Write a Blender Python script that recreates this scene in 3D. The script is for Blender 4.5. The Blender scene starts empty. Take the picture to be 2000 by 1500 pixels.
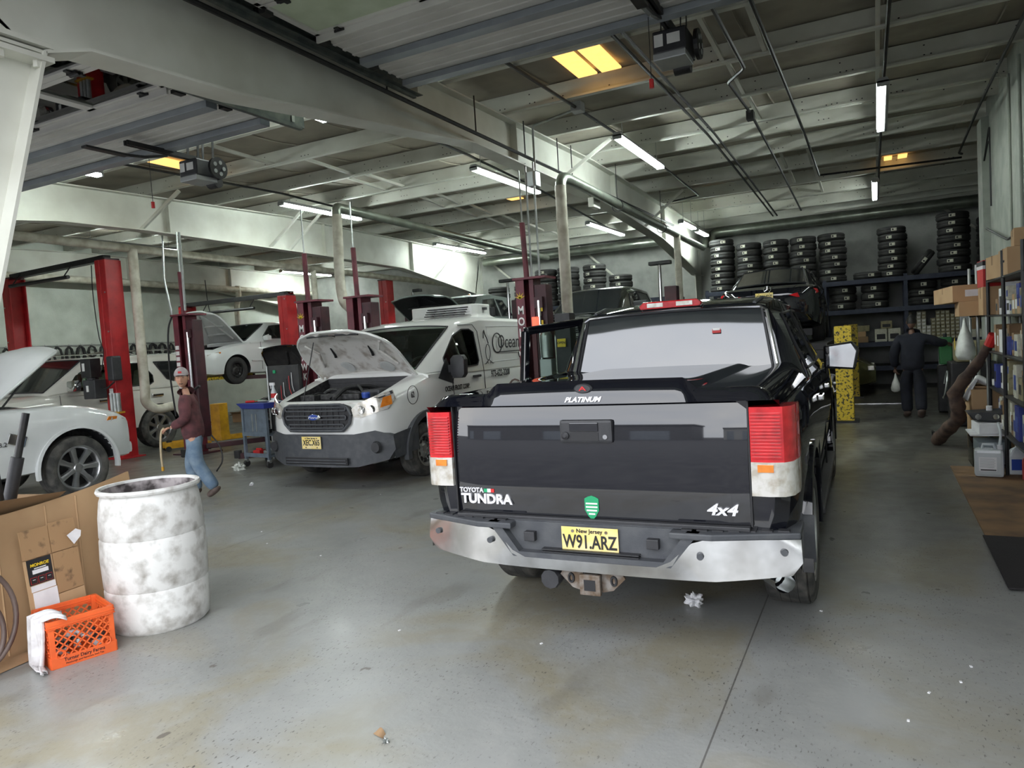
import bpy, bmesh, math, random
from mathutils import Vector, Matrix
random.seed(7)
SC = bpy.context.scene
COL = SC.collection
PI = math.pi
R = math.radians

# ---------------------------------------------------------------- camera, sky, exposure
cam_data = bpy.data.cameras.new('camera')
cam_data.sensor_width = 36.0
cam_data.lens = 25.2                       # 1400 px focal length in a 2000 px wide frame
cam_data.clip_end = 300
CAM = bpy.data.objects.new('camera', cam_data)
COL.objects.link(CAM)
_yaw, _pit, _rol = R(-27.14), R(-3.3), R(-3.62)
_f = Vector((math.sin(_yaw)*math.cos(_pit), math.cos(_yaw)*math.cos(_pit), math.sin(_pit)))
_r = Vector((math.cos(_yaw), -math.sin(_yaw), 0)); _u = _r.cross(_f)
_r2 = _r*math.cos(_rol) + _u*math.sin(_rol); _u2 = -_r*math.sin(_rol) + _u*math.cos(_rol)
CAM.matrix_world = Matrix(((_r2.x, _u2.x, -_f.x, 0), (_r2.y, _u2.y, -_f.y, 0), (_r2.z, _u2.z, -_f.z, 1.65), (0, 0, 0, 1)))
SC.camera = CAM

W = bpy.data.worlds.new('overcast_sky'); SC.world = W; W.use_nodes = True
_nt = W.node_tree; _bg = _nt.nodes['Background']
_tc = _nt.nodes.new('ShaderNodeTexCoord'); _nz = _nt.nodes.new('ShaderNodeTexNoise'); _rp = _nt.nodes.new('ShaderNodeValToRGB')
_mp = _nt.nodes.new('ShaderNodeMapping'); _mp.inputs['Scale'].default_value = (1, 1, 3.5)
_nz.inputs['Scale'].default_value = 2.2; _nz.inputs['Detail'].default_value = 5
_rp.color_ramp.elements[0].position = .3; _rp.color_ramp.elements[0].color = (.72, .77, .86, 1)
_rp.color_ramp.elements[1].position = .7; _rp.color_ramp.elements[1].color = (1, 1, 1, 1)
_nt.links.new(_tc.outputs['Generated'], _mp.inputs['Vector']); _nt.links.new(_mp.outputs['Vector'], _nz.inputs['Vector'])
_nt.links.new(_nz.outputs['Fac'], _rp.inputs['Fac']); _nt.links.new(_rp.outputs['Color'], _bg.inputs['Color'])
_bg.inputs['Strength'].default_value = 4.5
TUBE = 105.0                                  # emission of the fluorescent tubes

vs = SC.view_settings
vs.view_transform = 'Standard'; vs.look = 'None'; vs.gamma = 1.0; vs.use_curve_mapping = False
vs.exposure = 0.2
SC.cycles.max_bounces = 8; SC.cycles.diffuse_bounces = 4; SC.cycles.glossy_bounces = 4
SC.cycles.transparent_max_bounces = 8; SC.cycles.sample_clamp_indirect = 6.0
SC.cycles.caustics_reflective = False; SC.cycles.caustics_refractive = False

# ---------------------------------------------------------------- materials
M = {}
def mat(name, c, rough=.5, metal=0.0, c2=None, scale=4.0, amt=1.0, bump=0.0, bscale=None, coat=0.0, spec=.5, emit=None, estr=0.0, detail=4, lo=.4, hi=.65):
    m = bpy.data.materials.new(name); m.use_nodes = True
    nt = m.node_tree; b = nt.nodes['Principled BSDF']
    b.inputs['Base Color'].default_value = (*c, 1); b.inputs['Roughness'].default_value = rough
    b.inputs['Metallic'].default_value = metal; b.inputs['Specular IOR Level'].default_value = spec
    b.inputs['Coat Weight'].default_value = coat; b.inputs['Coat Roughness'].default_value = .03
    if emit:
        b.inputs['Emission Color'].default_value = (*emit, 1); b.inputs['Emission Strength'].default_value = estr
    if c2 is None and not emit:
        c2 = tuple(x*.88 for x in c)
    if c2 is not None or bump:
        tc = nt.nodes.new('ShaderNodeTexCoord'); n = nt.nodes.new('ShaderNodeTexNoise')
        n.inputs['Scale'].default_value = scale; n.inputs['Detail'].default_value = detail
        nt.links.new(tc.outputs['Object'], n.inputs['Vector'])
        if c2 is not None:
            r = nt.nodes.new('ShaderNodeValToRGB')
            r.color_ramp.elements[0].position = lo; r.color_ramp.elements[1].position = hi
            r.color_ramp.elements[0].color = (*c, 1); r.color_ramp.elements[1].color = (*[a+(d-a)*amt for a, d in zip(c, c2)], 1)
            nt.links.new(n.outputs['Fac'], r.inputs['Fac']); nt.links.new(r.outputs['Color'], b.inputs['Base Color'])
        if bump:
            n2 = n
            if bscale:
                n2 = nt.nodes.new('ShaderNodeTexNoise'); n2.inputs['Scale'].default_value = bscale; n2.inputs['Detail'].default_value = 5
                nt.links.new(tc.outputs['Object'], n2.inputs['Vector'])
            bp = nt.nodes.new('ShaderNodeBump'); bp.inputs['Strength'].default_value = bump; bp.inputs['Distance'].default_value = .02
            nt.links.new(n2.outputs['Fac'], bp.inputs['Height']); nt.links.new(bp.outputs['Normal'], b.inputs['Normal'])
    M[name] = m
    return m
def glass_mat(name, tint, refl=.06, fres=True):
    m = bpy.data.materials.new(name); m.use_nodes = True; nt = m.node_tree
    for n in list(nt.nodes):
        if n.type == 'BSDF_PRINCIPLED': nt.nodes.remove(n)
    t = nt.nodes.new('ShaderNodeBsdfTransparent'); t.inputs['Color'].default_value = (*tint, 1)
    g = nt.nodes.new('ShaderNodeBsdfGlossy'); g.inputs['Roughness'].default_value = .01
    mx = nt.nodes.new('ShaderNodeMixShader'); f = nt.nodes.new('ShaderNodeFresnel'); f.inputs['IOR'].default_value = 1.5
    nt.links.new(f.outputs['Fac'], mx.inputs['Fac']); nt.links.new(t.outputs[0], mx.inputs[1]); nt.links.new(g.outputs[0], mx.inputs[2])
    nt.links.new(mx.outputs[0], nt.nodes['Material Output'].inputs['Surface'])
    M[name] = m
    return m
mat('white_steel', (.72, .73, .66), .5, c2=(.60, .60, .53), scale=1.6, bump=.05)
mat('white_door', (.68, .67, .64), .5, c2=(.60, .59, .56), scale=2.5)
mat('door_rail', (.34, .37, .40), .4, .3, c2=(.28, .31, .34))
mat('roof_lining', (.40, .37, .30), .75, c2=(.25, .23, .19), scale=1.1, bump=.35, bscale=1.7)
mat('block_wall', (.66, .70, .63), .7, c2=(.50, .54, .48), scale=1.4, bump=.15, bscale=30)
mat('back_block', (.42, .43, .41), .8, c2=(.30, .31, .29), scale=2.0, bump=.15, bscale=25)
mat('right_panel', (.40, .43, .38), .6, c2=(.30, .33, .29), scale=3.5, bump=.1, bscale=12)
mat('asphalt', (.07, .07, .075), .8, c2=(.11, .11, .11), scale=3, bump=.3, bscale=60)
mat('track_steel', (.12, .14, .14), .45, .7, c2=(.2, .22, .2), scale=8)
mat('black_steel', (.018, .018, .02), .45, .3, c2=(.03, .03, .03), scale=9)
mat('black_plastic', (.022, .023, .026), .5, c2=(.03, .03, .034), scale=14, bump=.06, bscale=150)
mat('grey_plastic', (.05, .054, .062), .55, c2=(.07, .074, .08), scale=12, bump=.08, bscale=160)
mat('rubber', (.017, .017, .018), .75, c2=(.03, .029, .028), scale=8, bump=.15, bscale=70)
mat('dirty_rubber', (.035, .035, .034), .8, c2=(.10, .095, .085), scale=9, bump=.2, bscale=60)
mat('chrome', (.78, .79, .80), .09, 1.0, c2=(.68, .68, .68), scale=3)
mat('worn_chrome', (.74, .75, .76), .2, 1.0, c2=(.50, .50, .50), scale=5, bump=.04, bscale=9)
mat('alloy', (.62, .63, .64), .28, .95, c2=(.5, .5, .5), scale=6)
mat('rusty_steel', (.13, .09, .06), .7, .5, c2=(.26, .24, .22), scale=18, bump=.2)
mat('galvanised', (.45, .47, .46), .4, .8, c2=(.34, .36, .35), scale=9)
mat('duct', (.30, .33, .28), .35, .7, c2=(.22, .24, .2), scale=4)
mat('pvc', (.66, .64, .54), .5, c2=(.46, .43, .34), scale=6)
mat('black_paint', (.005, .0055, .009), .03, 0, c2=(.007, .0075, .011), scale=3, coat=0.0, spec=.9)
mat('white_paint', (.72, .73, .71), .25, 0, c2=(.66, .67, .65), scale=1.2, coat=.6)
mat('pearl_paint', (.66, .65, .60), .25, 0, c2=(.60, .59, .54), scale=1.5, coat=.7)
mat('silver_white', (.70, .72, .72), .28, 0, c2=(.62, .64, .64), scale=2, coat=.6)
mat('green_black_paint', (.02, .026, .022), .2, .3, c2=(.028, .034, .03), scale=3, coat=.8)
mat('grey_paint', (.28, .33, .31), .35, .3, c2=(.22, .26, .25), scale=3, coat=.4)
mat('olive_paint', (.22, .21, .10), .25, .5, c2=(.17, .16, .08), scale=3, coat=.6)
mat('red_lens', (.62, .012, .018), .12, c2=(.42, .006, .01), scale=16, coat=.8)
mat('clear_lens', (.72, .70, .66), .15, .3, c2=(.5, .46, .38), scale=22, coat=.8)
mat('amber_lens', (.75, .24, .03), .15, c2=(.6, .17, .02), scale=16, coat=.8)
mat('dark_glass', (.012, .014, .016), .04, 0, c2=(.016, .018, .02), scale=2, spec=.8, coat=.3)
mat('tint_glass', (.025, .03, .034), .03, 0, c2=(.03, .035, .04), scale=2, spec=1.0, coat=1.0)
glass_mat('window_glass', (.72, .80, .76)); glass_mat('clear_plastic', (.86, .89, .90))
mat('interior_dark', (.03, .03, .033), .8, c2=(.05, .05, .05))
mat('interior_grey', (.58, .60, .59), .8, c2=(.5, .52, .51))
mat('seat_grey', (.13, .14, .16), .8, c2=(.17, .18, .2), scale=20)
mat('seat_tan', (.52, .44, .33), .6, c2=(.44, .37, .28), scale=9)
mat('plate_yellow', (.80, .62, .18), .45, c2=(.78, .66, .36), scale=9)
mat('ink_black', (.01, .01, .012), .5); mat('ink_white', (.82, .82, .80), .5); mat('ink_blue', (.02, .06, .32), .4)
mat('ink_green', (.01, .32, .13), .5); mat('ink_red', (.55, .02, .02), .5); mat('ink_yellow', (.85, .62, .03), .5)
mat('lift_red', (.46, .018, .022), .4, c2=(.33, .012, .016), scale=5, bump=.05)
mat('lift_maroon', (.17, .03, .045), .45, c2=(.10, .02, .03), scale=5, bump=.05)
mat('lift_dark', (.055, .012, .018), .5, c2=(.03, .008, .012), scale=6)
mat('cable_black', (.012, .012, .013), .6)
mat('jack_yellow', (.68, .36, .02), .45, c2=(.5, .26, .02), scale=7)
mat('runway_yellow', (.72, .52, .04), .5, c2=(.05, .045, .02), scale=26, lo=.52, hi=.6)
mat('cardboard', (.50, .33, .18), .85, c2=(.44, .28, .15), scale=3, bump=.05)
mat('cardboard_dark', (.30, .19, .10), .85, c2=(.24, .15, .08), scale=5)
mat('cardboard_dirty', (.36, .22, .11), .85, c2=(.08, .05, .03), scale=13, lo=.55, hi=.72)
mat('plywood', (.26, .15, .07), .75, c2=(.13, .075, .04), scale=2.6, bump=.06, bscale=8)
mat('mat_black', (.018, .015, .017), .85, bump=.2, bscale=80)
mat('drum_plastic', (.70, .70, .68), .5, c2=(.27, .25, .22), scale=11, bump=.15, bscale=16, lo=.46, hi=.78, detail=12)
mat('drum_inside', (.42, .38, .38), .7, c2=(.06, .05, .05), scale=11, lo=.4, hi=.6, detail=8)
mat('crate_orange', (.78, .13, .025), .5, c2=(.66, .10, .02), scale=6)
mat('rag_white', (.72, .71, .72), .9, c2=(.48, .45, .45), scale=12, bump=.3, bscale=18)
mat('paper_white', (.80, .80, .82), .8, c2=(.70, .70, .72), scale=8)
mat('skin', (.55, .30, .20), .6, c2=(.47, .24, .16), scale=9)
mat('skin_dark', (.17, .09, .06), .6, c2=(.13, .07, .05), scale=9)
mat('shirt_maroon', (.13, .045, .05), .9, c2=(.075, .03, .034), scale=12, bump=.35, bscale=10)
mat('jeans', (.11, .17, .25), .9, c2=(.20, .27, .34), scale=7, bump=.3, bscale=14)
mat('cap_grey', (.40, .36, .36), .85, c2=(.30, .26, .27), scale=9)
mat('boot_brown', (.07, .045, .035), .7, c2=(.12, .09, .08), scale=12)
mat('uniform_navy', (.010, .012, .022), .85, c2=(.006, .007, .012), scale=8, bump=.25, bscale=9)
mat('hair_black', (.012, .010, .009), .6)
mat('hose_tan', (.52, .43, .28), .6, c2=(.42, .33, .2), scale=14)
mat('hose_brown', (.10, .065, .055), .5, c2=(.14, .1, .085), scale=9)
mat('shelf_blue', (.022, .028, .045), .45, .4, c2=(.035, .04, .06), scale=9)
mat('bin_blue', (.015, .03, .22), .5); mat('cart_grey', (.17, .21, .26), .45, .3, c2=(.13, .16, .2), scale=9)
mat('jug_clear', (.60, .64, .66), .25, c2=(.52, .56, .58), scale=4, spec=.6)
mat('jug_green', (.02, .22, .07), .2, c2=(.015, .16, .05), scale=4, coat=.4)
mat('jug_red', (.42, .05, .045), .35, c2=(.32, .04, .04), scale=5); mat('rag_red', (.16, .012, .02), .9, bump=.3)
mat('filter_white', (.55, .54, .45), .7, c2=(.44, .43, .34), scale=30); mat('filter_tan', (.28, .25, .14), .7, c2=(.2, .17, .1), scale=20)
mat('crepe_brown', (.10, .062, .045), .9, c2=(.05, .03, .025), scale=10, bump=.6, bscale=12)
mat('engine_black', (.02, .02, .021), .6, .2, c2=(.06, .06, .06), scale=22, bump=.4, bscale=20)
mat('hood_dirty', (.66, .65, .62), .5, c2=(.34, .30, .26), scale=7, lo=.5, hi=.72)
mat('tube_light', (1, 1, 1), .5, emit=(.90, 1.0, .95), estr=TUBE*.85)
mat('tube_weak', (1, 1, 1), .5, emit=(.92, 1.0, .95), estr=TUBE*.40)
mat('fixture_grey', (.42, .44, .44), .4, .3)
mat('skylight_glow', (.9, .5, .15), .5, emit=(1.0, .55, .16), estr=1.5, c2=(.5, .25, .06), scale=9)
mat('badge_silver', (.80, .80, .83), .3, .35)
mat('frosted_pane', (.58, .66, .50), .35, c2=(.46, .54, .38), scale=3)
mat('bag_white', (.66, .68, .64), .4, c2=(.52, .54, .5), scale=9, bump=.3, bscale=14)
mat('green_plastic', (.03, .16, .05), .5); mat('far_facade', (.22, .22, .22), .8, c2=(.15, .15, .15)); mat('far_white', (.5, .5, .48), .8)
mat('signal_red', (.75, .05, .03), .3, emit=(1, .12, .05), estr=1.2)

# painted concrete: grey paint, worn tan patches, dark flecks, saw-cut joints
def floor_mat():
    m = bpy.data.materials.new('floor_concrete'); m.use_nodes = True; nt = m.node_tree; b = nt.nodes['Principled BSDF']; M['floor'] = m
    L = nt.links.new; N = nt.nodes.new
    tc = N('ShaderNodeTexCoord')
    def noise(sc, det=6, scl=(1, 1, 1), dist=0.0):
        mp = N('ShaderNodeMapping'); mp.inputs['Scale'].default_value = scl; L(tc.outputs['Object'], mp.inputs['Vector'])
        n = N('ShaderNodeTexNoise'); n.inputs['Scale'].default_value = sc; n.inputs['Detail'].default_value = det; n.inputs['Distortion'].default_value = dist
        L(mp.outputs['Vector'], n.inputs['Vector']); return n.outputs['Fac']
    def ramp(src, p0, p1):
        r = N('ShaderNodeMapRange'); r.inputs['From Min'].default_value = p0; r.inputs['From Max'].default_value = p1; L(src, r.inputs['Value']); return r.outputs['Result']
    def mix(fac, a, c):
        x = N('ShaderNodeMix'); x.data_type = 'RGBA'
        L(fac, x.inputs['Factor'])
        if isinstance(a, tuple): x.inputs['A'].default_value = (*a, 1)
        else: L(a, x.inputs['A'])
        if isinstance(c, tuple): x.inputs['B'].default_value = (*c, 1)
        else: L(c, x.inputs['B'])
        return x.outputs['Result']
    def math_(op, a, c=None):
        x = N('ShaderNodeMath'); x.operation = op
        L(a, x.inputs[0]) if not isinstance(a, float) else setattr(x.inputs[0], 'default_value', a)
        if c is not None: L(c, x.inputs[1]) if not isinstance(c, float) else setattr(x.inputs[1], 'default_value', c)
        return x.outputs[0]
    base = mix(ramp(noise(1.3), .35, .7), (.285, .29, .28), (.235, .24, .23))
    base = mix(math_('MULTIPLY', ramp(noise(.85, 8, (1, 1, 1), .8), .47, .60), .85), base, (.25, .228, .165))   # worn, yellowed
    base = mix(math_('MULTIPLY', ramp(noise(9, 8), .5, .64), .40), base, (.30, .30, .285))
    base = mix(math_('MULTIPLY', ramp(noise(3.2, 10, (1, .35, 1)), .61, .69), .40), base, (.14, .13, .11))
    base = mix(math_('MULTIPLY', math_('MULTIPLY', ramp(noise(85, 3, (1, .4, 1)), .62, .67), ramp(noise(1.7, 5), .38, .60)), .9), base, (.055, .05, .045))        # flecks
    base = mix(math_('MULTIPLY', ramp(noise(6, 3, (1, .6, 1)), .72, .735), .85), base, (.10, .085, .07))         # chips
    # oily dirt, plus the daylight fall-off deeper in the shop painted into the colour
    sep = N('ShaderNodeSeparateXYZ'); L(tc.outputs['Object'], sep.inputs[0])
    oil = math_('MULTIPLY', ramp(sep.outputs['Y'], 4.8, 9.5), ramp(noise(2.0, 8, (1, .4, 1)), .24, .52))
    base = mix(math_('MULTIPLY', oil, .9), base, (.060, .058, .050))
    for x0 in (-5.18, -.645):                                                                                  # saw-cut joints
        d = math_('ABSOLUTE', math_('SUBTRACT', sep.outputs['X'], x0))
        base = mix(math_('MULTIPLY', math_('LESS_THAN', d, .004), .7), base, (.05, .045, .04))
    L(base, b.inputs['Base Color'])
    L(math_('ADD', math_('MULTIPLY', noise(5, 5), .35), .17), b.inputs['Roughness'])
    bp = N('ShaderNodeBump'); bp.inputs['Strength'].default_value = .12; bp.inputs['Distance'].default_value = .01
    L(noise(30, 5), bp.inputs['Height']); L(bp.outputs['Normal'], b.inputs['Normal'])
floor_mat()

# ---------------------------------------------------------------- mesh helpers
class MB:
    def __init__(s): s.v = []; s.f = []; s.mi = []; s.mid = 0
    def add(s, vs_, fs):
        k = len(s.v); s.v += [tuple(p) for p in vs_]; s.f += [tuple(i+k for i in f) for f in fs]; s.mi += [s.mid]*len(fs); return s
    def box(s, lo, hi, rot=None, piv=None):
        (x0, y0, z0), (x1, y1, z1) = lo, hi
        p = [(x0, y0, z0), (x1, y0, z0), (x1, y1, z0), (x0, y1, z0), (x0, y0, z1), (x1, y0, z1), (x1, y1, z1), (x0, y1, z1)]
        if rot is not None:
            c = Vector(piv) if piv is not None else Vector(((x0+x1)/2, (y0+y1)/2, (z0+z1)/2))
            p = [c + rot @ (Vector(q)-c) for q in p]
        return s.add(p, [(3, 2, 1, 0), (4, 5, 6, 7), (0, 1, 5, 4), (1, 2, 6, 5), (2, 3, 7, 6), (3, 0, 4, 7)])
    def bar(s, a, b, w, h, up=(0, 0, 1)):
        a = Vector(a); b = Vector(b); d = (b-a).normalized(); u = Vector(up)
        if abs(d.dot(u)) > .98: u = Vector((1, 0, 0))
        x = d.cross(u).normalized()*(w/2); z = x.cross(d).normalized()*(h/2)
        p = [q+i*x+j*z for q in (a, b) for i, j in ((-1, -1), (1, -1), (1, 1), (-1, 1))]
        return s.add(p, [(0, 1, 2, 3), (7, 6, 5, 4), (0, 4, 5, 1), (1, 5, 6, 2), (2, 6, 7, 3), (3, 7, 4, 0)])
    def tube(s, pts, r, n=8, caps=True, rs=None):
        pts = [Vector(p) for p in pts]; rings = []; ref = None
        for i, p in enumerate(pts):
            d = (pts[min(i+1, len(pts)-1)]-pts[max(i-1, 0)]).normalized()
            if ref is None: ref = Vector((0, 0, 1)) if abs(d.z) < .9 else Vector((1, 0, 0))
            x = d.cross(ref)
            if x.length < 1e-4: x = d.cross(Vector((0, 1, 0)))
            x.normalize(); y = x.cross(d).normalized(); ref = y
            rr = rs[i] if rs else r
            rings.append([p+(x*math.cos(2*PI*k/n)+y*math.sin(2*PI*k/n))*rr for k in range(n)])
        return s.rings(rings, caps)
    def hose(s, pts, r, n=8, caps=True):
        p = [Vector(q) for q in pts]; p = [p[0]*2-p[1]]+p+[p[-1]*2-p[-2]]; out = []
        for i in range(1, len(p)-2):                       # centripetal Catmull-Rom
            a, b, c, d = p[i-1:i+3]; t0 = 0; t1 = t0+max(1e-4, (b-a).length)**.5; t2 = t1+max(1e-4, (c-b).length)**.5; t3 = t2+max(1e-4, (d-c).length)**.5
            for j in range(5):
                t = t1+(t2-t1)*j/5
                A1 = a*((t1-t)/(t1-t0))+b*((t-t0)/(t1-t0)); A2 = b*((t2-t)/(t2-t1))+c*((t-t1)/(t2-t1)); A3 = c*((t3-t)/(t3-t2))+d*((t-t2)/(t3-t2))
                B1 = A1*((t2-t)/(t2-t0))+A2*((t-t0)/(t2-t0)); B2 = A2*((t3-t)/(t3-t1))+A3*((t-t1)/(t3-t1)); out.append(B1*((t2-t)/(t2-t1))+B2*((t-t1)/(t2-t1)))
        out.append(p[-2]); return s.tube(out, r, n, caps)
    def rings(s, rings, caps=True, closed=True):
        n = len(rings[0]); vs_ = [p for r in rings for p in r]; fs = []
        for i in range(len(rings)-1):
            for k in range(n if closed else n-1):
                a = i*n+k; b = i*n+(k+1) % n
                fs.append((a, b, b+n, a+n))
        if caps:
            fs.append(tuple(reversed(range(n)))); fs.append(tuple(range((len(rings)-1)*n, len(rings)*n)))
        return s.add(vs_, fs)
    def cyl(s, a, b, r, n=16, r2=None):
        return s.tube([a, b], r, n, True, [r, r if r2 is None else r2])
    def lathe(s, prof, c=(0, 0, 0), n=24, axis='z', caps=False):
        rr = []
        for r, h in prof:
            ring = []
            for k in range(n):
                a = 2*PI*k/n; u, v = r*math.cos(a), r*math.sin(a)
                q = (u, v, h) if axis == 'z' else ((h, u, v) if axis == 'x' else (v, h, u))
                ring.append((q[0]+c[0], q[1]+c[1], q[2]+c[2]))
            rr.append(ring)
        return s.rings(rr, caps)
    def prism(s, poly, h0, h1, fn):
        """poly: 2D outline (any shape); fn(u, v, h) -> 3D point"""
        n = len(poly); a = [fn(u, v, h0) for u, v in poly]; b = [fn(u, v, h1) for u, v in poly]
        fs = [(i, (i+1) % n, (i+1) % n+n, i+n) for i in range(n)] + [tuple(reversed(range(n))), tuple(range(n, 2*n))]
        return s.add(a+b, fs)
    def grid(s, nu, nv, fn):
        vs_ = [fn(i/nu, j/nv) for j in range(nv+1) for i in range(nu+1)]
        return s.add(vs_, [(j*(nu+1)+i, j*(nu+1)+i+1, (j+1)*(nu+1)+i+1, (j+1)*(nu+1)+i) for j in range(nv) for i in range(nu)])
    def mesh(s, name, mats, smooth=None, bevel=0.0):
        me = bpy.data.meshes.new(name); me.from_pydata(s.v, [], s.f)
        for m_ in (mats if isinstance(mats, (list, tuple)) else [mats]): me.materials.append(M[m_])
        if any(s.mi): me.polygons.foreach_set('material_index', s.mi)
        bm = bmesh.new(); bm.from_mesh(me)
        bmesh.ops.remove_doubles(bm, verts=bm.verts, dist=1e-5)
        bmesh.ops.recalc_face_normals(bm, faces=bm.faces)
        if bevel:
            ed = [e for e in bm.edges if len(e.link_faces) == 2 and e.calc_face_angle(0) > .6]
            bmesh.ops.bevel(bm, geom=ed, offset=bevel, segments=2, profile=.6, affect='EDGES', clamp_overlap=True)
        bm.to_mesh(me); bm.free()
        if smooth is not None:
            me.polygons.foreach_set('use_smooth', [True]*len(me.polygons)); me.set_sharp_from_angle(angle=R(smooth))
        me.update(); return me
    def build(s, name, mats, parent=None, smooth=None, bevel=0.0):
        return link(name, s.mesh(name, mats, smooth, bevel), parent)
def link(name, me, parent=None):
    o = bpy.data.objects.new(name, me); COL.objects.link(o)
    if parent is not None: o.parent = parent
    return o
def tag(o, label, cat, group=None):
    o['label'] = label; o['category'] = cat
    if group: o['group'] = group
    return o
def thing(name, label, cat, loc=(0, 0, 0), rz=0.0, group=None):
    o = bpy.data.objects.new(name, None); COL.objects.link(o); o.location = loc; o.rotation_euler = (0, 0, rz)
    o.empty_display_size = .1
    return tag(o, label, cat, group)
def struct(o): o['kind'] = 'structure'; return o
def copy_tree(o, parent=None):
    c = o.copy(); COL.objects.link(c); c.parent = parent
    for ch in o.children: copy_tree(ch, c)
    return c
def text(s, size, mat_, parent, loc, rot, name='lettering', extrude=.001, sx=1.0, shear=0.0, align='CENTER', off=0.0, space=1.0):
    cu = bpy.data.curves.new(name, 'FONT'); cu.body = s; cu.size = size; cu.extrude = extrude; cu.align_x = align; cu.align_y = 'CENTER'
    cu.shear = shear; cu.offset = off; cu.resolution_u = 3; cu.space_character = space
    cu.materials.append(M[mat_]); o = bpy.data.objects.new(name, cu); COL.objects.link(o)
    dg = bpy.context.evaluated_depsgraph_get(); me = bpy.data.meshes.new_from_object(o.evaluated_get(dg), depsgraph=dg)
    bpy.data.objects.remove(o); bpy.data.curves.remove(cu)
    if not me.materials: me.materials.append(M[mat_])
    o = link(name, me, parent); o.location = loc; o.rotation_euler = rot; o.scale = (sx, 1, 1)
    return o
def bool_cut(o, cutters, mats):
    """subtract closed MB shapes from object o for good (the cutters are removed again)"""
    for mb, mname in zip(cutters, mats):
        c = mb.build('cutter', mname, o.parent)
        md = o.modifiers.new('cut', 'BOOLEAN'); md.operation = 'DIFFERENCE'; md.object = c; md.solver = 'EXACT'; md.material_mode = 'TRANSFER'
        bpy.context.view_layer.update(); dg = bpy.context.evaluated_depsgraph_get(); dg.update()
        me = bpy.data.meshes.new_from_object(o.evaluated_get(dg), preserve_all_data_layers=True, depsgraph=dg)
        names = [m_.name for m_ in me.materials if m_]
        if len(me.materials) < len(o.data.materials) + (0 if mname in [m_.name for m_ in o.data.materials] else 1):
            keep = [m_ for m_ in o.data.materials]; me.materials.clear()
            for m_ in keep: me.materials.append(m_)
            if mname not in [m_.name for m_ in keep]: me.materials.append(M[mname])
        o.modifiers.clear(); old = o.data; o.data = me; bpy.data.meshes.remove(old)
        cm = c.data; bpy.data.objects.remove(c); bpy.data.meshes.remove(cm)
    return o
def resharp(o, a=35):
    o.data.polygons.foreach_set('use_smooth', [True]*len(o.data.polygons)); o.data.set_sharp_from_angle(angle=R(a)); return o
def lerp(a, b, t): return a+(b-a)*t
def interp(tab, y):
    if y <= tab[0][0]: return tab[0][1]
    for (a, va), (b, vb) in zip(tab, tab[1:]):
        if y <= b: return lerp(va, vb, (y-a)/(b-a) if b > a else 1)
    return tab[-1][1]
def smoothtab(tab, y):
    """monotone-ish cubic through the table"""
    n = len(tab)
    if y <= tab[0][0]: return tab[0][1]
    if y >= tab[-1][0]: return tab[-1][1]
    for i in range(n-1):
        if y <= tab[i+1][0]: break
    x0, y0 = tab[i]; x1, y1 = tab[i+1]; h = x1-x0
    def sl(k):
        if k <= 0 or k >= n-1: return None
        a = (tab[k][1]-tab[k-1][1])/(tab[k][0]-tab[k-1][0]+1e-9); b = (tab[k+1][1]-tab[k][1])/(tab[k+1][0]-tab[k][0]+1e-9)
        return 0 if a*b <= 0 else 2*a*b/(a+b)
    d = (y1-y0)/h; m0 = sl(i); m1 = sl(i+1)
    m0 = d if m0 is None else m0; m1 = d if m1 is None else m1
    t = (y-x0)/h
    return (2*t**3-3*t*t+1)*y0+(t**3-2*t*t+t)*h*m0+(-2*t**3+3*t*t)*y1+(t**3-t*t)*h*m1
ORD = ['first', 'second', 'third', 'fourth', 'fifth', 'sixth', 'seventh', 'eighth', 'ninth', 'tenth', 'eleventh', 'twelfth', 'thirteenth', 'fourteenth', 'fifteenth', 'sixteenth', 'seventeenth', 'eighteenth', 'nineteenth', 'twentieth']
def EUL(x, y, z): return Matrix.Rotation(z, 3, 'Z') @ Matrix.Rotation(y, 3, 'Y') @ Matrix.Rotation(x, 3, 'X')
# ================================================================ THE SETTING
X1, X2, X3 = -4.35, -11.35, -18.35          # frame lines
YR = 11.85                                   # ridge
def roof_z(y): return 4.93-.022*abs(y-YR)
f = MB(); f.box((-18.7, .35, -.2), (4.7, 20.7, 0)); struct(f.build('floor', 'floor'))
g = MB(); g.box((-120, -120, -.25), (120, .33, -.02)); g.box((-120, 20.9, -.25), (120, 60, -.02)); struct(g.build('ground', 'asphalt'))
w = MB(); w.box((-18.85, 1.2, 0), (-18.6, 20.75, 5.0)); struct(w.build('wall_left', 'block_wall'))
w = MB(); w.box((-18.6, 20.5, 0), (4.7, 20.75, 5.0)); struct(w.build('wall_back', 'back_block'))
w = MB(); w.box((1.6, 1.2, 0), (1.85, 13.7, 5.0)); w.box((1.85, 13.5, 0), (4.5, 13.7, 5.0)); w.box((4.5, 13.5, 0), (4.7, 20.5, 5.0))
struct(w.build('wall_right', 'right_panel'))
# the far end of that wall: a flat pilaster, and a raised sheet on the wall face
w = MB(); w.box((1.50, 13.25, 0), (1.6, 13.75, 4.62)); struct(w.build('trim_1', 'right_panel', bevel=.006))
w = MB()
w.prism([(10.0, 2.62), (13.0, 2.05), (13.0, 4.4), (10.0, 4.4)], 1.565, 1.598, lambda u, v, h: (h, u, v)); struct(w.build('trim_2', 'right_panel', bevel=.006))
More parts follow.
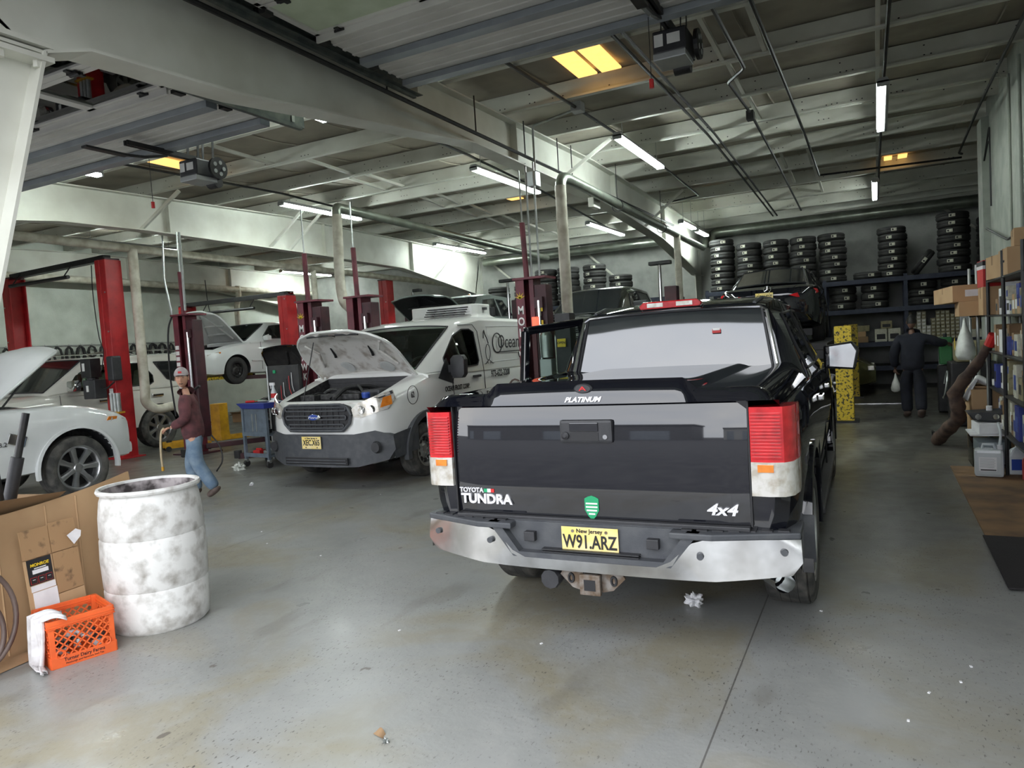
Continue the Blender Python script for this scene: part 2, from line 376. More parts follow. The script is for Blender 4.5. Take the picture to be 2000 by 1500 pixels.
# front wall: header over the door openings, blind infill of the third bay
w = MB(); w.box((-18.6, 1.05, 4.05), (1.85, 1.3, 5.0)); w.box((-18.6, 1.05, 3.6), (X1-.15, 1.3, 4.05)); w.box((-18.6, 1.05, 0), (-15.6, 1.3, 3.6)); w.box((.85, 1.05, 0), (1.85, 1.3, 4.05))  # last box: unseen pier, added to keep daylight off the right aisle
struct(w.build('wall_front', 'block_wall'))

# ceiling: sagging insulation between the purlins, one facet per purlin space
PUR = [2.7, 4.15, 5.6, 7.08, 8.55, 10.0, 11.47, 12.22, 13.5, 14.95, 16.4, 17.85, 19.3]
ce = MB(); ys = [1.1]+PUR+[20.6]; nx = 46
for k in range(len(ys)-1):
    y0, y1 = ys[k], ys[k+1]
    def cf(u, v, y0=y0, y1=y1):
        y = lerp(y0, y1, v); x = lerp(-18.7, 4.7, u)
        sag = .035*math.sin(PI*v)*(1+.5*math.sin(x*2.6+y0*3.1)+.3*math.sin(x*7.3+y0))
        return (x, y, roof_z(y)+.015-sag)
    ce.grid(nx, 6, cf)
ce.box((-18.85, 1.0, 5.02), (4.75, 20.8, 5.12))
ceiling = struct(ce.build('ceiling', 'roof_lining', smooth=50))
for y in PUR:
    z = roof_z(y); s = 1 if y > YR else -1; p = MB()
    p.box((-18.6, y-.006, z-.235), (4.6, y+.006, z-.005))
    p.box((-18.6, min(y, y+s*.075), z-.241), (4.6, max(y, y+s*.075), z-.233)); p.box((-18.6, y+s*.075-.004, z-.241), (4.6, y+s*.075+.004, z-.215))
    p.box((-18.6, min(y, y-s*.07), z-.008), (4.6, max(y, y-s*.07), z))
    pu_ = p.build('purlin', 'white_steel', ceiling)
    random.seed(int(y*100)); q = MB(); xx = -18.3
    while xx < 4.4:
        for dx, dz in ((0, -.06), (.0, -.17), (.07, -.17), (.14, -.17)):
            if random.random() < .55:
                a0 = (xx+dx, y-.0075, z+dz); q.add([(a0[0]+.011*math.cos(a), a0[1], a0[2]+.008*math.sin(a)) for a in [2*PI*i/6 for i in range(6)]], [(0, 1, 2, 3, 4, 5)])
        xx += random.choice((.32, .5, .75, .9))
    q = q.build('bolt_holes', 'ink_black', pu_); q['kind'] = 'stuff'
# bridging bars between the purlins
random.seed(3)
for x in (-15.2, -8.3, -7.9, -1.0, .1, -1.45):
    b = MB()
    for a, c in zip(PUR, PUR[1:]):
        if c-a < 1 or random.random() < .35: continue
        b.bar((x, a+.02, roof_z(a)-.12), (x, c-.02, roof_z(c)-.20), .045, .045)
    b.build('bridging_bar', 'white_steel', ceiling)
# seams of the insulation rolls
for x in (-17.2, -16.0, -14.8, -13.6, -12.4, -10.2, -9.0, -7.8, -6.6, -5.4, -3.6, -2.4, -1.2, .2, 1.3):
    b = MB()
    for a, c in zip(ys, ys[1:]):
        q = [(x+.05*math.sin(a*5+x), lerp(a, c, t), roof_z(lerp(a, c, t))-.002-.045*math.sin(PI*t)) for t in (.03, .25, .5, .75, .97)]
        b.tube(q, .012, 4)
    b.build('insulation_seam', 'roof_lining', ceiling)
# skylights
for x0, x1, y0, y1 in ((-3.12, -2.88, 7.5, 8.36), (-2.82, -2.58, 7.5, 8.36), (.22, .36, 16.0, 16.33), (.46, .62, 16.0, 16.33), (-3.35, -3.2, 16.48, 16.85), (-3.1, -2.95, 16.48, 16.85), (-9.95, -9.6, 7.3, 8.3), (-17.2, -16.6, 16.5, 17.3), (-7.2, -6.9, 13.8, 14.6)):
    b = MB(); zz = roof_z((y0+y1)/2)-.06; b.box((x0, y0, zz), (x1, y1, zz+.02)); b.build('skylight_pane', 'skylight_glow', ceiling)

def frame(name, X, bot, col_front, col_back):
    """tapered welded frame: web, flanges and two columns"""
    b = MB(); top = [(y, roof_z(y)-.25) for y in (1.3, YR, 20.45)]
    web = bot + list(reversed(top)); b.prism(web, X-.008, X+.008, lambda u, v, h: (h, u, v))
    for a, c in zip(bot, bot[1:]): b.bar((X, a[0], a[1]), (X, c[0], c[1]), .24, .02)
    for a, c in zip(top, top[1:]): b.bar((X, a[0], a[1]-.01), (X, c[0], c[1]-.01), .24, .02)
    for (ya, yb, yc, zt) in (col_front, col_back):        # inner edge at the floor, inner edge at the knee, outer edge, knee height
        b.prism([(ya, 0), (yc, 0), (yc, 4.65), (yb, zt)], X-.008, X+.008, lambda u, v, h: (h, u, v))
        b.bar((X, ya, 0), (X, yb, zt), .24, .02); b.bar((X, yc, 0), (X, yc, 4.66), .24, .02)
        b.bar((X, yb, zt), (X, yc, zt), .2, .02, up=(0, 0, 1))
    for y in (8.9, 13.0, 16.5): b.box((X-.1, y-.006, interp(bot, y)), (X+.1, y+.006, roof_z(y)-.26))
    return struct(b.build(name, 'white_steel'))
beam1 = frame('roof_beam', X1, [(2.62, 3.5), (2.9, 3.60), (4.1, 3.66), (7.7, 4.08), (12.3, 4.06), (16.2, 3.78), (19.9, 3.18)], (1.68, 2.62, 1.32, 3.5), (20.05, 19.9, 20.42, 3.18))
beam2 = frame('roof_beam', X2, [(2.62, 3.55), (6.9, 3.98), (8.4, 4.0), (12.3, 3.93), (16.0, 3.83), (20.0, 3.24)], (1.68, 2.62, 1.32, 3.5), (20.1, 19.95, 20.42, 3.24))
beam3 = frame('roof_beam', X3, [(2.62, 3.55), (6.9, 4.0), (12.3, 3.95), (16.0, 3.83), (20.0, 3.24)], (1.68, 2.62, 1.32, 3.5), (20.1, 19.95, 20.42, 3.24))
# bolted knee plate of the near column
b = MB(); b.box((X1-.13, 2.3, 3.44), (X1+.13, 2.66, 3.47)); b.box((X1-.13, 2.3, 3.52), (X1+.13, 2.66, 3.55)); b.build('knee_plate', 'white_steel', beam1)
for i, (x, y) in enumerate(((X1+.09, 2.58), (X1+.09, 2.38), (X1-.09, 2.58), (X1-.09, 2.38))):
    b = MB(); b.cyl((x, y, 3.40), (x, y, 3.45), .024, 6); b.build('bolt', 'white_steel', beam1)
for bm_, X, lst in ((beam2, X2+.05, ((8.34, 4.0), (11.3, 3.95), (11.85, 3.93), (17.55, 3.6))), (beam1, X1+.05, ((10.4, 4.08), (14.95, 3.9)))):
    for y, z in lst:
        b = MB(); b.bar((X, y, z), (X+.8, y+.2, roof_z(y)-.27), .05, .05); b.build('flange_brace', 'white_steel', bm_)
# eave strut along the back wall and cross rods
b = MB(); b.box((-18.5, 20.2, 4.43), (4.5, 20.28, 4.66)); b.box((-18.5, 20.1, 4.42), (4.5, 20.3, 4.44)); struct(b.build('eave_beam', 'white_steel'))
for a, c in (((-11.3, 20.38, 4.55), (-7.6, 20.4, 1.4)), ((-4.6, 20.38, 1.3), (-7.9, 20.38, 4.4)), ((1.4, 20.3, 4.3), (3.4, 20.3, 2.6)), ((-1.3, 19.55, 4.40), (4.4, 19.6, 4.50))):
    b = MB(); b.bar(a, c, .05, .05); struct(b.build('wall_brace_beam', 'white_steel'))

# ---------------------------------------------------------------- overhead doors (rolled up)
def overhead_door(name, x0, x1, z, edges, glazed, panes, end, pane='window_glass'):
    d = bpy.data.objects.new(name, None); COL.objects.link(d); struct(d)
    for k, (ya, yb) in enumerate(zip(edges, edges[1:])):       # edges run from the inner end outwards
        lo, hi = yb+.006, ya-.006
        if k in glazed:
            w_ = (x1-x0)/panes; fr = MB()
            fr.box((x0, lo, z), (x1, lo+.05, z+.045)); fr.box((x0, hi-.05, z), (x1, hi, z+.045))
            for i in range(panes+1):
                xx = x0+i*w_; fr.box((max(x0, xx-.05), lo, z), (min(x1, xx+.05), hi, z+.045))
            s = fr.build('door_section', 'white_door', d, bevel=.004)
            for i in range(panes):
                p = MB(); p.box((x0+i*w_+.05, lo+.05, z+.02), (x0+(i+1)*w_-.05, hi-.05, z+.026)); p.build('pane', pane, s)
        else:
            n = 5; s = MB(); s.box((x0, lo, z+.008), (x1, hi, z+.05))
            for i in range(n):
                yy = lerp(lo, hi, (i+.5)/n); s.box((x0, yy-.018, z-.004), (x1, yy+.018, z+.02))
            s = s.build('door_section', 'white_door', d, bevel=.003)
        if k < 3:
            r = MB(); r.box((x0, hi-.11 if k not in glazed else hi-.02, z-.055), (x1, hi, z)); r.build('strut_rail', 'door_rail' if k not in glazed else 'white_door', d, bevel=.003)
        for x in [x0+.25+(x1-x0-.5)*t/4 for t in range(5)]:
            h = MB(); h.box((x-.05, hi-.03, z-.022), (x+.05, hi+.03, z-.004)); h.cyl((x-.05, hi, z-.02), (x+.05, hi, z-.02), .012, 6); h.box((x-.02, hi-.07, z-.016), (x+.02, hi+.07, z-.004)); h.build('hinge', 'black_steel', d)
        for x, s_ in ((x0, -1), (x1, 1)):
            h = MB(); h.box((x-.03, lo+.03, z-.03), (x+.03, lo+.12, z+.06)); h.cyl((x, lo+.08, z+.03), (x+s_*.12, lo+.08, z+.03), .012, 6); h.cyl((x+s_*.08, lo+.08, z+.03), (x+s_*.105, lo+.08, z+.03), .028, 10); h.build('roller_bracket', 'black_steel', d)
    for x, s_ in ((x0, -1), (x1, 1)):
        t = MB(); t.box((x+s_*.115-.004, 1.5, z-.02), (x+s_*.115+.004, end, z+.09)); t.box((x+s_*.05, 1.5, z-.02), (x+s_*.115, end, z-.012)); t.box((x+s_*.05, 1.5, z+.08), (x+s_*.115, end, z+.09))
        t.box((x+s_*.12-.02, 1.5, z-.05), (x+s_*.12+.02, end-.05, z-.02)); t.build('door_track', 'track_steel', d)
        for y in (end-.15, end-1.4):
            h = MB(); h.bar((x+s_*.13, y, z), (x+s_*.13, y, roof_z(y)-.2), .035, .006); h.build('track_hanger', 'galvanised', d)
    return d
overhead_door('door_1', -4.05, 1.35, 4.27, [6.08, 5.43, 4.78, 4.13, 3.48, 2.83, 2.2], {2, 3}, 5, 6.40, 'frosted_pane')
overhead_door('door_2', -10.9, -4.72, 3.74, [4.85, 4.28, 3.83, 3.27, 2.70, 2.13, 1.6], {2, 3}, 7, 5.15)

# ---------------------------------------------------------------- pipes, conduits
def pipe(name, pts, r, m, label, cat, n=10, group=None, coup=()):
    b = MB(); q = [Vector(p) for p in pts]; out = [q[0]]
    for i in range(1, len(q)-1):              # round the bends
        a = (q[i-1]-q[i]); c = (q[i+1]-q[i]); d = min(3*r, a.length*.45, c.length*.45)
        for t in (0, .33, .67, 1): out.append((q[i]+a.normalized()*d*(1-t)).lerp(q[i]+c.normalized()*d*t, t))
    out.append(q[-1]); b.tube(out, r, n); o = b.build(name, m, smooth=40)
    tag(o, label, cat, group)
    for (a, c) in coup:
        k = MB(); k.cyl(a, c, r*1.14, n); k.build('pipe_coupling', m, o, smooth=40)
    return o
E1 = pipe('exhaust_duct', [(-4.0, 19.9, 4.25), (-4.0, 19.4, 3.80), (-4.0, 9.72, 4.02), (-4.0, 9.72, 1.95), (-4.18, 9.62, 1.72)], .078, 'duct', 'grey-green exhaust duct running under the roof beam with a drop beside the lettered maroon post', 'duct', 12)
for y in (12.3, 15.2):
    k = MB(); k.tube([(-4.0+.1*math.cos(a), y, 3.99-.022*(y-9.7)+.1*math.sin(a)) for a in [2*PI*i/16 for i in range(17)]], .008, 5); k.tube([(-4.0, y, 4.05-.022*(y-9.7)), (-4.0, y, 4.66)], .007, 5); k.build('pipe_hanger', 'black_steel', E1)
k = MB(); k.cyl((-4.0, 9.72, 3.86), (-4.0, 9.72, 1.9), .082, 12); k.build('drop_pipe', 'pvc', E1, smooth=40)['label'] = 'cream plastic drop pipe'
k = MB(); k.cyl((-4.0, 16.5, 3.86), (-4.0, 16.5, 1.6), .08, 12); k.build('drop_pipe', 'pvc', E1, smooth=40)
E2 = pipe('exhaust_duct', [(-8.0, 18.2, 3.9), (-8.0, 9.57, 4.1), (-8.0, 9.57, 3.95)], .078, 'duct', 'grey-green exhaust duct over the bay of the white van', 'duct', 12)
k = MB(); k.hose([(-8.0, 9.57, 3.97), (-8.0, 9.57, 2.55), (-7.85, 9.55, 2.40), (-7.55, 9.5, 2.15)], .085, 12); k.build('drop_pipe', 'pvc', E2, smooth=40)['label'] = 'cream plastic drop pipe'
E3 = pipe('exhaust_duct', [(-12.05, 2.0, 3.9), (-12.05, 19.5, 3.62)], .075, 'pvc', 'cream exhaust pipe under the roof beam of the red lifts', 'duct', 12)
k = MB(); k.hose([(-12.02, 8.66, 3.78), (-12.02, 8.66, 1.2), (-12.02, 8.66, .98), (-11.97, 8.82, .84), (-11.9, 9.12, .86)], .085, 12); k.build('drop_pipe', 'pvc', E3, smooth=40)['label'] = 'cream plastic drop pipe beside the red post'
k = MB(); k.hose([(-12.05, 13.4, 3.7), (-12.05, 13.4, 2.3)], .07, 10); k.build('drop_pipe', 'pvc', E3, smooth=40)
E4 = pipe('exhaust_duct', [(-18.1, 2.0, 4.05), (-18.1, 20.2, 3.85)], .09, 'pvc', 'cream exhaust pipe along the pale green block wall', 'duct', 12)
for y, z in ((9.3, 1.2), (16.6, 2.2)):
    k = MB(); k.hose([(-18.1, y, 4.0), (-18.1, y, 3.6), (-18.2, y, 3.4), (-18.2, y, z)], .085, 10); k.build('drop_pipe', 'pvc', E4, smooth=40)
pipe('duct_along_back_wall', [(4.4, 20.0, 4.26), (-3.9, 20.0, 4.26), (-3.95, 19.9, 3.9)], .13, 'duct', 'fat grey duct along the back wall above the tyre racks', 'duct', 12)
pipe('duct_along_back_wall', [(-5.0, 20.05, 4.22), (-11.0, 20.05, 4.22)], .12, 'duct', 'fat grey duct along the back wall behind the raised pickups', 'duct', 12)
# wall channel on the left wall and white pipes crossing the third bay
pipe('conduit', [(-4.19, 2.7, 4.17), (-4.19, 17.0, 4.16)], .022, 'black_steel', 'black gas pipe hung along the web of the white roof beam', 'pipe', 6)
for i, y in enumerate((5.9, 7.65, 9.0, 10.15, 10.7)):
    pipe('hanger_rod', [(-4.19, y, 4.16), (-4.19, y, roof_z(y)-.23)], .009, 'black_steel', ORD[i]+' thin black rod from the doorway that hangs the black gas pipe', 'rod', 5, 'rods of the black gas pipe')
zc = 4.60
def along(pts):
    out = []
    for a, c in zip(pts, pts[1:]):
        n = max(1, int(abs(c[1]-a[1])/2.4)); out += [(lerp(a[0], c[0], i/n), lerp(a[1], c[1], i/n)) for i in range(n)]
    out.append(pts[-1][:2]); return [(x, y, roof_z(y)-.275) for x, y in out]
for pts, lab in (([(-2.15, 2.0, zc), (-2.2, 8.63, zc), (-2.3, 19.8, zc)], 'dark conduit of a pair, the one nearer the roof beam'),
                 ([(-2.05, 2.0, zc), (-2.1, 8.63, zc), (-2.2, 19.8, zc)], 'dark conduit of a pair, the one nearer the aisle lights'),
                 ([(-3.34, 2.0, zc), (-3.33, 13.5, zc), (-3.34, 15.9, zc), (-4.1, 16.2, zc)], 'conduit that feeds the tube light beside the roof beam'),
                 ([(-.9, 2.0, zc), (-.93, 15.7, zc), (1.5, 16.0, zc)], 'black pipe that turns towards the wall above the tyre racks'),
                 ([(-1.2, 2.0, zc), (-1.25, 8.7, zc), (-1.5, 9.1, zc), (-1.48, 10.7, zc), (-1.6, 19.5, zc)], 'thin conduit with a jog between two purlins'),
                 ([(.24, 2.0, zc), (.17, 10.0, zc), (.11, 18.5, zc)], 'thin conduit that carries the tube lights over the aisle'),
                 ([(1.38, 2.0, zc), (1.42, 15.6, zc), (1.48, 15.7, zc)], 'black pipe along the top of the green-grey wall'),
                 ([(-5.1, 2.5, zc), (-5.6, 9.9, zc), (-6.3, 19.0, zc)], 'conduit of the tube lights over the white van'),
                 ([(-9.5, 2.5, zc), (-9.55, 9.9, zc), (-10.4, 19.0, zc)], 'conduit of the tube lights beside the second roof beam')):
    pipe('conduit', along(pts), .02, 'black_steel', lab, 'conduit', 6, 'dark conduit pair' if 'pair' in lab else None)
b = MB(); b.box((-3.40, 8.75, 4.54), (-3.26, 8.9, 4.66)); tag(b.build('junction_box', 'fixture_grey', bevel=.006), 'grey junction box on the conduit beside the roof beam', 'junction box')
b = MB(); b.box((-1.53, 10.6, 4.53), (-1.43, 10.75, 4.65)); tag(b.build('junction_box', 'black_steel', bevel=.006), 'black junction box on the jogged conduit', 'junction box')
pipe('conduit', [(-3.42, 8.85, 4.58), (-4.10, 9.1, 4.58), (-4.14, 9.18, 4.5), (-4.14, 9.18, 4.0)], .016, 'galvanised', 'silver conduit dropping from the junction box down the roof beam', 'conduit', 6)
for y, r_, lab in ((10.3, .02, 'painted conduit standing on the green-grey wall'), (11.05, .016, 'thin conduit on the green-grey wall beside the raised sheet')):
    pipe('wall_conduit', [(1.55, y, 4.6), (1.55, y, 2.0)], r_, 'right_panel', lab, 'conduit', 8)
pipe('wall_conduit', [(1.56, 13.0, 4.2), (1.50, 13.0, 3.9), (1.54, 12.7, 4.35), (1.54, 12.7, 3.2)], .012, 'black_steel', 'black cable looped on the pilaster of the wall', 'cable', 6)
pipe('wall_conduit', [(1.50, 12.9, 2.9), (1.50, 11.0, 2.55), (1.50, 8.0, 2.6)], .014, 'black_steel', 'black cable sagging along the wall above the boxes', 'cable', 6)
# emergency light and boxes on the beam
e = thing('emergency_light', 'white twin-head emergency light on the roof beam', 'light', (-4.14, 11.5, 3.80))
b = MB(); b.box((-.05, -.16, 0), (.05, .16, .16)); b.build('body', 'white_steel', e, bevel=.01)
for y in (-.09, .09):
    b = MB(); b.lathe([(.01, .04), (.05, .02), (.055, -.03), (.02, -.07)], (0, y, .24), 12, 'x'); b.build('lamp_head', 'black_plastic', e, smooth=40)
b = MB(); b.box((-4.24, 9.1, 3.78), (-4.10, 9.26, 3.98)); tag(b.build('switch_box', 'fixture_grey', bevel=.008), 'grey switch box hanging under the roof beam', 'switch box')

# ---------------------------------------------------------------- fluorescent fixtures
def tube_light(x, y0, y1, z, label, two=True, group=None, rz=0.0, tm='tube_light'):
    t = thing('tube_light', label, 'light', (x, y0, z), rz, group); L_ = y1-y0
    b = MB(); b.prism([(-.07, .02), (-.045, .075), (.045, .075), (.07, .02)], 0, L_, lambda u, v, h: (u, h, v)); b.build('fixture_body', 'fixture_grey', t)
    for x_ in ((-.04, .04) if two else (0.0,)):
        k = MB(); k.cyl((x_, .03, 0), (x_, L_-.03, 0), .019, 10); k.build('tube', tm if x_ <= 0 or tm == 'tube_light' else 'fixture_grey', t)
    for y in (.0, L_-.03):
        k = MB(); k.box((-.065, y, -.02), (.065, y+.03, .04)); k.build('lamp_holder', 'fixture_grey', t)
    for y in (.25, L_-.25):
        k = MB(); k.cyl((0, y, .07), (0, y, roof_z(y0+y)-z-.02), .006, 5); k.build('hanger', 'galvanised', t)
    return t
ZL = 4.42
tube_light(-3.16, 9.85, 12.15, ZL, 'twin tube light between the roof beam and the conduit pair')
tube_light(.15, 9.78, 12.15, ZL, 'twin tube light over the aisle in front of the pilaster', tm='tube_weak')
tube_light(.06, 16.4, 18.9, ZL, 'twin tube light above the aisle before the tyre racks', tm='tube_weak')
tube_light(-3.85, 16.3, 17.6, 4.1, 'twin tube light by the end of the exhaust duct, first of two')
tube_light(-3.88, 18.0, 19.2, 4.1, 'twin tube light by the end of the exhaust duct, next to the back wall')
tube_light(-5.6, 10.05, 12.5, ZL, 'twin tube light under the roof beam above the roof of the white van')
tube_light(-6.2, 16.65, 19.4, ZL, 'twin tube light above the raised dark pickup')
tube_light(-9.58, 9.93, 12.2, ZL, 'twin tube light above the white van beside the second beam')
tube_light(-10.6, 16.6, 19.4, ZL, 'twin tube light above the raised grey pickup')
tube_light(-5.75, 5.5, 6.85, ZL, 'tube light shown past the open sectional door beside the beam')
tube_light(-9.9, 5.5, 6.75, ZL, 'tube light behind the opener of the second sectional door')
tube_light(-15.3, 9.8, 12.25, ZL, 'tube light over the red lift of the pearl SUV')
tube_light(-17.2, 17.6, 20.0, ZL, 'tube light in the far corner above the block wall')

# ---------------------------------------------------------------- door openers
def opener(loc, label, rail_to, sc=1.0):
    o = thing('door_opener', label, 'door opener', loc); o.scale = (sc, sc, sc)
    b = MB(); b.box((-.17, -.30, -.13), (.17, .12, .10)); b.build('motor_housing', 'black_plastic', o, bevel=.02)
    b = MB(); b.box((-.17, -.303, -.19), (.16, .05, -.12)); b.build('drip_cover', 'fixture_grey', o, bevel=.012)
    b = MB(); b.lathe([(.001, -.02), (.15, -.02), (.15, .02), (.001, .02)], (.22, .02, .0), 20, 'x'); b.build('pulley_wheel', 'black_steel', o)
    for k in range(5):
        a = 2*PI*k/5; q = MB(); q.cyl((.245, .02+.08*math.cos(a), .08*math.sin(a)), (.25, .02+.08*math.cos(a), .08*math.sin(a)), .03, 8); q.build('pulley_hole', 'fixture_grey', o)
    b = MB(); b.cyl((-.05, .1, -.16), (.12, .1, -.16), .08, 14); b.build('motor', 'black_steel', o, smooth=40)
    for x in (-.1, .1):
        for dy in (0, .25):
            b = MB(); b.bar((x, dy-.2, .1), (x, dy-.1, (roof_z(loc[1])-loc[2]-.03)/sc), .035, .006); b.build('hanger_strap', 'black_steel', o)
    b = MB(); b.box((-.04, -rail_to, .10), (-.01, -.1, .16)); b.box((.01, -rail_to, .10), (.04, -.1, .16)); b.build('rail', 'black_steel', o)
    b = MB(); b.bar((0, -.62, .08), (0, -.95, .0), .04, .03); b.bar((0, -.95, .0), (0, -1.25, -.03), .04, .03); b.box((-.05, -1.75, -.045), (.05, -1.2, -.02)); b.build('door_arm', 'black_steel', o)
    b = MB(); b.box((-.15, -.304, -.06), (-.06, -.301, .06)); b.build('sticker', 'ink_white', o)
    b = MB(); b.box((-.02, -.304, -.05), (.11, -.301, .05)); b.build('sticker', 'ink_white', o)
    b = MB(); b.cyl((-.05, -.85, .02), (-.05, -.85, -.55), .004, 5); b.build('pull_cord', 'cable_black', o)
    b = MB(); b.cyl((-.05, -.85, -.63), (-.05, -.85, -.55), .022, 8); b.build('pull_handle', 'ink_red', o)
    return o
opener((-1.5, 6.5, 4.14), 'black chain opener behind the open door over the pickup', 1.5, .85)
opener((-6.0, 5.22, 3.58), 'black chain opener behind the second open door', 1.2, .72)
# ================================================================ VEHICLE TOOLKIT  (local axes: x right, y forward, z up)
def frange(a, b, n): return [a+(b-a)*i/n for i in range(n+1)]
def mirror_ring(half): return half + [(-x, y, z) for x, y, z in reversed(half[1:-1])]
class Car:
    def __init__(s, root, paint): s.r = root; s.paint = paint; s.gh = None
    def lower(s, tab, arches=(), step=.11, name='body', extra=(), extra_mats=(), cap=True):
        """tab: (y, half width, z bottom, z top, crown)"""
        ys = sorted(set([round(t[0], 4) for t in tab] + [round(v, 4) for a, b in zip(tab, tab[1:]) for v in frange(a[0], b[0], max(1, int((b[0]-a[0])/step)))]))
        col = lambda i: [(t[0], t[i]) for t in tab]
        c1, c2, c3, c4 = col(1), col(2), col(3), col(4); rings = []
        s.wtab = c1; s.ttab = c3
        for y in ys:
            w, b, t, c = smoothtab(c1, y), smoothtab(c2, y), smoothtab(c3, y), smoothtab(c4, y); h = t-b
            half = [(0, y, b), (w*.8, y, b), (w*.955, y, b+.035), (w*.985, y, b+.2*h), (w, y, b+.46*h), (w*.997, y, b+.68*h), (w*.982, y, b+.86*h), (w*.945, y, b+.955*h), (w*.87, y, t), (w*.5, y, t+c*.8), (0, y, t+c)]
            rings.append(mirror_ring(half))
        m = MB(); m.rings(rings, True); o = m.build(name, s.paint, s.r, smooth=32)
        cut = []; mm = []
        for (y, z, rad) in arches:
            for sx in (-1, 1):
                k = MB(); w = interp(c1, y); k.cyl((sx*(w-.34), y, z), (sx*(w+.2), y, z), rad, 36); k.mid = 0; cut.append(k); mm.append('black_plastic')
        cut += list(extra); mm += list(extra_mats)
        if cut: bool_cut(o, cut, mm); resharp(o, 32)
        s.body = o; return o
    def upper(s, tab, name='cabin', paint=None, extra=(), extra_mats=()):
        """tab: (y, belt half width, belt z, roof half width, roof z)"""
        s.gh = tab; rings = []
        for (y, wb, zb, wr, zr) in tab:
            d = min(1.0, (zr-zb)/.3)
            half = [(0, y, zb-.04), (wb, y, zb-.04), (wb, y, zb), (lerp(wb, wr+.015, .5), y, lerp(zb, zr-.06*d, .5)), (wr+.015, y, zr-.06*d), (wr-.02, y, zr-.022*d), (wr-.09, y, zr-.002), (wr*.5, y, zr+.012*d), (0, y, zr+.018*d)]
            rings.append(mirror_ring(half))
        m = MB(); m.rings(rings, True); o = m.build(name, paint or s.paint, s.r, smooth=28)
        if extra: bool_cut(o, list(extra), list(extra_mats)); resharp(o, 28)
        s.cab = o; return o
    def gx(s, y, z):
        """half width of the cabin side at (y, z)"""
        i = lambda k: interp([(t[0], t[k]) for t in s.gh], y)
        wb, zb, wr, zr = i(1), i(2), i(3)+.015, i(4); d = min(1.0, (zr-zb)/.3); zt = zr-.06*d
        t = (z-zb)/max(zt-zb, 1e-4); return lerp(wb, wr, max(0, min(1.0, t)))
    def side_glass(s, poly, m='dark_glass', off=.006, sides=(-1, 1), name='side_window', trim=True, th=.004, fn=None):
        out = []; fn = fn or s.gx
        for sx in sides:
            k = MB(); k.prism(dens(poly, .15), 0, th, lambda u, v, h: (sx*(fn(u, v)+off+h), u, v)); g_ = tri(k.build(name, m, s.r)); out.append(g_)
            if trim:
                k = MB(); q = [(sx*(fn(u, v)+off+.003), u, v) for u, v in dens(poly, .15)]; k.tube(q+[q[0]], .011, 5, False); k.build('window_seal', 'black_plastic', g_)
        return out
    def end_glass(s, i0, i1, v0=.06, v1=.94, inset=.07, m='dark_glass', off=.008, name='windshield', n=10, bow=.0):
        """pane over the sloping face between two cabin stations i0 (low) and i1 (high)"""
        a, b = s.gh[i0], s.gh[i1]
        def fn(u, v):
            t = lerp(v0, v1, v); w = lerp(a[3], b[3], t)-inset; x = lerp(-w, w, u); q = 1-(2*u-1)**2
            y = lerp(a[0], b[0], t); z = lerp(a[4], b[4], t); dy, dz = b[0]-a[0], b[4]-a[4]; L_ = math.hypot(dy, dz)
            ny, nz = (dz/L_, -dy/L_) if dy < 0 else (-dz/L_, dy/L_)
            if nz < 0: ny, nz = -ny, -nz
            return (x, y+ny*(off+bow*q), z+nz*(off+bow*q)+.014*q)
        k = MB(); k.grid(n, 4, fn); o = k.build(name, m, s.r, smooth=60)
        k = MB(); e = [fn(t, 0) for t in frange(0, 1, n)]+[fn(1, t) for t in frange(0, 1, 4)][1:]+[fn(t, 1) for t in frange(1, 0, n)][1:]+[fn(0, t) for t in frange(1, 0, 4)][1:]
        k.tube(e, .012, 5, False); k.build('window_seal', 'black_plastic', o); return o
    def patch(s, poly, m, fn, name, off=.006, th=.008, sides=(1,)):
        """thin plate on the body side"""
        for sx in sides:
            k = MB(); k.prism(dens(poly, .12), 0, th, lambda u, v, h: (sx*(fn(u, v)+off+h), u, v)); tri(k.build(name, m, s.r))
    def flare(s, y, z, rad, m='black_plastic', th=.03, sides=(-1, 1), a0=-8, a1=188, name='arch_trim', wide=.05, w=None):
        for sx in sides:
            k = MB(); rr = []
            for i in range(25):
                a = R(lerp(a0, a1, i/24)); yy = y+math.cos(a)*rad; zz = z+math.sin(a)*rad; y2 = y+math.cos(a)*(rad+wide); z2 = z+math.sin(a)*(rad+wide)
                ww = w if w else interp(s.wtab, y)
                rr.append([(sx*(ww-.06), yy, zz), (sx*(ww+th), yy, zz), (sx*(ww+th*.8), y2, z2), (sx*(ww-.04), y2, z2)])
            k.rings(rr, True); k.build(name, m, s.r, smooth=40)
def dens(poly, d):
    out = []
    for a, b in zip(poly, poly[1:]+poly[:1]):
        n = max(1, int(math.hypot(b[0]-a[0], b[1]-a[1])/d)); out += [(lerp(a[0], b[0], i/n), lerp(a[1], b[1], i/n)) for i in range(n)]
    return out
def tri(o):
    bm = bmesh.new(); bm.from_mesh(o.data); bmesh.ops.triangulate(bm, faces=[f_ for f_ in bm.faces if len(f_.verts) > 4]); bm.to_mesh(o.data); bm.free(); return o
WHEELS = {}
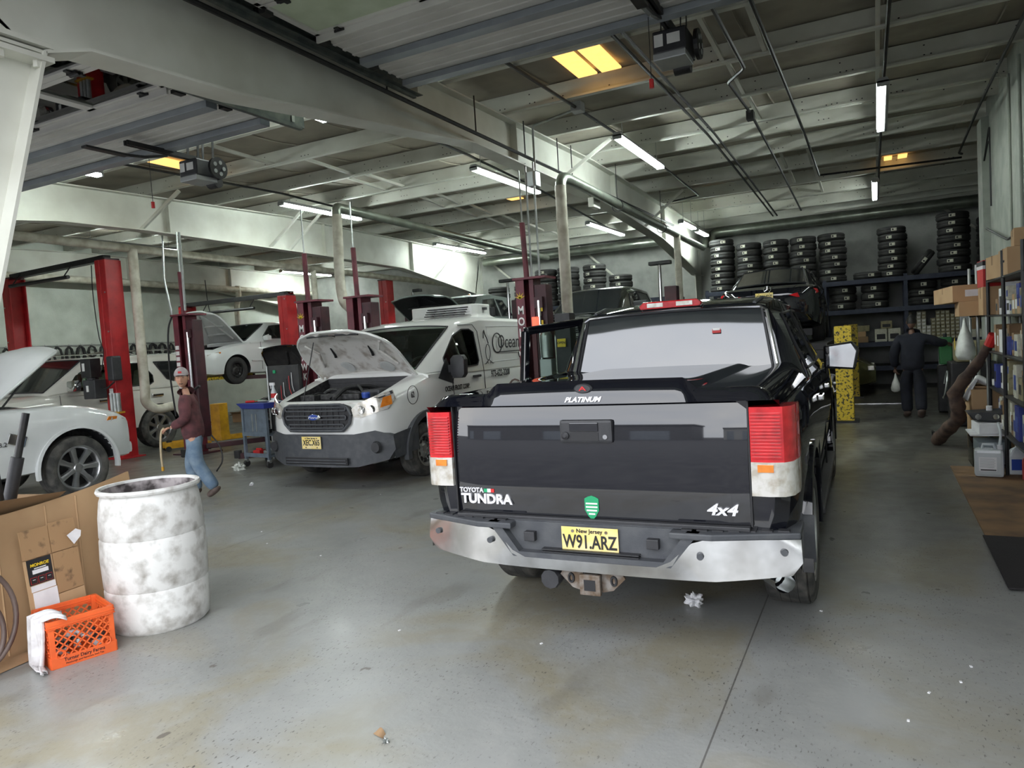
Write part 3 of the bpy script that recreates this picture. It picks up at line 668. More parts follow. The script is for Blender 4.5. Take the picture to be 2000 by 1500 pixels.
def wheel(parent, loc, r=.38, w=.26, rim=.24, spokes=6, side=1, rim_mat='alloy', style='alloy', tyre_mat='dirty_rubber', steer=0.0):
    key = (r, w, rim, spokes, rim_mat, style, tyre_mat)
    if key not in WHEELS:
        t = MB(); p = [(rim, -w*.42), (rim+.02, -w*.48), (lerp(rim, r, .55), -w*.5), (r-.03, -w*.47), (r-.006, -w*.40)]
        for k in range(4):
            c = lerp(-w*.36, w*.36, (k+.5)/4); q = w*.085
            p += [(r-.014, c-q-.006), (r, c-q), (r+.001, c+q), (r-.014, c+q+.006)] if k else [(r-.002, c-q), (r, c+q), (r-.014, c+q+.006)]
        p += [(r-.006, w*.40), (r-.03, w*.47), (lerp(rim, r, .55), w*.5), (rim+.02, w*.48), (rim, w*.42)]
        t.lathe(p, (0, 0, 0), 48, 'x'); tm = t.mesh('tyre', tyre_mat, smooth=40)
        b = MB(); b.lathe([(rim+.004, w*.44), (rim+.012, w*.47), (rim-.012, w*.46), (rim-.03, w*.36), (rim-.035, -w*.4)], (0, 0, 0), 40, 'x')
        if style == 'alloy':
            for k in range(spokes):
                a = 2*PI*k/spokes; ca, sa = math.cos(a), math.sin(a); ta, tb = -sa, ca
                ring = []
                for rad, hw, xx, th in ((.04, .045, .34*w, .06), (rim*.5, .036, .36*w, .04), (rim-.02, .05, .40*w, .03)):
                    ring.append([(xx+dx, rad*ca+h_*ta, rad*sa+h_*tb) for dx, h_ in ((-th, -hw), (0, -hw*.7), (.006, 0), (0, hw*.7), (-th, hw))])
                b.rings(ring, True)
            b.lathe([(.001, .40*w), (.05, .39*w), (.065, .34*w), (.07, .2*w)], (0, 0, 0), 20, 'x')
            for k in range(spokes): a = 2*PI*(k+.5)/spokes; b.cyl((.33*w, .05*math.cos(a), .05*math.sin(a)), (.36*w, .05*math.cos(a), .05*math.sin(a)), .011, 6)
        else:     # pressed steel disc with round holes hinted by raised rings
            b.lathe([(.001, .30*w), (.06, .31*w), (.085, .22*w), (rim*.55, .20*w), (rim*.72, .30*w), (rim-.03, .16*w)], (0, 0, 0), 32, 'x')
            for k in range(5): a = 2*PI*k/5; b.cyl((.3*w, .055*math.cos(a), .055*math.sin(a)), (.36*w, .055*math.cos(a), .055*math.sin(a)), .014, 6)
        rm = b.mesh('rim', rim_mat, smooth=35)
        d = MB(); d.lathe([(.001, .02), (rim-.03, .02), (rim-.03, -.02), (.001, -.02)], (0, 0, 0), 24, 'x'); dm = d.mesh('brake_disc', 'black_steel')
        hm = None
        if style != 'alloy':
            h_ = MB()
            for k in range(spokes): a = 2*PI*(k+.5)/spokes; h_.cyl((.235*w, rim*.68*math.cos(a), rim*.68*math.sin(a)), (.30*w, rim*.68*math.cos(a), rim*.68*math.sin(a)), .03, 10)
            hm = h_.mesh('rim_hole', 'black_steel')
        WHEELS[key] = (tm, rm, dm, hm)
    tm, rm, dm, hm = WHEELS[key]
    t = link('wheel', tm, parent); t.location = loc; t.rotation_euler = (0, 0, (0 if side > 0 else PI)+steer)
    link('rim', rm, t); link('brake_disc', dm, t)
    if hm: link('rim_holes', hm, t)['kind'] = 'stuff'
    return t
def licence_plate(parent, loc, rot, top, number, bottom, w=.305, h=.152):
    o = MB(); o.box((-w/2, -.004, -h/2), (w/2, 0, h/2)); p = o.build('licence_plate', 'plate_yellow', parent, bevel=.002); p.location = loc; p.rotation_euler = rot
    up = (R(90), 0, 0)
    if top: text(top, .030, 'ink_black', p, (0, -.006, h*.37), up, off=.0004)
    text(number, .096, 'ink_black', p, (0, -.006, -.002), up, sx=.72, off=.0018)
    if bottom: text(bottom, .026, 'ink_black', p, (0, -.006, -h*.39), up, off=.0004)
    for x, z in ((-.09, .055), (.09, .055), (-.09, -.058), (.09, -.058)):
        b = MB(); b.cyl((x, -.008, z), (x, -.003, z), .008, 8); b.build('plate_screw', 'rusty_steel', p)
    return p

# ================================================================ BLACK PICKUP (rear towards the door)
T = thing('pickup_truck', 'black pickup truck with lidded bed and chrome rear bumper parked in the doorway', 'truck', (-1.335, 3.31, 0), R(1.2))
c = Car(T, 'black_paint')
c.lower([(.13, .90, .66, 1.23, .0), (.17, .965, .64, 1.28, .0), (.40, 1.0, .56, 1.295, .0), (1.2, 1.005, .52, 1.30, .0), (1.95, 1.0, .44, 1.30, .0), (3.9, 1.0, .42, 1.27, .02), (4.6, 1.0, .46, 1.28, .04), (5.4, .98, .50, 1.20, .04), (5.7, .88, .50, 1.05, .03), (5.82, .70, .52, .95, .0)],
        arches=((1.2, .42, .50), (4.88, .42, .50)))
c.flare(1.2, .42, .50, 'black_paint', .015); c.flare(4.88, .42, .50, 'black_paint', .015)
c.upper([(1.948, .93, 1.27, .78, 1.285), (2.083, .945, 1.28, .69, 1.825), (2.4, .95, 1.28, .72, 1.875), (3.55, .95, 1.28, .71, 1.88), (3.95, .95, 1.28, .66, 1.82), (4.55, .93, 1.27, .80, 1.29)])
rg = c.end_glass(0, 1, .06, .93, .045, 'tint_glass', name='rear_window', bow=.01)
c.end_glass(5, 4, .08, .95, .05)
c.side_glass([(2.18, 1.34), (2.30, 1.74), (3.0, 1.77), (3.0, 1.34)]); c.side_glass([(3.08, 1.34), (3.08, 1.77), (3.5, 1.77), (4.15, 1.36)])
k = MB(); k.tube([(-.76, 1.945, 1.36), (-.685, 2.052, 1.77), (-.64, 2.062, 1.798), (0, 2.066, 1.818), (.64, 2.062, 1.798), (.685, 2.052, 1.77), (.76, 1.945, 1.36)], .012, 6); k.build('chrome_strip', 'chrome', rg)
k = MB(); k.box((.31, 2.003, 1.625), (.37, 2.007, 1.655), EUL(R(-14), 0, 0)); k.build('window_sticker', 'ink_red', rg)
k = MB(); k.box((.315, 2.001, 1.645), (.365, 2.005, 1.662), EUL(R(-14), 0, 0)); k.build('window_sticker', 'ink_white', rg)
# roof seam strips
for x in (-.60, .60):
    k = MB(); k.tube([(x, 2.09, 1.828), (x*1.03, 2.4, 1.873), (x*1.03, 3.5, 1.878)], .013, 6); k.build('roof_strip', 'grey_plastic', T)
# high brake light
k = MB(); k.rings([[(x, y, z) for x, z in ((-.225, 1.835), (-.235, 1.86), (-.20, 1.89), (.20, 1.89), (.235, 1.86), (.225, 1.835))] for y in (2.04, 2.14)]); bl = k.build('high_brake_light', 'red_lens', T, bevel=.008)
for x0, x1 in ((-.17, -.05), (.05, .17)):
    k = MB(); k.box((x0, 2.034, 1.847), (x1, 2.04, 1.878)); k.build('cargo_lamp', 'clear_lens', bl)
# tailgate
k = MB(); k.grid(24, 18, lambda u, v: (lerp(-.785, .785, u), .098+.024*max(0, (v-.5)/.5)**2+.012*abs(2*u-1)**12+.010*max(0, (.25-v)/.25), lerp(.725, 1.312, v)))
k.box((-.785, .128, .725), (.785, .17, 1.312)); tg = k.build('tailgate', 'black_paint', T, smooth=50)
for x in (-.792, .792):
    k = MB(); k.box((x-.004, .10, .72), (x+.004, .13, 1.312)); k.build('panel_gap', 'ink_black', tg)
k = MB(); k.box((-.785, .075, .700), (.785, .16, .722)); k.build('lower_sill', 'black_plastic', tg, bevel=.005)
hb = MB(); hb.box((-.142, .078, 1.095), (.142, .11, 1.215)); hb = hb.build('handle_bezel', 'black_plastic', tg, bevel=.015); hb.location = (0, .0, .02)
k = MB(); k.box((-.085, .070, 1.155), (.07, .082, 1.203)); k.build('handle', 'black_paint', hb, bevel=.006)
k = MB(); k.box((-.085, .0755, 1.108), (.07, .080, 1.150)); k.build('handle_recess', 'ink_black', hb)
k = MB(); k.lathe([(.02, 0), (.02, -.012), (.008, -.02), (.001, -.02)], (-.108, .078, 1.135), 12, 'y'); k.build('camera_lens', 'black_plastic', hb)
k = MB(); k.lathe([(.012, 0), (.012, -.006), (.001, -.006)], (.105, .078, 1.128), 12, 'y'); k.build('key_lock', 'chrome', hb)
up = (R(90), 0, 0)
text('TUNDRA', .072, 'badge_silver', tg, (-.605, .098, .800), up, extrude=.006, sx=1.05, off=.003)
text('TOYOTA', .036, 'badge_silver', tg, (-.695, .098, .848), up, extrude=.004, sx=1.0, off=.0012)
for i, mm in enumerate(('ink_green', 'ink_white', 'ink_red')):
    k = MB(); k.box((-.618+i*.021, .096, .838), (-.597+i*.021, .099, .858)); k.build('flag_sticker', mm, tg)
text('4x4', .075, 'badge_silver', tg, (.655, .098, .795), up, extrude=.006, sx=1.25, shear=.25, off=.002)
sh = [(-.038, .05), (-.02, .06), (0, .066), (.02, .06), (.038, .05), (.038, -.01), (.02, -.042), (0, -.062), (-.02, -.042), (-.038, -.01)]
k = MB(); k.prism(sh, .098, .102, lambda u, v, h: (u+.005, h, v+.775)); sk = k.build('shield_sticker', 'ink_green', tg)
for z, a in ((.80, .031), (.782, .031), (.764, .028), (.746, .017)):
    k = MB(); k.box((.005-a, .0955, z-.004), (.005+a, .0985, z+.004)); k.build('sticker_stripe', 'ink_white', sk)
# bed lid with spoiler
def lid(u, v):
    x = lerp(-.935, .935, u); y = lerp(.10, 1.95, v); a = abs(x)
    raise_ = .052*max(0, min(1, (.56-a)/.05)); ridge = .05*math.exp(-((a-.80)/.10)**2)
    edge = -.10*max(0, (a-.82)/.115)**2
    z = 1.372+raise_*(.35+.65*math.exp(-v*6))+ridge*.4*v+edge+.012*(1-(x/.97)**2)
    return (x, y+.03*(a/.97)**2, z)
k = MB(); k.grid(60, 24, lid); nl = 61
k.grid(60, 3, lambda u, v: ((lambda p: (p[0], p[1]-.06*v**.8, lerp(p[2], 1.318, v)))(lid(u, 0))))
for u in (0, 1): k.grid(1, 24, lambda a, v: ((lambda p: (p[0], p[1], lerp(p[2], 1.29, a)))(lid(u, v))))
ld = k.build('bed_lid', 'black_paint', T, smooth=38)
text('PLATINUM', .036, 'badge_silver', ld, (.005, .048, 1.340), (R(70), 0, 0), extrude=.003, sx=1.1, shear=.3, off=.0012)
k = MB(); k.lathe([(.001, -.012), (.035, -.012), (.043, -.004), (.043, .004)], (0, 0, 0), 20, 'y'); bd = k.build('badge', 'black_plastic', ld, smooth=40); bd.location = (.005, .072, 1.395); bd.scale = (1.15, 1, .6)
text('A', .05, 'ink_red', bd, (0, -.014, 0), up, extrude=.001, off=.001)
# tail lights wrap around the corners
for sx in (-1, 1):
    def tl(z0, z1, m_, nm, par, off=0.0):
        q = MB(); rr = []
        for z in frange(z0, z1, 5):
            rr.append([(sx*x, y, z) for x, y in ((.80, .085-off), (.88, .078-off), (.945, .09-off), (.978+off, .13), (.995+off, .22), (1.0, .30), (.96, .30), (.80, .15))])
        q.rings(rr); return q.build(nm, m_, par, smooth=40)
    L_ = tl(.90, 1.285, 'red_lens', 'tail_light', T)
    tl(.872, 1.03, 'clear_lens', 'reversing_lens', L_, .004)
    q = MB(); q.box((min(sx*.83, sx*.90), .070, .985), (max(sx*.83, sx*.90), .076, 1.02)); q.build('amber_reflector', 'amber_lens', L_)
    for i in range(14):                                    # moulded ribs of the lens
        z = 1.05+i*.0155; q = MB(); q.box((min(sx*.805, sx*.935), .071, z), (max(sx*.805, sx*.935), .080, z+.006)); q.build('lens_rib', 'red_lens', L_)
# bumper
def bx_(x): return .02+.115*(abs(x)/1.0)**3.2               # plan curve
out = [(-1.0, .665), (-.60, .668), (-.52, .645), (-.42, .555), (-.35, .522), (.35, .522), (.42, .555), (.52, .645), (.60, .668), (1.0, .665), (1.005, .56), (.96, .50), (.62, .462), (-.62, .462), (-.96, .50), (-1.005, .56)]
k = MB(); k.prism(dens(out, .05), 0, .05, lambda u, v, h: (u, bx_(u)+h-.02*math.sin(PI*max(0, min(1, (v-.46)/.21))), v)); bp = tri(k.build('rear_bumper', 'worn_chrome', T, smooth=40))
for sx in (-1, 1):
    k = MB(); k.grid(3, 6, lambda u, v: (sx*lerp(1.0, .985, u), lerp(.135, .55, u), lerp(.50, .665, v))); k.build('bumper_end', 'worn_chrome', bp)
    k = MB(); k.prism([(sx*.42, .0), (sx*.62, -.0), (sx*1.0, .12), (sx*1.0, .34), (sx*.42, .2)], .668, .70, lambda u, v, h: (u, v, h)); st = k.build('step_pad', 'grey_plastic', bp, bevel=.008)
    for i in range(7):
        x = .47+i*.072; q = MB(); q.box((min(sx*x, sx*(x+.05)), bx_(x)+.015, .70), (max(sx*x, sx*(x+.05)), .16, .706)); q.build('tread_pad', 'black_plastic', st)
    k = MB(); k.box((min(sx*.30, sx*.36), .03, .60), (max(sx*.30, sx*.36), .07, .65)); k.build('plate_lamp', 'black_plastic', bp, bevel=.004)
for x, z in ((-.93, .605), (-.56, .595), (.56, .585), (.93, .61)):
    k = MB(); k.cyl((x, bx_(x)-.021, z), (x, bx_(x)+.01, z), .016, 12); k.build('parking_sensor', 'grey_plastic', bp)
k = MB(); rec = [(-.56, .70), (-.50, .645), (-.40, .55), (-.34, .520), (.34, .520), (.40, .55), (.50, .645), (.56, .70)]
k.prism(rec, .065, .12, lambda u, v, h: (u, h, v)); k.prism([(-.42, .522), (.42, .522), (.56, .70), (.50, .70), (.385, .548), (-.385, .548), (-.50, .70), (-.56, .70)], .012, .07, lambda u, v, h: (u, h, v))
k.box((-.52, .075, .690), (.52, .16, .704)); tri(k.build('plate_recess', 'grey_plastic', bp))
for z in (.540, .552, .564): 
    q = MB(); q.box((-.26, .025, z-.003), (.26, .075, z+.003)); q.build('recess_rib', 'black_plastic', bp)
licence_plate(T, (0.0, .055, .61), (0, 0, 0), 'New Jersey', 'W91.ARZ', 'Garden State')
# hitch
h = MB(); h.box((-.045, .02, .355), (.045, .30, .44)); h.box((-.055, .015, .345), (.055, .04, .45)); hp = h.build('hitch_receiver', 'rusty_steel', T, bevel=.004)
q = MB(); q.box((-.03, .012, .37), (.03, .017, .425)); q.build('receiver_opening', 'ink_black', hp)
for sx in (-1, 1):
    q = MB(); q.prism([(sx*.05, .455), (sx*.16, .455), (sx*.175, .43), (sx*.11, .365), (sx*.05, .35)], .06, .075, lambda u, v, h: (u, h, v)); q.build('chain_plate', 'rusty_steel', hp)
    q = MB(); q.tube([(sx*.115+.022*math.cos(a)*.6, .058, .415+.022*math.sin(a)) for a in [2*PI*i/12 for i in range(13)]], .007, 5); q.build('chain_loop', 'ink_black', hp)
q = MB(); q.box((-.5, .10, .44), (.5, .17, .50)); q.build('hitch_beam', 'rusty_steel', hp)
q = MB(); q.lathe([(.001, -.04), (.05, -.04), (.055, -.02), (.05, .05)], (-.225, .07, .405), 10, 'y'); q.build('trailer_socket', 'black_plastic', T, smooth=30)
# exhaust, mud flaps, wheels, underside
k = MB(); k.tube([(.62, 1.1, .46), (.68, .55, .46), (.86, .26, .45)], .045, 14); ex = k.build('exhaust_pipe', 'galvanised', T, smooth=40)
k = MB(); k.tube([(.78, .38, .452), (.92, .17, .445)], .052, 14, False); k.build('tail_pipe_tip', 'chrome', ex, smooth=40)
for sx in (-1, 1):
    k = MB(); k.grid(3, 6, lambda u, v: (sx*lerp(.70, 1.03, u), .66-.06*math.sin(v*2.2), lerp(.40, .66, v))); k.grid(3, 6, lambda u, v: (sx*lerp(.70, 1.03, u), .68-.06*math.sin(v*2.2), lerp(.40, .66, v))); k.build('mud_flap', 'grey_plastic', T, smooth=40)
    wheel(T, (sx*.865, 1.2, .405), .405, .275, .262, 6, sx); wheel(T, (sx*.865, 4.88, .405), .405, .275, .262, 6, sx)
k = MB(); k.box((-.55, .3, .42), (.55, 5.2, .62)); k.cyl((-.75, 1.2, .40), (.75, 1.2, .40), .06, 10); k.lathe([(.001, -.14), (.1, -.12), (.14, 0), (.1, .12), (.001, .14)], (0, 1.2, .40), 14, 'x'); k.build('chassis', 'black_steel', T)
# spare wheel hint, running board, doors, handles, mirror
for sx in (-1, 1):
    k = MB(); k.box((min(sx*.94, sx*1.07), 1.85, .36), (max(sx*.94, sx*1.03), 4.2, .41)); k.build('running_board', 'black_plastic', T, bevel=.015)
    for y in (2.0, 3.04, 4.12):
        q = MB(); q.tube([(sx*(.998 if z < 1.1 else .975), y, z) for z in (.50, .8, 1.1, 1.22)], .006, 4); q.build('door_gap', 'ink_black', T)
    for y in (2.2, 3.25):
        q = MB(); q.box((min(sx*.985, sx*1.03), y, 1.10), (max(sx*.985, sx*1.03), y+.17, 1.14)); q.build('door_handle', 'chrome', T, bevel=.01)
    q = MB(); q.prism([(.0, -.11), (.0, .10), (.24, .13), (.30, .05), (.26, -.13)], 3.86, 3.98, lambda u, v, h: (sx*(.97+u), h, 1.34+v)); mi = q.build('door_mirror', 'black_paint', T, bevel=.02)
    q = MB(); q.prism([(.05, -.09), (.05, .09), (.23, .11), (.27, .04), (.24, -.11)], 3.853, 3.858, lambda u, v, h: (sx*(.97+u), h, 1.34+v)); q.build('mirror_glass', 'chrome', mi)
k = MB(); k.box((.985, .62, .93), (1.006, .80, .97)); k.build('side_marker', 'black_plastic', T)
# open rear-hinged-forward door on the far side
dr = bpy.data.objects.new('open_door', None); COL.objects.link(dr); dr.parent = T; dr.location = (-1.0, 3.05, 0); dr.rotation_euler = (0, 0, R(-28)); dr.scale = (1, .8, 1)
outl = [(0, .55), (-1.0, .55), (-1.0, 1.28), (-.94, 1.74), (-.12, 1.80), (0, 1.30)]
k = MB()
for a, b_ in zip([(0, 1.28), (-1.0, 1.28), (-.94, 1.74), (-.12, 1.80)], [(-1.0, 1.28), (-.94, 1.74), (-.12, 1.80), (0, 1.28)]): k.bar((-.0, a[0], a[1]), (-.0, b_[0], b_[1]), .07, .07, up=(1, 0, 0))
k.box((-.04, -1.0, .55), (.05, 0, 1.28)); k.build('door_frame', 'black_paint', dr, bevel=.012)
k = MB(); k.prism([(-.96, 1.30), (-.91, 1.71), (-.14, 1.76), (-.03, 1.30)], -.003, .003, lambda u, v, h: (h, u, v)); k.build('door_glass', 'window_glass', dr)
k = MB(); k.box((.045, -.95, .6), (.07, -.05, 1.22)); k.build('door_trim', 'interior_dark', dr, bevel=.01)
# ================================================================ WHITE CARGO VAN (front towards the door, hood up)
V = thing('cargo_van', 'white refrigerated cargo van with raised hood and number 62 on its fender', 'van', (-6.21, 6.82, 0), PI)
c = Car(V, 'white_paint')
eb = MB(); eb.box((-.68, -.99, .70), (.68, -.13, 1.6))
c.lower([(-5.4, 1.0, .42, 1.30, 0), (-3.0, 1.03, .36, 1.32, 0), (-2.0, 1.03, .36, 1.32, 0), (-1.15, 1.02, .36, 1.33, .0), (-.95, 1.015, .36, 1.29, .0), (-.6, .99, .33, 1.19, .0), (-.3, .95, .30, 1.11, .0), (-.12, .88, .28, 1.06, .0), (-.02, .76, .30, 1.0, .0), (.04, .60, .34, .90, .0)],
        arches=((-.87, .36, .43), (-4.4, .36, .43)), extra=(eb,), extra_mats=('engine_black',))
GH = [(-5.4, .97, 1.29, .90, 2.02), (-2.5, 1.0, 1.31, .92, 2.07), (-1.98, 1.0, 1.31, .88, 2.00), (-1.9, 1.0, 1.31, .86, 1.96), (-1.02, .97, 1.30, .80, 1.345)]
c.gh = GH
cabin = MB(); cabin.rings([[(x*.9, -2.75, z) for x, z in ((-.95, 1.29), (.95, 1.29), (.85, 1.95), (-.85, 1.95))], [(x*.9, -2.0, z) for x, z in ((-.95, 1.29), (.95, 1.29), (.84, 1.92), (-.84, 1.92))], [(x*.9, -1.15, z) for x, z in ((-.9, 1.29), (.9, 1.29), (.82, 1.36), (-.82, 1.36))]])
def ws_pt(u, t, off):
    a, b = GH[4], GH[3]; w_ = lerp(a[3], b[3], t)-.075; y = lerp(a[0], b[0], t); z = lerp(a[4], b[4], t); dy, dz = b[0]-a[0], b[4]-a[4]; L_ = math.hypot(dy, dz)
    return (u*w_, y+dz/L_*off, z-dy/L_*off)
wsc = MB(); wsc.rings([[ws_pt(u, t, o_) for u, t in ((-1, .07), (1, .07), (1, .93), (-1, .93))] for o_ in (-.22, .12)])
swp = [(-2.28, 1.36), (-2.33, 1.42), (-2.30, 1.84), (-2.20, 1.885), (-2.02, 1.885), (-1.82, 1.80), (-1.50, 1.50), (-1.47, 1.38), (-1.55, 1.34)]
sw = MB(); sw.prism(swp, -1.3, 1.3, lambda u, v, h: (h, u, v))
c.upper(GH, name='upper_body', extra=(cabin, sw, wsc), extra_mats=('interior_grey', 'black_plastic', 'black_plastic'))
c.end_glass(4, 3, .05, .95, .06, 'window_glass', bow=.03)
c.side_glass(swp, 'window_glass')
# black corner ahead of the side window, mirrors, handles
c.patch([(-1.44, 1.50), (-1.54, 1.34), (-1.56, 1.14), (-1.20, 1.24)], 'black_plastic', lambda y, z: lerp(1.012, .985, max(0, min(1, (z-1.1)/.35))), 'quarter_panel', sides=(-1, 1))
for sx in (-1, 1):
    k = MB(); k.rings([[(sx*(1.06+x), -1.50+dy, z) for x, z in ((0, 1.27), (.04, 1.22), (.17, 1.22), (.21, 1.27), (.22, 1.47), (.18, 1.53), (.05, 1.53), (.0, 1.48))] for dy in (-.04, .02, .07)]); mi = k.build('door_mirror', 'black_plastic', V, smooth=40, bevel=.015)
    k = MB(); k.box((min(sx*.98, sx*1.08), -1.52, 1.30), (max(sx*.98, sx*1.08), -1.46, 1.40)); k.build('mirror_arm', 'black_plastic', mi)
    k = MB(); k.box((min(sx*1.02, sx*1.06), -2.28, 1.185), (max(sx*1.02, sx*1.06), -2.08, 1.22)); k.build('door_handle', 'black_plastic', V, bevel=.01)
    q = MB(); q.tube([(sx*1.03, -1.62, .52), (sx*1.032, -1.55, .85), (sx*1.03, -1.52, 1.15), (sx*1.02, -1.6, 1.3)], .006, 4); q.build('door_gap', 'ink_black', V)
    q = MB(); q.tube([(sx*1.03, -2.42, .5), (sx*1.033, -2.42, 1.0), (sx*1.02, -2.42, 1.31), (sx*.955, -2.40, 1.85), (sx*.94, -2.3, 1.95), (sx*.90, -1.95, 1.95)], .006, 4); q.build('door_gap', 'ink_black', V)
    # pressed panel outline on the cargo side
    P_ = [(-2.75, 1.38), (-4.9, 1.38), (-4.9, 1.92), (-2.7, 1.92)]
    q = MB(); q.tube([(sx*(c.gx(u, v)+.001), u, v) for u, v in dens(P_, .1)]+[(sx*c.gx(-2.75, 1.38), -2.75, 1.38)], .008, 5, False); q.build('panel_line', 'silver_white', V)
    c.patch([(-1.5, .36), (-3.9, .36), (-3.9, .58), (-1.5, .58)], 'grey_plastic', lambda y, z: 1.008, 'side_moulding', sides=(sx,))
# plastic bumper, arches
k = MB(); k.prism(dens([(-.985, .62), (-.80, .70), (-.55, .665), (.55, .665), (.80, .70), (.985, .62), (1.0, .46), (.93, .34), (.6, .27), (-.6, .27), (-.93, .34), (-1.0, .46)], .06), 0, .10, lambda u, v, h: (u, -.30*(abs(u)/1.0)**2.6+.13-h, v)); bp = tri(k.build('front_bumper', 'grey_plastic', V, smooth=40))
for sx in (-1, 1):
    k = MB(); k.grid(4, 4, lambda u, v: (sx*lerp(.985, 1.035, u), lerp(-.17, -.62, u), lerp(.34, .64, v)+.06*u)); k.build('bumper_corner', 'grey_plastic', bp, smooth=60)
    k = MB(); k.lathe([(.001, .03), (.06, .03), (.075, 0)], (sx*.82, -.03, .50), 14, 'y'); k.build('fog_lamp_blank', 'black_plastic', bp)
k = MB(); k.box((-.50, .115, .30), (.50, .135, .39)); lg = k.build('lower_grille', 'ink_black', bp, bevel=.01)
for z in (.325, .36):
    k = MB(); k.box((-.48, .13, z-.006), (.48, .142, z+.006)); k.build('grille_bar', 'grey_plastic', lg)
c.flare(-.87, .36, .43, 'grey_plastic', .035, wide=.07); c.flare(-4.4, .36, .43, 'grey_plastic', .03, wide=.06)
# grille: dark hexagon with three pairs of bars
hexo = [(-.55, .90), (-.50, 1.00), (-.40, 1.035), (.40, 1.035), (.50, 1.00), (.55, .90), (.52, .80), (.42, .715), (-.42, .715), (-.52, .80)]
k = MB(); k.prism(hexo, .02, .09, lambda u, v, h: (u, h-.10*abs(u)**2.2+.0, v)); gr = k.build('grille', 'ink_black', V)
k = MB(); q = [(u, .095-.10*abs(u)**2.2, v) for u, v in dens(hexo, .06)]; k.tube(q+[q[0]], .018, 6, False); k.build('grille_surround', 'grey_plastic', gr)
for z in (.98, .875, .77):
    for dz in (-.022, .022):
        w_ = .46 if z > .8 else .42; k = MB(); k.tube([(x, .10-.10*abs(x)**2.2, z+dz) for x in frange(-w_, w_, 12)], .011, 6); k.build('grille_bar', 'grey_plastic', gr)
    for sx in (-1, 1):
        k = MB(); k.tube([(sx*(w_+.02*math.sin(a)), .10-.10*w_**2.2, z+.022*math.cos(a)) for a in frange(0, PI, 6)], .011, 6); k.build('bar_end', 'grey_plastic', gr)
for x in frange(-.45, .45, 10):
    k = MB(); k.cyl((x, .085-.10*abs(x)**2.2, .735), (x, .085-.10*abs(x)**2.2, 1.02), .005, 5); k.build('grille_rib', 'black_plastic', gr)
k = MB(); k.lathe([(.001, .022), (.045, .02), (.056, .012), (.06, 0)], (0, 0, 0), 24, 'y'); bd = k.build('badge', 'chrome', gr, smooth=40); bd.location = (0, .10, .885); bd.scale = (1.7, 1, .75)
k = MB(); k.lathe([(.001, .024), (.046, .022), (.048, .0)], (0, 0, 0), 24, 'y'); b2 = k.build('badge_field', 'ink_blue', bd, smooth=40)
# "Ford" script on the oval, readable from the front (van front faces -Y in the world = +y here)
text('Ford', .05, 'ink_white', bd, (0, .028, -.004), (R(90), 0, PI), extrude=.002, shear=.3, sx=1.0)
# headlights
for sx in (-1, 1):
    hp = [(.56, .97), (.62, 1.03), (.78, 1.10), (.945, 1.17), (.965, 1.06), (.92, .95), (.66, .86), (.58, .88)]
    fn = lambda u, v, h: (sx*u, -.36*(abs(u)/1.0)**3.2+.105-.12*max(0, v-.95)+h-.55*max(0, u-.86), v)
    k = MB(); k.prism(dens(hp, .05), 0, .02, fn); hl = tri(k.build('headlight', 'clear_lens', V, smooth=50))
    k = MB(); k.prism([(.865, .97), (.885, 1.09), (.94, 1.11), (.95, 1.0)], .02, .028, fn); k.build('turn_signal', 'amber_lens', hl)
    k = MB(); k.prism([(.80, 1.10), (.945, 1.165), (.955, 1.13), (.86, 1.08)], .02, .026, fn); k.build('headlight_mask', 'black_plastic', hl)
    for x in (.68, .79):
        k = MB(); k.lathe([(.001, 0), (.045, .008), (.05, .02)], fn(x, .96, .018), 14, 'y'); k.build('headlamp_reflector', 'chrome', hl, smooth=40)
licence_plate(V, (.03, .15, .575), (0, 0, PI), 'New Jersey', 'XEC.X65', '')
# hood, propped open
H = bpy.data.objects.new('hood', None); COL.objects.link(H); H.parent = V; H.location = (0, -1.06, 1.325); H.rotation_euler = (R(41), 0, 0)
def hood_pt(u, v, off=0.0):
    w_ = smoothtab([(0, .80), (.45, .80), (.72, .74), (.88, .60), (.96, .46), (1.0, .30)], v); x = lerp(-w_, w_, u); a = abs(x)/.8
    return (x, v*.98, .05*(1-a*a)*(1-.3*v)-.10*max(0, v-.7)/.3*.8-.05*a**4+off)
k = MB(); k.grid(24, 20, lambda u, v: hood_pt(u, v, .02)); k.build('hood_skin', 'white_paint', H, smooth=50)
def inner(u, v):
    p = hood_pt(u, v, -.012); d = .03*max(0, math.sin(PI*min(1, max(0, (v-.12)/.72))))*max(0, 1-abs(2*u-1)**6); r_ = .015*math.exp(-((abs(2*u-1)-.5)/.10)**2)
    return (p[0]*.985, p[1], p[2]+d-r_*1.2)
k = MB(); k.grid(36, 24, inner); k.build('hood_inner', 'hood_dirty', H, smooth=50)
k = MB(); e = [hood_pt(0, t) for t in frange(0, 1, 12)]+[hood_pt(t, 1) for t in frange(0, 1, 8)][1:]+[hood_pt(1, t) for t in frange(1, 0, 12)][1:]; k.tube(e, .018, 6, False); k.build('hood_edge', 'white_paint', H, smooth=50)
k = MB(); k.tube([hood_pt(t, .93, -.02) for t in frange(.1, .9, 8)], .014, 6); k.build('hood_seal', 'black_plastic', H)
for u, v in ((.30, .48), (.70, .48)):
    k = MB(); p = Vector(inner(u, v)); k.tube([p+Vector((0, .1, -.012)), p+Vector((.02, -.04, -.012)), p+Vector((.035, -.08, -.012))], .018, 6, rs=[.008, .018, .022]); k.build('hood_slot', 'ink_black', H)
for u in (.25, .68):
    k = MB(); p = Vector(inner(u, .18)); k.lathe([(.001, 0), (.10, 0), (.11, -.008), (.09, -.012), (.001, -.012)], (p.x, p.y, p.z-.004), 18, 'z'); o = k.build('vent_recess', 'interior_grey', H); 
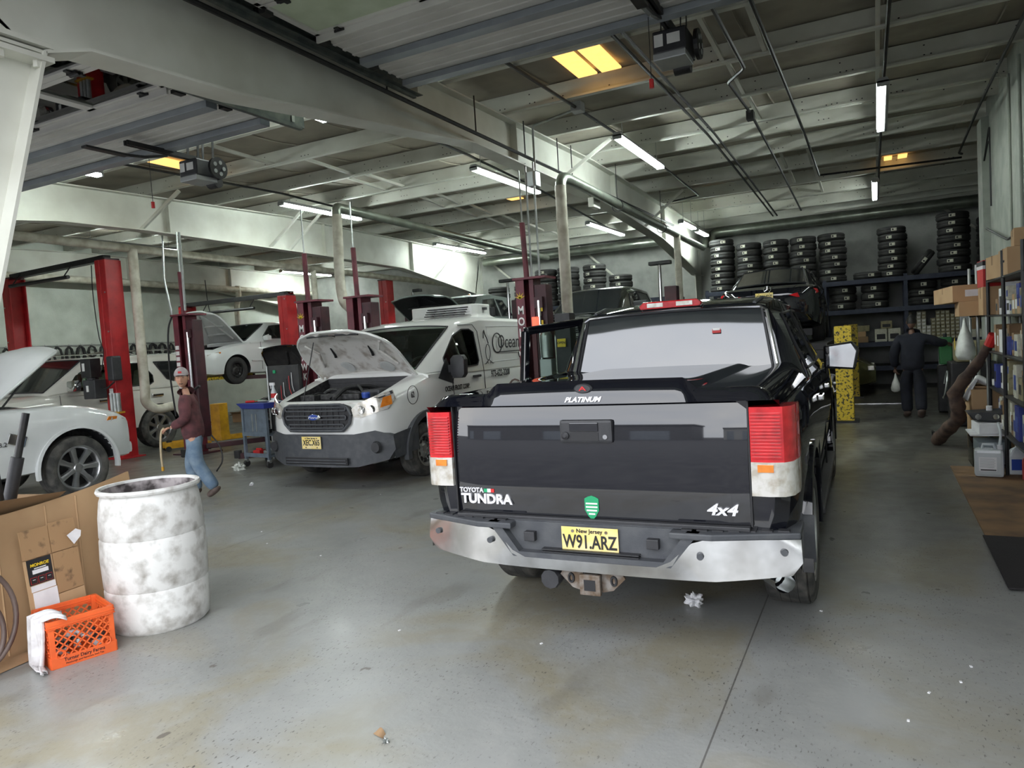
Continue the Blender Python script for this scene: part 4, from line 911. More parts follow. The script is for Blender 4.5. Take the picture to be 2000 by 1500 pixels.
for sx in (-1, 1):
    k = MB(); k.tube([(sx*.62, .25, -.02), (sx*.5, .55, -.025), (sx*.62, .72, -.03)], .018, 6); k.build('stiffener', 'hood_dirty', H)
k = MB(); k.tube([(0, .86, -.03), (0, .90, -.05), (.05, .92, -.05), (-.05, .92, -.05)], .008, 6); k.build('hood_latch', 'rusty_steel', H)
k = MB(); k.cyl((.58, -.35, 1.05), (.45, -.50, 1.86), .007, 6); k.build('prop_rod', 'black_steel', V)
for sx in (-1, 1):
    k = MB(); k.bar((sx*.74, -.98, 1.25), (sx*.76, -1.02, 1.36), .03, .05); k.build('hood_hinge', 'white_paint', V)
# engine bay
random.seed(11)
k = MB(); k.box((-.45, -.95, .75), (.45, -.26, 1.05)); k.box((-.34, -.88, 1.05), (.30, -.36, 1.13)); k.build('engine', 'engine_black', V, bevel=.02)
k = MB(); k.box((-.64, -.80, .85), (-.36, -.40, 1.17)); k.build('air_box', 'black_plastic', V, bevel=.03)
k = MB(); k.box((.40, -.70, .85), (.64, -.36, 1.12)); k.build('battery', 'engine_black', V, bevel=.01)
k = MB(); k.box((-.62, -1.0, 1.05), (.62, -.93, 1.24)); k.box((-.66, -1.08, 1.22), (.66, -.95, 1.30)); k.build('cowl', 'black_plastic', V, bevel=.01)
k = MB(); k.lathe([(.001, .07), (.05, .07), (.055, .05), (.05, 0)], (-.52, -.28, 1.08), 12, 'z'); k.build('coolant_cap', 'ink_blue', V)
for i in range(9):
    a = (random.uniform(-.55, .55), random.uniform(-.85, -.25), 1.08); b_ = (random.uniform(-.55, .55), random.uniform(-.85, -.3), 1.1); m_ = ((a[0]+b_[0])/2, (a[1]+b_[1])/2, random.uniform(1.14, 1.22))
    k = MB(); k.hose([a, (lerp(a[0], m_[0], .6), lerp(a[1], m_[1], .6), m_[2]*.99), m_, (lerp(b_[0], m_[0], .6), lerp(b_[1], m_[1], .6), m_[2]*.99), b_], random.choice((.012, .018, .024)), 7); k.build('engine_hose', random.choice(('cable_black', 'engine_black', 'rubber', 'galvanised')), V, smooth=50)
k = MB(); k.box((-.60, -.17, .98), (.60, -.06, 1.045)); k.box((-.25, -.22, 1.03), (.25, -.10, 1.055)); k.build('slam_panel', 'hood_dirty', V, bevel=.008)
for x0, x1, y_ in ((-.6, .1, -1.10), (0.0, .62, -1.12)):
    k = MB(); k.hose([(x0, y_+.01, 1.335), ((x0+x1)/2, y_-.03, 1.385), (x1, y_-.05, 1.40)], .010, 6); k.build('wiper', 'black_plastic', V)
# cabin: dashboard, wheel, seats, tag
k = MB(); k.box((-.82, -1.5, 1.20), (.82, -1.2, 1.325)); k.build('dashboard', 'interior_dark', V, bevel=.03)
k = MB(); k.tube([(-.42+.19*math.cos(a), -1.62-.08*math.sin(a), 1.36+.17*math.sin(a)) for a in frange(0, 2*PI, 20)], .016, 6, False); k.build('steering_wheel', 'interior_dark', V)
for x in (-.45, .40):
    k = MB(); k.rings([[(x+sx*.26*s_, y, z) for sx, s_ in ((-1, 1), (1, 1))]+[(x+.2*s2, y-.12, z) for s2 in (1, -1)] for y, z, s_ in ((-2.2, 1.24, 1), (-2.3, 1.62, 1))]); st = k.build('seat', 'seat_grey', V, bevel=.05)
    k = MB(); k.box((x-.13, -2.40, 1.65), (x+.13, -2.30, 1.86)); k.build('headrest', 'seat_grey', st, bevel=.04)
k = MB(); k.box((-.07, -1.34, 1.335), (.07, -1.33, 1.40), EUL(R(-40), 0, 0)); o = k.build('toll_tag', 'ink_green', V); o.location = (-.50, .0, .0)
k = MB(); k.box((-.12, -1.80, 1.77), (.12, -1.77, 1.84)); k.build('inner_mirror', 'interior_dark', V, bevel=.01)
# roof cooling unit
U = MB(); U.rings([[(x, y, z) for x, y in ((-.70, -2.95), (-.62, -2.80), (.62, -2.80), (.70, -2.95), (.68, -3.55), (-.68, -3.55))] if z < 2.1 else [(x, y, z) for x, y in ((-.62, -3.05), (-.56, -2.97), (.56, -2.97), (.62, -3.05), (.60, -3.50), (-.60, -3.50))] for z in (2.07, 2.12, 2.30)])
cu = U.build('cooling_unit', 'white_paint', V, bevel=.025)
for i in range(4):
    for j in range(4):
        x = -.50+j*.19; y0 = -2.845-i*.035; z = 2.135+i*.036
        k = MB(); k.box((x, y0-.02, z), (x+.16, y0+.03, z+.016)); k.build('louvre_slot', 'ink_black', cu)
k = MB(); k.box((-.66, -3.30, 2.20), (-.60, -3.22, 2.24)); k.build('unit_latch', 'black_plastic', cu)
for sx in (-1, 1):
    wheel(V, (sx*.87, -.87, .345), .345, .235, .205, 10, sx, 'galvanised', 'steel', steer=0.0); wheel(V, (sx*.87, -4.4, .345), .345, .235, .205, 10, sx, 'galvanised', 'steel')
k = MB(); k.box((-.7, -5.2, .25), (.7, -.4, .45)); k.build('chassis', 'black_steel', V)
# lettering on the driver's side (local -x)
rt = (R(90), 0, R(-90))
xs = -1.045
text('62', .105, 'ink_black', V, (-1.0, -.60, 1.075), (R(90), 0, R(-78)), off=.003)
k = MB(); k.tube([(-1.0-.012*math.cos(a)*.0, -.60+.115*math.cos(a), 1.075+.115*math.sin(a)) for a in frange(0, 2*PI, 28)], .004, 5, False); k.build('number_ring', 'ink_black', V)
text('OCEAN FROST CORP.', .092, 'ink_black', V, (xs, -1.62, 1.08), rt, sx=.72, off=.003)
text('477', .085, 'ink_black', V, (xs, -1.45, .965), rt, sx=.8, off=.001)
text('973-622-3200', .135, 'ink_black', V, (xs, -2.90, 1.20), rt, sx=.80, off=.004)
text('Ocean', .30, 'ink_black', V, (-1.0, -3.30, 1.665), (R(86), 0, R(-90)), shear=.28, sx=.95)
k = MB(); q = [(-.995, -2.92-t, 1.52) for t in frange(0, .75, 6)]+[(-.995, -3.72+.06*math.cos(a), 1.46+.06*math.sin(a)) for a in frange(.5*PI, -1.2*PI, 14)]+[(-.995, -4.0, 1.62)]
k.tube(q, .008, 6); k.build('script_flourish', 'ink_black', V)
k = MB(); k.tube([(-.985, -2.96+.15*math.cos(a), 1.66+.15*math.sin(a)) for a in frange(.2*PI, 2.4*PI, 22)], .010, 6); k.build('script_flourish', 'ink_black', V)
pg = [(-2.62, 1.36), (-2.63, 1.60), (-2.60, 1.70), (-2.63, 1.76), (-2.60, 1.84), (-2.57, 1.76), (-2.60, 1.72), (-2.52, 1.66), (-2.46, 1.58), (-2.50, 1.45), (-2.55, 1.38)]
k = MB(); k.tube([(-(c.gx(-u-5.16, v)+.006), -u-5.16, v) for u, v in [(-a, b_) for a, b_ in pg]], .006, 5); k.build('penguin_drawing', 'ink_black', V)
k = MB(); k.tube([(-1.0, -2.62-.07*math.cos(a), 1.53+.12*math.sin(a)) for a in frange(0, 2*PI, 18)], .006, 5, False); k.build('penguin_drawing', 'ink_black', V)
for s_ in (-1, 1):
    for i in range(3):
        k = MB(); k.tube([(-1.01, -2.62, 1.42), (-1.012, -2.62+s_*(.05+.03*i), 1.39-.015*i), (-1.013, -2.62+s_*(.04+.05*i), 1.36)], .005, 5); k.build('penguin_drawing', 'ink_black', V)
k = MB(); k.tube([(-.985, -2.53, 1.74), (-.98, -2.55, 1.84), (-.975, -2.575, 1.86), (-.98, -2.59, 1.80), (-.985, -2.63, 1.74), (-.985, -2.67, 1.66)], .008, 5); k.build('penguin_drawing', 'ink_black', V)
# ================================================================ THE OTHER VEHICLES
def seat(parent, x, y, z, m, s=1.0):
    k = MB(); k.box((x-.25*s, y-.10, z-.25), (x+.25*s, y+.02, z+.38), EUL(R(12), 0, 0)); st = k.build('seat', m, parent, bevel=.05)
    k = MB(); k.box((x-.14*s, y-.17, z+.42), (x+.14*s, y-.06, z+.62)); k.build('headrest', m, st, bevel=.04); return st
def raised_hood(parent, loc, ang, L_, w0, w1, skin, under, net=False, drop=.08):
    H = bpy.data.objects.new('hood', None); COL.objects.link(H); H.parent = parent; H.location = loc; H.rotation_euler = (ang, 0, 0)
    def pt(u, v, off=0.0):
        w_ = smoothtab([(0, w0), (.6, lerp(w0, w1, .35)), (.88, w1), (1, w1*.72)], v); x = lerp(-w_, w_, u); a = abs(2*u-1)
        return (x, v*L_, .05*(1-a*a)-drop*max(0, (v-.75)/.25)**2-.03*a**6+off)
    k = MB(); k.grid(16, 14, lambda u, v: pt(u, v, .018)); k.build('hood_skin', skin, H, smooth=50)
    k = MB(); k.grid(16, 14, lambda u, v: pt(u, v, -.012)); k.build('hood_inner', under, H, smooth=50)
    k = MB(); k.tube([pt(0, t) for t in frange(0, 1, 10)]+[pt(t, 1) for t in frange(.1, 1, 9)]+[pt(1, t) for t in frange(.9, 0, 9)], .02, 6); k.build('hood_edge', skin, H, smooth=50)
    for u0, v0, u1, v1 in ((.2, .1, .45, .85), (.8, .1, .55, .85), (.15, .5, .85, .5), (.25, .25, .75, .25)):
        k = MB(); k.tube([pt(lerp(u0, u1, t), lerp(v0, v1, t), -.025) for t in frange(0, 1, 5)], .025, 6); k.build('hood_rib', under, H, smooth=50)
    return H
# ---- white SUV with its nose in the bay and hood up (right flank towards the camera)
S = thing('white_suv', 'white SUV with hood up and bright multi-spoke wheels behind the white drum', 'car', (-10.11, 5.56, 0))
c = Car(S, 'silver_white')
eb = MB(); eb.box((-.72, -.95, .75), (.72, .62, 1.8))
c.lower([(-4.2, .90, .55, 1.1, 0), (-4.0, .96, .45, 1.2, 0), (-3.0, 1.0, .40, 1.22, 0), (-1.2, 1.0, .40, 1.23, .02), (0.0, 1.005, .42, 1.20, .03), (.5, .98, .44, 1.10, .03), (.8, .86, .42, .98, .02), (.93, .62, .45, .85, 0)], arches=((0, .41, .50), (-3.07, .41, .50)), extra=(eb,), extra_mats=('engine_black',))
c.flare(0, .41, .50, 'silver_white', .02, wide=.035); c.flare(-3.07, .41, .50, 'silver_white', .02, wide=.035)
c.upper([(-4.1, .95, 1.2, .74, 1.26), (-3.7, .96, 1.21, .72, 1.84), (-2.6, .97, 1.22, .76, 1.92), (-1.75, .97, 1.22, .72, 1.84), (-.98, .94, 1.21, .78, 1.235)])
c.end_glass(4, 3); c.end_glass(0, 1, name='rear_window')
c.side_glass([(-1.30, 1.30), (-1.78, 1.72), (-2.25, 1.77), (-2.25, 1.30)]); c.side_glass([(-2.33, 1.30), (-2.33, 1.77), (-3.2, 1.76), (-3.2, 1.30)])
for sx in (-1, 1):
    wheel(S, (sx*.865, 0, .405), .405, .275, .275, 7, sx); wheel(S, (sx*.865, -3.07, .405), .405, .275, .275, 7, sx)
    k = MB(); k.prism([(.46, .90), (.50, 1.0), (.72, .96), (.86, .86), (.84, .80), (.62, .84)], 0, .02, lambda u, v, h: (sx*(interp(c.wtab, u)*.972+h), u, v)); hl = k.build('headlight', 'clear_lens', S, bevel=.004)
    k = MB(); k.prism([(.42, .96), (.46, 1.01), (.60, 1.0), (.58, .965)], 0, .03, lambda u, v, h: (sx*(interp(c.wtab, u)*.972+h), u, v)); k.build('turn_signal', 'amber_lens', hl)
    k = MB(); k.box((min(sx*.99, sx*1.02), -.82, .80), (max(sx*.99, sx*1.02), -.62, .93), EUL(R(-20), 0, 0)); k.build('fender_vent', 'chrome', S, bevel=.008)
    for y in (-1.05, -2.3):
        q = MB(); q.tube([(sx*1.005, y, .5), (sx*1.005, y, .9), (sx*.975, y, 1.2)], .006, 4); q.build('door_gap', 'ink_black', S)
        k = MB(); k.box((min(sx*.99, sx*1.04), y-.85, 1.03), (max(sx*.99, sx*1.04), y-.65, 1.07)); k.build('door_handle', 'chrome', S, bevel=.01)
    k = MB(); k.box((min(sx*.97, sx*1.2), -1.45, 1.24), (max(sx*.97, sx*1.2), -1.3, 1.42)); k.build('door_mirror', 'silver_white', S, bevel=.04)
text('3.2', .075, 'chrome', S, (1.008, -.88, .83), (R(90), 0, R(90)), extrude=.004)
raised_hood(S, (0, -.98, 1.24), R(36), 1.30, .82, .70, 'silver_white', 'black_plastic')
k = MB(); k.box((-.6, -.6, .7), (.6, .5, .98)); k.build('engine', 'engine_black', S, bevel=.03)
k = MB(); k.cyl((.68, -.75, 1.17), (.62, -.28, 1.66), .012, 8); k.build('gas_strut', 'black_steel', S)
k = MB(); k.box((-.75, .62, .45), (.75, .92, .62)); k.build('front_bumper', 'silver_white', S, bevel=.05)
# ---- pearl SUV on the red lift (driver side towards the camera, nose to the door)
S = thing('pearl_suv', 'pearl white SUV with tan leather seats standing between the red lift posts', 'car', (-13.9, 6.62, 0), PI)
c = Car(S, 'pearl_paint')
c.lower([(-4.15, .93, .50, 1.15, 0), (-3.95, .99, .45, 1.24, 0), (-2.95, 1.01, .42, 1.24, 0), (-1.0, 1.0, .42, 1.23, .02), (0.0, 1.0, .44, 1.18, .03), (.65, .95, .44, 1.08, .03), (.9, .80, .44, .95, 0)], arches=((0, .41, .47), (-2.95, .41, .47)))
c.gh = GS = [(-4.1, .98, 1.23, .78, 1.30), (-3.95, .985, 1.23, .80, 1.80), (-3.5, .985, 1.23, .80, 1.88), (-1.7, .985, 1.23, .77, 1.86), (-.85, .95, 1.22, .78, 1.24)]
cab = MB(); cab.rings([[(x*.9, -3.4, z) for x, z in ((-.95, 1.235), (.95, 1.235), (.78, 1.78), (-.78, 1.78))], [(x*.9, -1.75, z) for x, z in ((-.95, 1.235), (.95, 1.235), (.76, 1.76), (-.76, 1.76))], [(x*.9, -1.05, z) for x, z in ((-.9, 1.235), (.9, 1.235), (.8, 1.27), (-.8, 1.27))]])
w1 = [(-1.20, 1.30), (-1.42, 1.55), (-1.72, 1.70), (-2.05, 1.72), (-2.05, 1.27), (-1.25, 1.27)]; w2 = [(-2.16, 1.27), (-2.16, 1.72), (-2.75, 1.71), (-2.92, 1.45), (-2.90, 1.32), (-2.80, 1.27)]
p1 = MB(); p1.prism(w1, -1.2, 1.2, lambda u, v, h: (h, u, v)); p2 = MB(); p2.prism(w2, -1.2, 1.2, lambda u, v, h: (h, u, v))
c.upper(GS, extra=(cab, p1, p2), extra_mats=('interior_dark', 'black_plastic', 'black_plastic'))
c.end_glass(4, 3); c.side_glass(w1, 'window_glass'); c.side_glass(w2, 'window_glass')
c.side_glass([(-3.02, 1.72), (-3.85, 1.70), (-3.85, 1.34), (-3.35, 1.31), (-3.22, 1.36)])
for x in (-.42, .42): seat(S, x, -2.05, 1.20, 'seat_tan'); seat(S, x, -3.0, 1.20, 'seat_tan')
for sx in (-1, 1):
    wheel(S, (sx*.86, 0, .40), .40, .27, .265, 7, sx); wheel(S, (sx*.86, -2.95, .40), .40, .27, .265, 7, sx)
    for y in (-1.0, -2.1):
        k = MB(); k.box((min(sx*1.0, sx*1.045), y-.95, 1.03), (max(sx*1.0, sx*1.045), y-.70, 1.08)); k.build('door_handle', 'chrome', S, bevel=.012)
        q = MB(); q.tube([(sx*1.005, y-.02, .55), (sx*1.008, y-.02, .9), (sx*.99, y-.02, 1.22)], .006, 4); q.build('door_gap', 'ink_black', S)
    k = MB(); k.rings([[(sx*(1.02+a), -1.18+b_, z) for a, z in ((0, 1.27), (.18, 1.27), (.23, 1.36), (.20, 1.47), (.03, 1.46))] for b_ in (-.09, .06)]); k.build('door_mirror', 'chrome', S, smooth=40, bevel=.025)
    k = MB(); k.tube([(sx*.70, -1.75, 1.92), (sx*.71, -2.0, 1.96), (sx*.71, -3.5, 1.96), (sx*.70, -3.7, 1.92)], .016, 6); k.build('roof_rail', 'chrome', S)
    k = MB(); k.box((min(sx*.98, sx*1.09), -2.35, .38), (max(sx*.98, sx*1.09), -.6, .44)); k.build('running_board', 'black_plastic', S, bevel=.01)
    k = MB(); k.box((min(sx*.995, sx*1.015), -2.4, .66), (max(sx*.995, sx*1.015), -.55, .70)); k.build('side_moulding', 'chrome', S)
k = MB(); k.box((-.7, .55, .5), (.7, .92, .75)); k.build('front_bumper', 'pearl_paint', S, bevel=.05)
# ---- white sedan high on the second red lift
ZS = 1.10
S = thing('white_sedan', 'white sedan with open hood raised on the red lift by the block wall', 'car', (-13.88, 11.75, ZS), PI)
c = Car(S, 'silver_white')
eb = MB(); eb.box((-.62, -.60, .55), (.62, .45, 1.4))
c.lower([(-3.75, .74, .42, .80, 0), (-3.6, .84, .32, .98, .02), (-2.7, .885, .22, 1.0, .02), (-1.0, .89, .20, .98, .02), (0, .88, .22, .90, .03), (.6, .82, .22, .76, .02), (.85, .66, .28, .66, 0)], arches=((0, .31, .37), (-2.7, .31, .37)), extra=(eb,), extra_mats=('engine_black',))
c.upper([(-3.25, .84, .97, .70, 1.0), (-2.65, .86, .97, .60, 1.38), (-1.5, .87, .97, .62, 1.43), (-1.2, .87, .96, .60, 1.41), (-.45, .84, .94, .70, .96)])
c.end_glass(4, 3, m='window_glass'); c.end_glass(4, 3, m='dark_glass', off=.002); c.end_glass(0, 1, name='rear_window')
c.side_glass([(-.85, 1.02), (-1.25, 1.33), (-1.62, 1.36), (-1.62, 1.02)]); c.side_glass([(-1.69, 1.02), (-1.69, 1.36), (-2.3, 1.33), (-2.75, 1.06), (-2.72, 1.02)])
for sx in (-1, 1):
    wheel(S, (sx*.76, 0, .31), .31, .2, .19, 8, sx, 'black_steel', 'steel', 'rubber'); wheel(S, (sx*.76, -2.7, .31), .31, .2, .19, 8, sx, 'black_steel', 'steel', 'rubber')
    for y in (-.72, -1.66, -2.5):
        q = MB(); q.tube([(sx*.886, y, .3), (sx*.89, y, .6), (sx*.87, y, .95)], .006, 4); q.build('door_gap', 'ink_black', S)
    for y in (-1.45, -2.3):
        k = MB(); k.box((min(sx*.88, sx*.91), y-.08, .82), (max(sx*.88, sx*.91), y+.08, .85)); k.build('door_handle', 'silver_white', S)
    k = MB(); k.box((min(sx*.86, sx*1.02), -.95, .97), (max(sx*.86, sx*1.02), -.82, 1.09)); k.build('door_mirror', 'silver_white', S, bevel=.03)
    k = MB(); k.box((min(sx*.885, sx*.905), -2.5, .50), (max(sx*.885, sx*.905), -.4, .535)); k.build('side_moulding', 'silver_white', S)
    k = MB(); k.prism([(.42, .66), (.46, .76), (.70, .70), (.72, .62)], 0, .02, lambda u, v, h: (sx*(interp(c.wtab, u)*.96+h), u, v)); hl = k.build('headlight', 'clear_lens', S)
    k = MB(); k.prism([(.38, .66), (.42, .75), (.46, .75), (.44, .66)], 0, .028, lambda u, v, h: (sx*(interp(c.wtab, u)*.96+h), u, v)); k.build('turn_signal', 'amber_lens', hl)
raised_hood(S, (0, -.42, .97), R(46), 1.05, .66, .58, 'silver_white', 'interior_grey')
# ---- black coupe-roofed sedan high on the lift behind the pickup (rear towards the door)
ZM = 1.33
S = thing('black_sedan', 'glossy black sedan on a lift with its tail lights over the pickup', 'car', (-1.72, 13.5, ZM), R(2))
c = Car(S, 'black_paint')
c.lower([(0, .62, .45, .88, 0), (.08, .76, .35, .98, .0), (.35, .87, .28, 1.02, .03), (.95, .905, .22, 1.0, .03), (2.4, .90, .20, .95, .02), (3.7, .90, .22, .86, .03), (4.4, .82, .24, .72, .02), (4.6, .62, .3, .6, 0)], arches=((.95, .33, .38), (3.65, .33, .38)))
c.upper([(.55, .80, 1.0, .66, 1.045), (1.45, .86, .98, .58, 1.40), (2.1, .87, .97, .62, 1.44), (2.55, .87, .96, .60, 1.41), (3.35, .84, .92, .68, .94)])
c.end_glass(0, 1, name='rear_window', m='tint_glass', inset=.04, bow=.02); c.end_glass(4, 3)
c.side_glass([(1.2, 1.03), (1.55, 1.28), (2.05, 1.35), (2.05, 1.0)]); c.side_glass([(2.12, 1.0), (2.12, 1.35), (2.5, 1.33), (3.1, 1.0)])
for sx in (-1, 1):
    wheel(S, (sx*.79, .95, .33), .33, .23, .22, 5, sx, 'alloy', 'alloy', 'rubber'); wheel(S, (sx*.79, 3.65, .33), .33, .23, .22, 5, sx, 'alloy', 'alloy', 'rubber')
    tp = [(.36, .845), (.52, .885), (.72, .95), (.82, .93), (.84, .87), (.70, .80), (.50, .80)]
    fn = lambda u, v, h: (sx*u, -.0+.26*(u/.86)**4-h+.12*max(0, v-.8)-.01, v)
    k = MB(); k.prism(dens(tp, .05), .0, .03, fn); tl_ = tri(k.build('tail_light', 'red_lens', S, smooth=40))
    k = MB(); k.prism([(.62, .825), (.70, .85), (.80, .88), (.78, .84)], .03, .036, fn); k.build('reversing_lens', 'clear_lens', tl_)
    k = MB(); k.box((min(sx*.30, sx*.52), .0, .34), (max(sx*.30, sx*.52), .06, .40)); k.build('tail_pipe', 'chrome', S, bevel=.015)
licence_plate(S, (-.05, -.012, .84), (0, 0, 0), '', 'C76.VDT', '', .30, .15)
k = MB(); k.tube([(.06*math.cos(a), .035, .975+.06*math.sin(a)) for a in frange(0, 2*PI, 24)], .006, 6, False); k.tube([(0, .035, .975), (0, .035, 1.035)], .006, 5); k.tube([(0, .035, .975), (.05, .035, .945)], .006, 5); k.tube([(0, .035, .975), (-.05, .035, .945)], .006, 5); k.build('star_badge', 'chrome', S)
k = MB(); k.box((-.7, .04, .36), (.7, .30, .62)); k.build('rear_bumper', 'black_paint', S, bevel=.06)
k = MB(); k.box((-.7, .4, .12), (.7, 4.2, .24)); k.build('underbody', 'black_steel', S)
# ---- dark pickup raised in the second row (nose to the door)
ZR_ = .80
S = thing('dark_pickup', 'dark green-black pickup with chrome grille raised on a lift behind the van', 'truck', (-5.42, 12.75, ZR_), PI)
c = Car(S, 'green_black_paint')
c.lower([(-5.8, .98, .6, 1.3, 0), (-3.8, 1.0, .5, 1.32, 0), (-1.6, 1.0, .48, 1.28, .02), (-.8, .99, .5, 1.24, .06), (-.25, .95, .5, 1.16, .07), (-.05, .80, .52, 1.06, .05), (.02, .60, .55, .95, 0)], arches=((-.95, .42, .48), (-4.5, .42, .48)))
c.upper([(-3.75, .94, 1.28, .80, 1.32), (-3.6, .95, 1.28, .70, 1.86), (-2.4, .95, 1.28, .70, 1.92), (-2.1, .95, 1.28, .66, 1.87), (-1.25, .93, 1.26, .80, 1.29)])
c.end_glass(4, 3, m='tint_glass', bow=.02); c.end_glass(0, 1, name='rear_window')
c.side_glass([(-1.75, 1.33), (-2.15, 1.74), (-2.55, 1.80), (-2.55, 1.33)]); c.side_glass([(-2.62, 1.33), (-2.62, 1.80), (-3.4, 1.76), (-3.45, 1.33)])
k = MB(); k.box((-.52, -.02, .72), (.52, .05, 1.10)); gr = k.build('grille', 'black_plastic', S, bevel=.02)
k = MB(); q = [(x, .06, z) for x, z in ((-.52, .76), (-.50, 1.10), (.50, 1.10), (.52, .76), (.44, .70), (-.44, .70), (-.52, .76))]; k.tube(q, .03, 6, False); k.box((-.03, .04, .70), (.03, .08, 1.10)); k.box((-.50, .04, .89), (.50, .075, .94)); k.build('grille_frame', 'chrome', gr)
for i in range(9):
    k = MB(); k.box((-.49, .045, .74+i*.04), (.49, .06, .752+i*.04)); k.build('grille_bar', 'chrome', gr)
k = MB(); k.box((-.95, -.08, .46), (.95, .10, .68)); k.build('front_bumper', 'chrome', S, bevel=.04)
for sx in (-1, 1):
    wheel(S, (sx*.85, -.95, .39), .39, .27, .23, 5, sx, 'alloy', 'alloy', 'rubber'); wheel(S, (sx*.85, -4.5, .39), .39, .27, .23, 5, sx, 'alloy', 'alloy', 'rubber')
    k = MB(); k.box((min(sx*.58, sx*.90), -.12, .90), (max(sx*.58, sx*.90), .02, 1.08)); k.build('headlight', 'clear_lens', S, bevel=.03)
    k = MB(); k.box((min(sx*.95, sx*1.25), -1.78, 1.28), (max(sx*.95, sx*1.25), -1.66, 1.55)); k.build('door_mirror', 'black_plastic', S, bevel=.03)
k = MB(); k.grid(10, 8, lambda u, v: (lerp(-.35, .35, u), lerp(-.1, -1.1, v), 1.20+.10*v+.07*(1-(2*u-1)**2)-.02)); k.build('hood_bulge', 'green_black_paint', S, smooth=60)
# ---- grey pickup raised further along, hood open
S = thing('grey_pickup', 'grey extended-cab pickup raised on a lift with its black hood liner showing', 'truck', (-9.55, 13.9, 1.05), PI)
c = Car(S, 'grey_paint')
eb = MB(); eb.box((-.7, -1.0, .8), (.7, -.15, 1.8))
c.lower([(-4.95, .98, .6, 1.25, 0), (-3.5, 1.0, .5, 1.27, 0), (-1.6, 1.0, .48, 1.25, .02), (-.8, .99, .5, 1.2, .04), (-.2, .96, .5, 1.15, .04), (0, .85, .52, 1.05, 0)], arches=((-.95, .42, .48), (-4.3, .42, .48)), extra=(eb,), extra_mats=('engine_black',))
c.upper([(-3.45, .94, 1.25, .80, 1.28), (-3.35, .95, 1.25, .72, 1.84), (-2.3, .95, 1.25, .72, 1.88), (-1.95, .95, 1.25, .68, 1.83), (-1.2, .93, 1.24, .80, 1.26)])
c.end_glass(4, 3, m='tint_glass'); c.end_glass(0, 1, name='rear_window')
c.side_glass([(-1.6, 1.30), (-1.98, 1.72), (-2.5, 1.76), (-2.5, 1.30)]); c.side_glass([(-2.6, 1.30), (-2.6, 1.74), (-2.95, 1.72), (-3.2, 1.32)])
raised_hood(S, (0, -1.12, 1.28), R(30), 1.15, .86, .78, 'grey_paint', 'black_plastic')
for sx in (-1, 1):
    wheel(S, (sx*.85, -.95, .39), .39, .27, .23, 5, sx, 'alloy', 'alloy', 'rubber'); wheel(S, (sx*.85, -4.3, .39), .39, .27, .23, 5, sx, 'alloy', 'alloy', 'rubber')
    k = MB(); k.box((min(sx*.95, sx*1.2), -1.75, 1.26), (max(sx*.95, sx*1.2), -1.64, 1.50)); k.build('door_mirror', 'black_plastic', S, bevel=.03)
    k = MB(); k.lathe([(.001, .03), (.03, .02), (.035, 0)], (sx*.35, -2.0, 1.88), 10, 'z'); k.build('cab_lamp', 'amber_lens', S)
k = MB(); k.box((-.9, -.05, .5), (.9, .10, .72)); k.build('front_bumper', 'chrome', S, bevel=.04)
k = MB(); k.box((-.5, -.02, .75), (.5, .05, 1.05)); k.build('grille', 'black_plastic', S, bevel=.02)
# ---- black car with hood up behind the tool cart
S = thing('black_hatchback', 'black car with open hood parked behind the blue-topped tool cart', 'car', (-9.72, 9.5, 0), PI)
c = Car(S, 'black_paint')
eb = MB(); eb.box((-.62, -.85, .6), (.62, -.12, 1.5))
c.lower([(-4.2, .80, .4, .95, 0), (-3.2, .88, .25, 1.0, .02), (-1.2, .88, .22, .98, .02), (-.5, .86, .24, .90, .03), (-.1, .78, .26, .78, .02), (0, .6, .3, .66, 0)], arches=((-.85, .32, .38), (-3.4, .32, .38)), extra=(eb,), extra_mats=('engine_black',))
c.upper([(-3.7, .84, .98, .70, 1.0), (-3.2, .86, .98, .62, 1.36), (-2.2, .87, .97, .64, 1.44), (-1.8, .87, .96, .60, 1.40), (-1.1, .84, .94, .70, .97)])
c.end_glass(4, 3); c.side_glass([(-1.5, 1.02), (-1.9, 1.33), (-3.0, 1.33), (-3.1, 1.02)])
raised_hood(S, (0, -.95, .98), R(58), 1.05, .70, .60, 'black_paint', 'rubber')
for sx in (-1, 1):
    wheel(S, (sx*.77, -.85, .32), .32, .21, .2, 5, sx, 'alloy', 'alloy', 'rubber'); wheel(S, (sx*.77, -3.4, .32), .32, .21, .2, 5, sx, 'alloy', 'alloy', 'rubber')
    k = MB(); k.box((min(sx*.52, sx*.76), -.16, .58), (max(sx*.52, sx*.76), -.02, .70)); k.build('headlight', 'clear_lens', S, bevel=.02)
k = MB(); k.box((-.62, -.10, .56), (.62, -.02, .68)); k.build('slam_panel', 'engine_black', S, bevel=.01)
# ---- olive car nosing out behind the yellow lift post
S = thing('olive_car', 'olive-gold car parked crosswise in the dark behind the yellow lift post', 'car', (-.05, 18.12, 0), R(-90))
c = Car(S, 'olive_paint')
c.lower([(-4.4, .74, .42, .80, 0), (-4.0, .84, .3, .95, .02), (-3.4, .86, .22, .96, .02), (-1.7, .86, .20, .93, .02), (-.9, .86, .22, .88, .03), (-.3, .80, .22, .76, .03), (0, .58, .28, .60, 0)], arches=((-.9, .31, .37), (-3.5, .31, .37)))
c.upper([(-4.0, .80, .93, .68, .96), (-3.4, .83, .93, .58, 1.28), (-2.4, .84, .92, .60, 1.33), (-2.1, .84, .92, .58, 1.31), (-1.35, .81, .9, .68, .92)])
c.end_glass(4, 3); c.end_glass(0, 1, name='rear_window'); c.side_glass([(-1.75, .98), (-2.15, 1.24), (-3.2, 1.24), (-3.4, .98)])
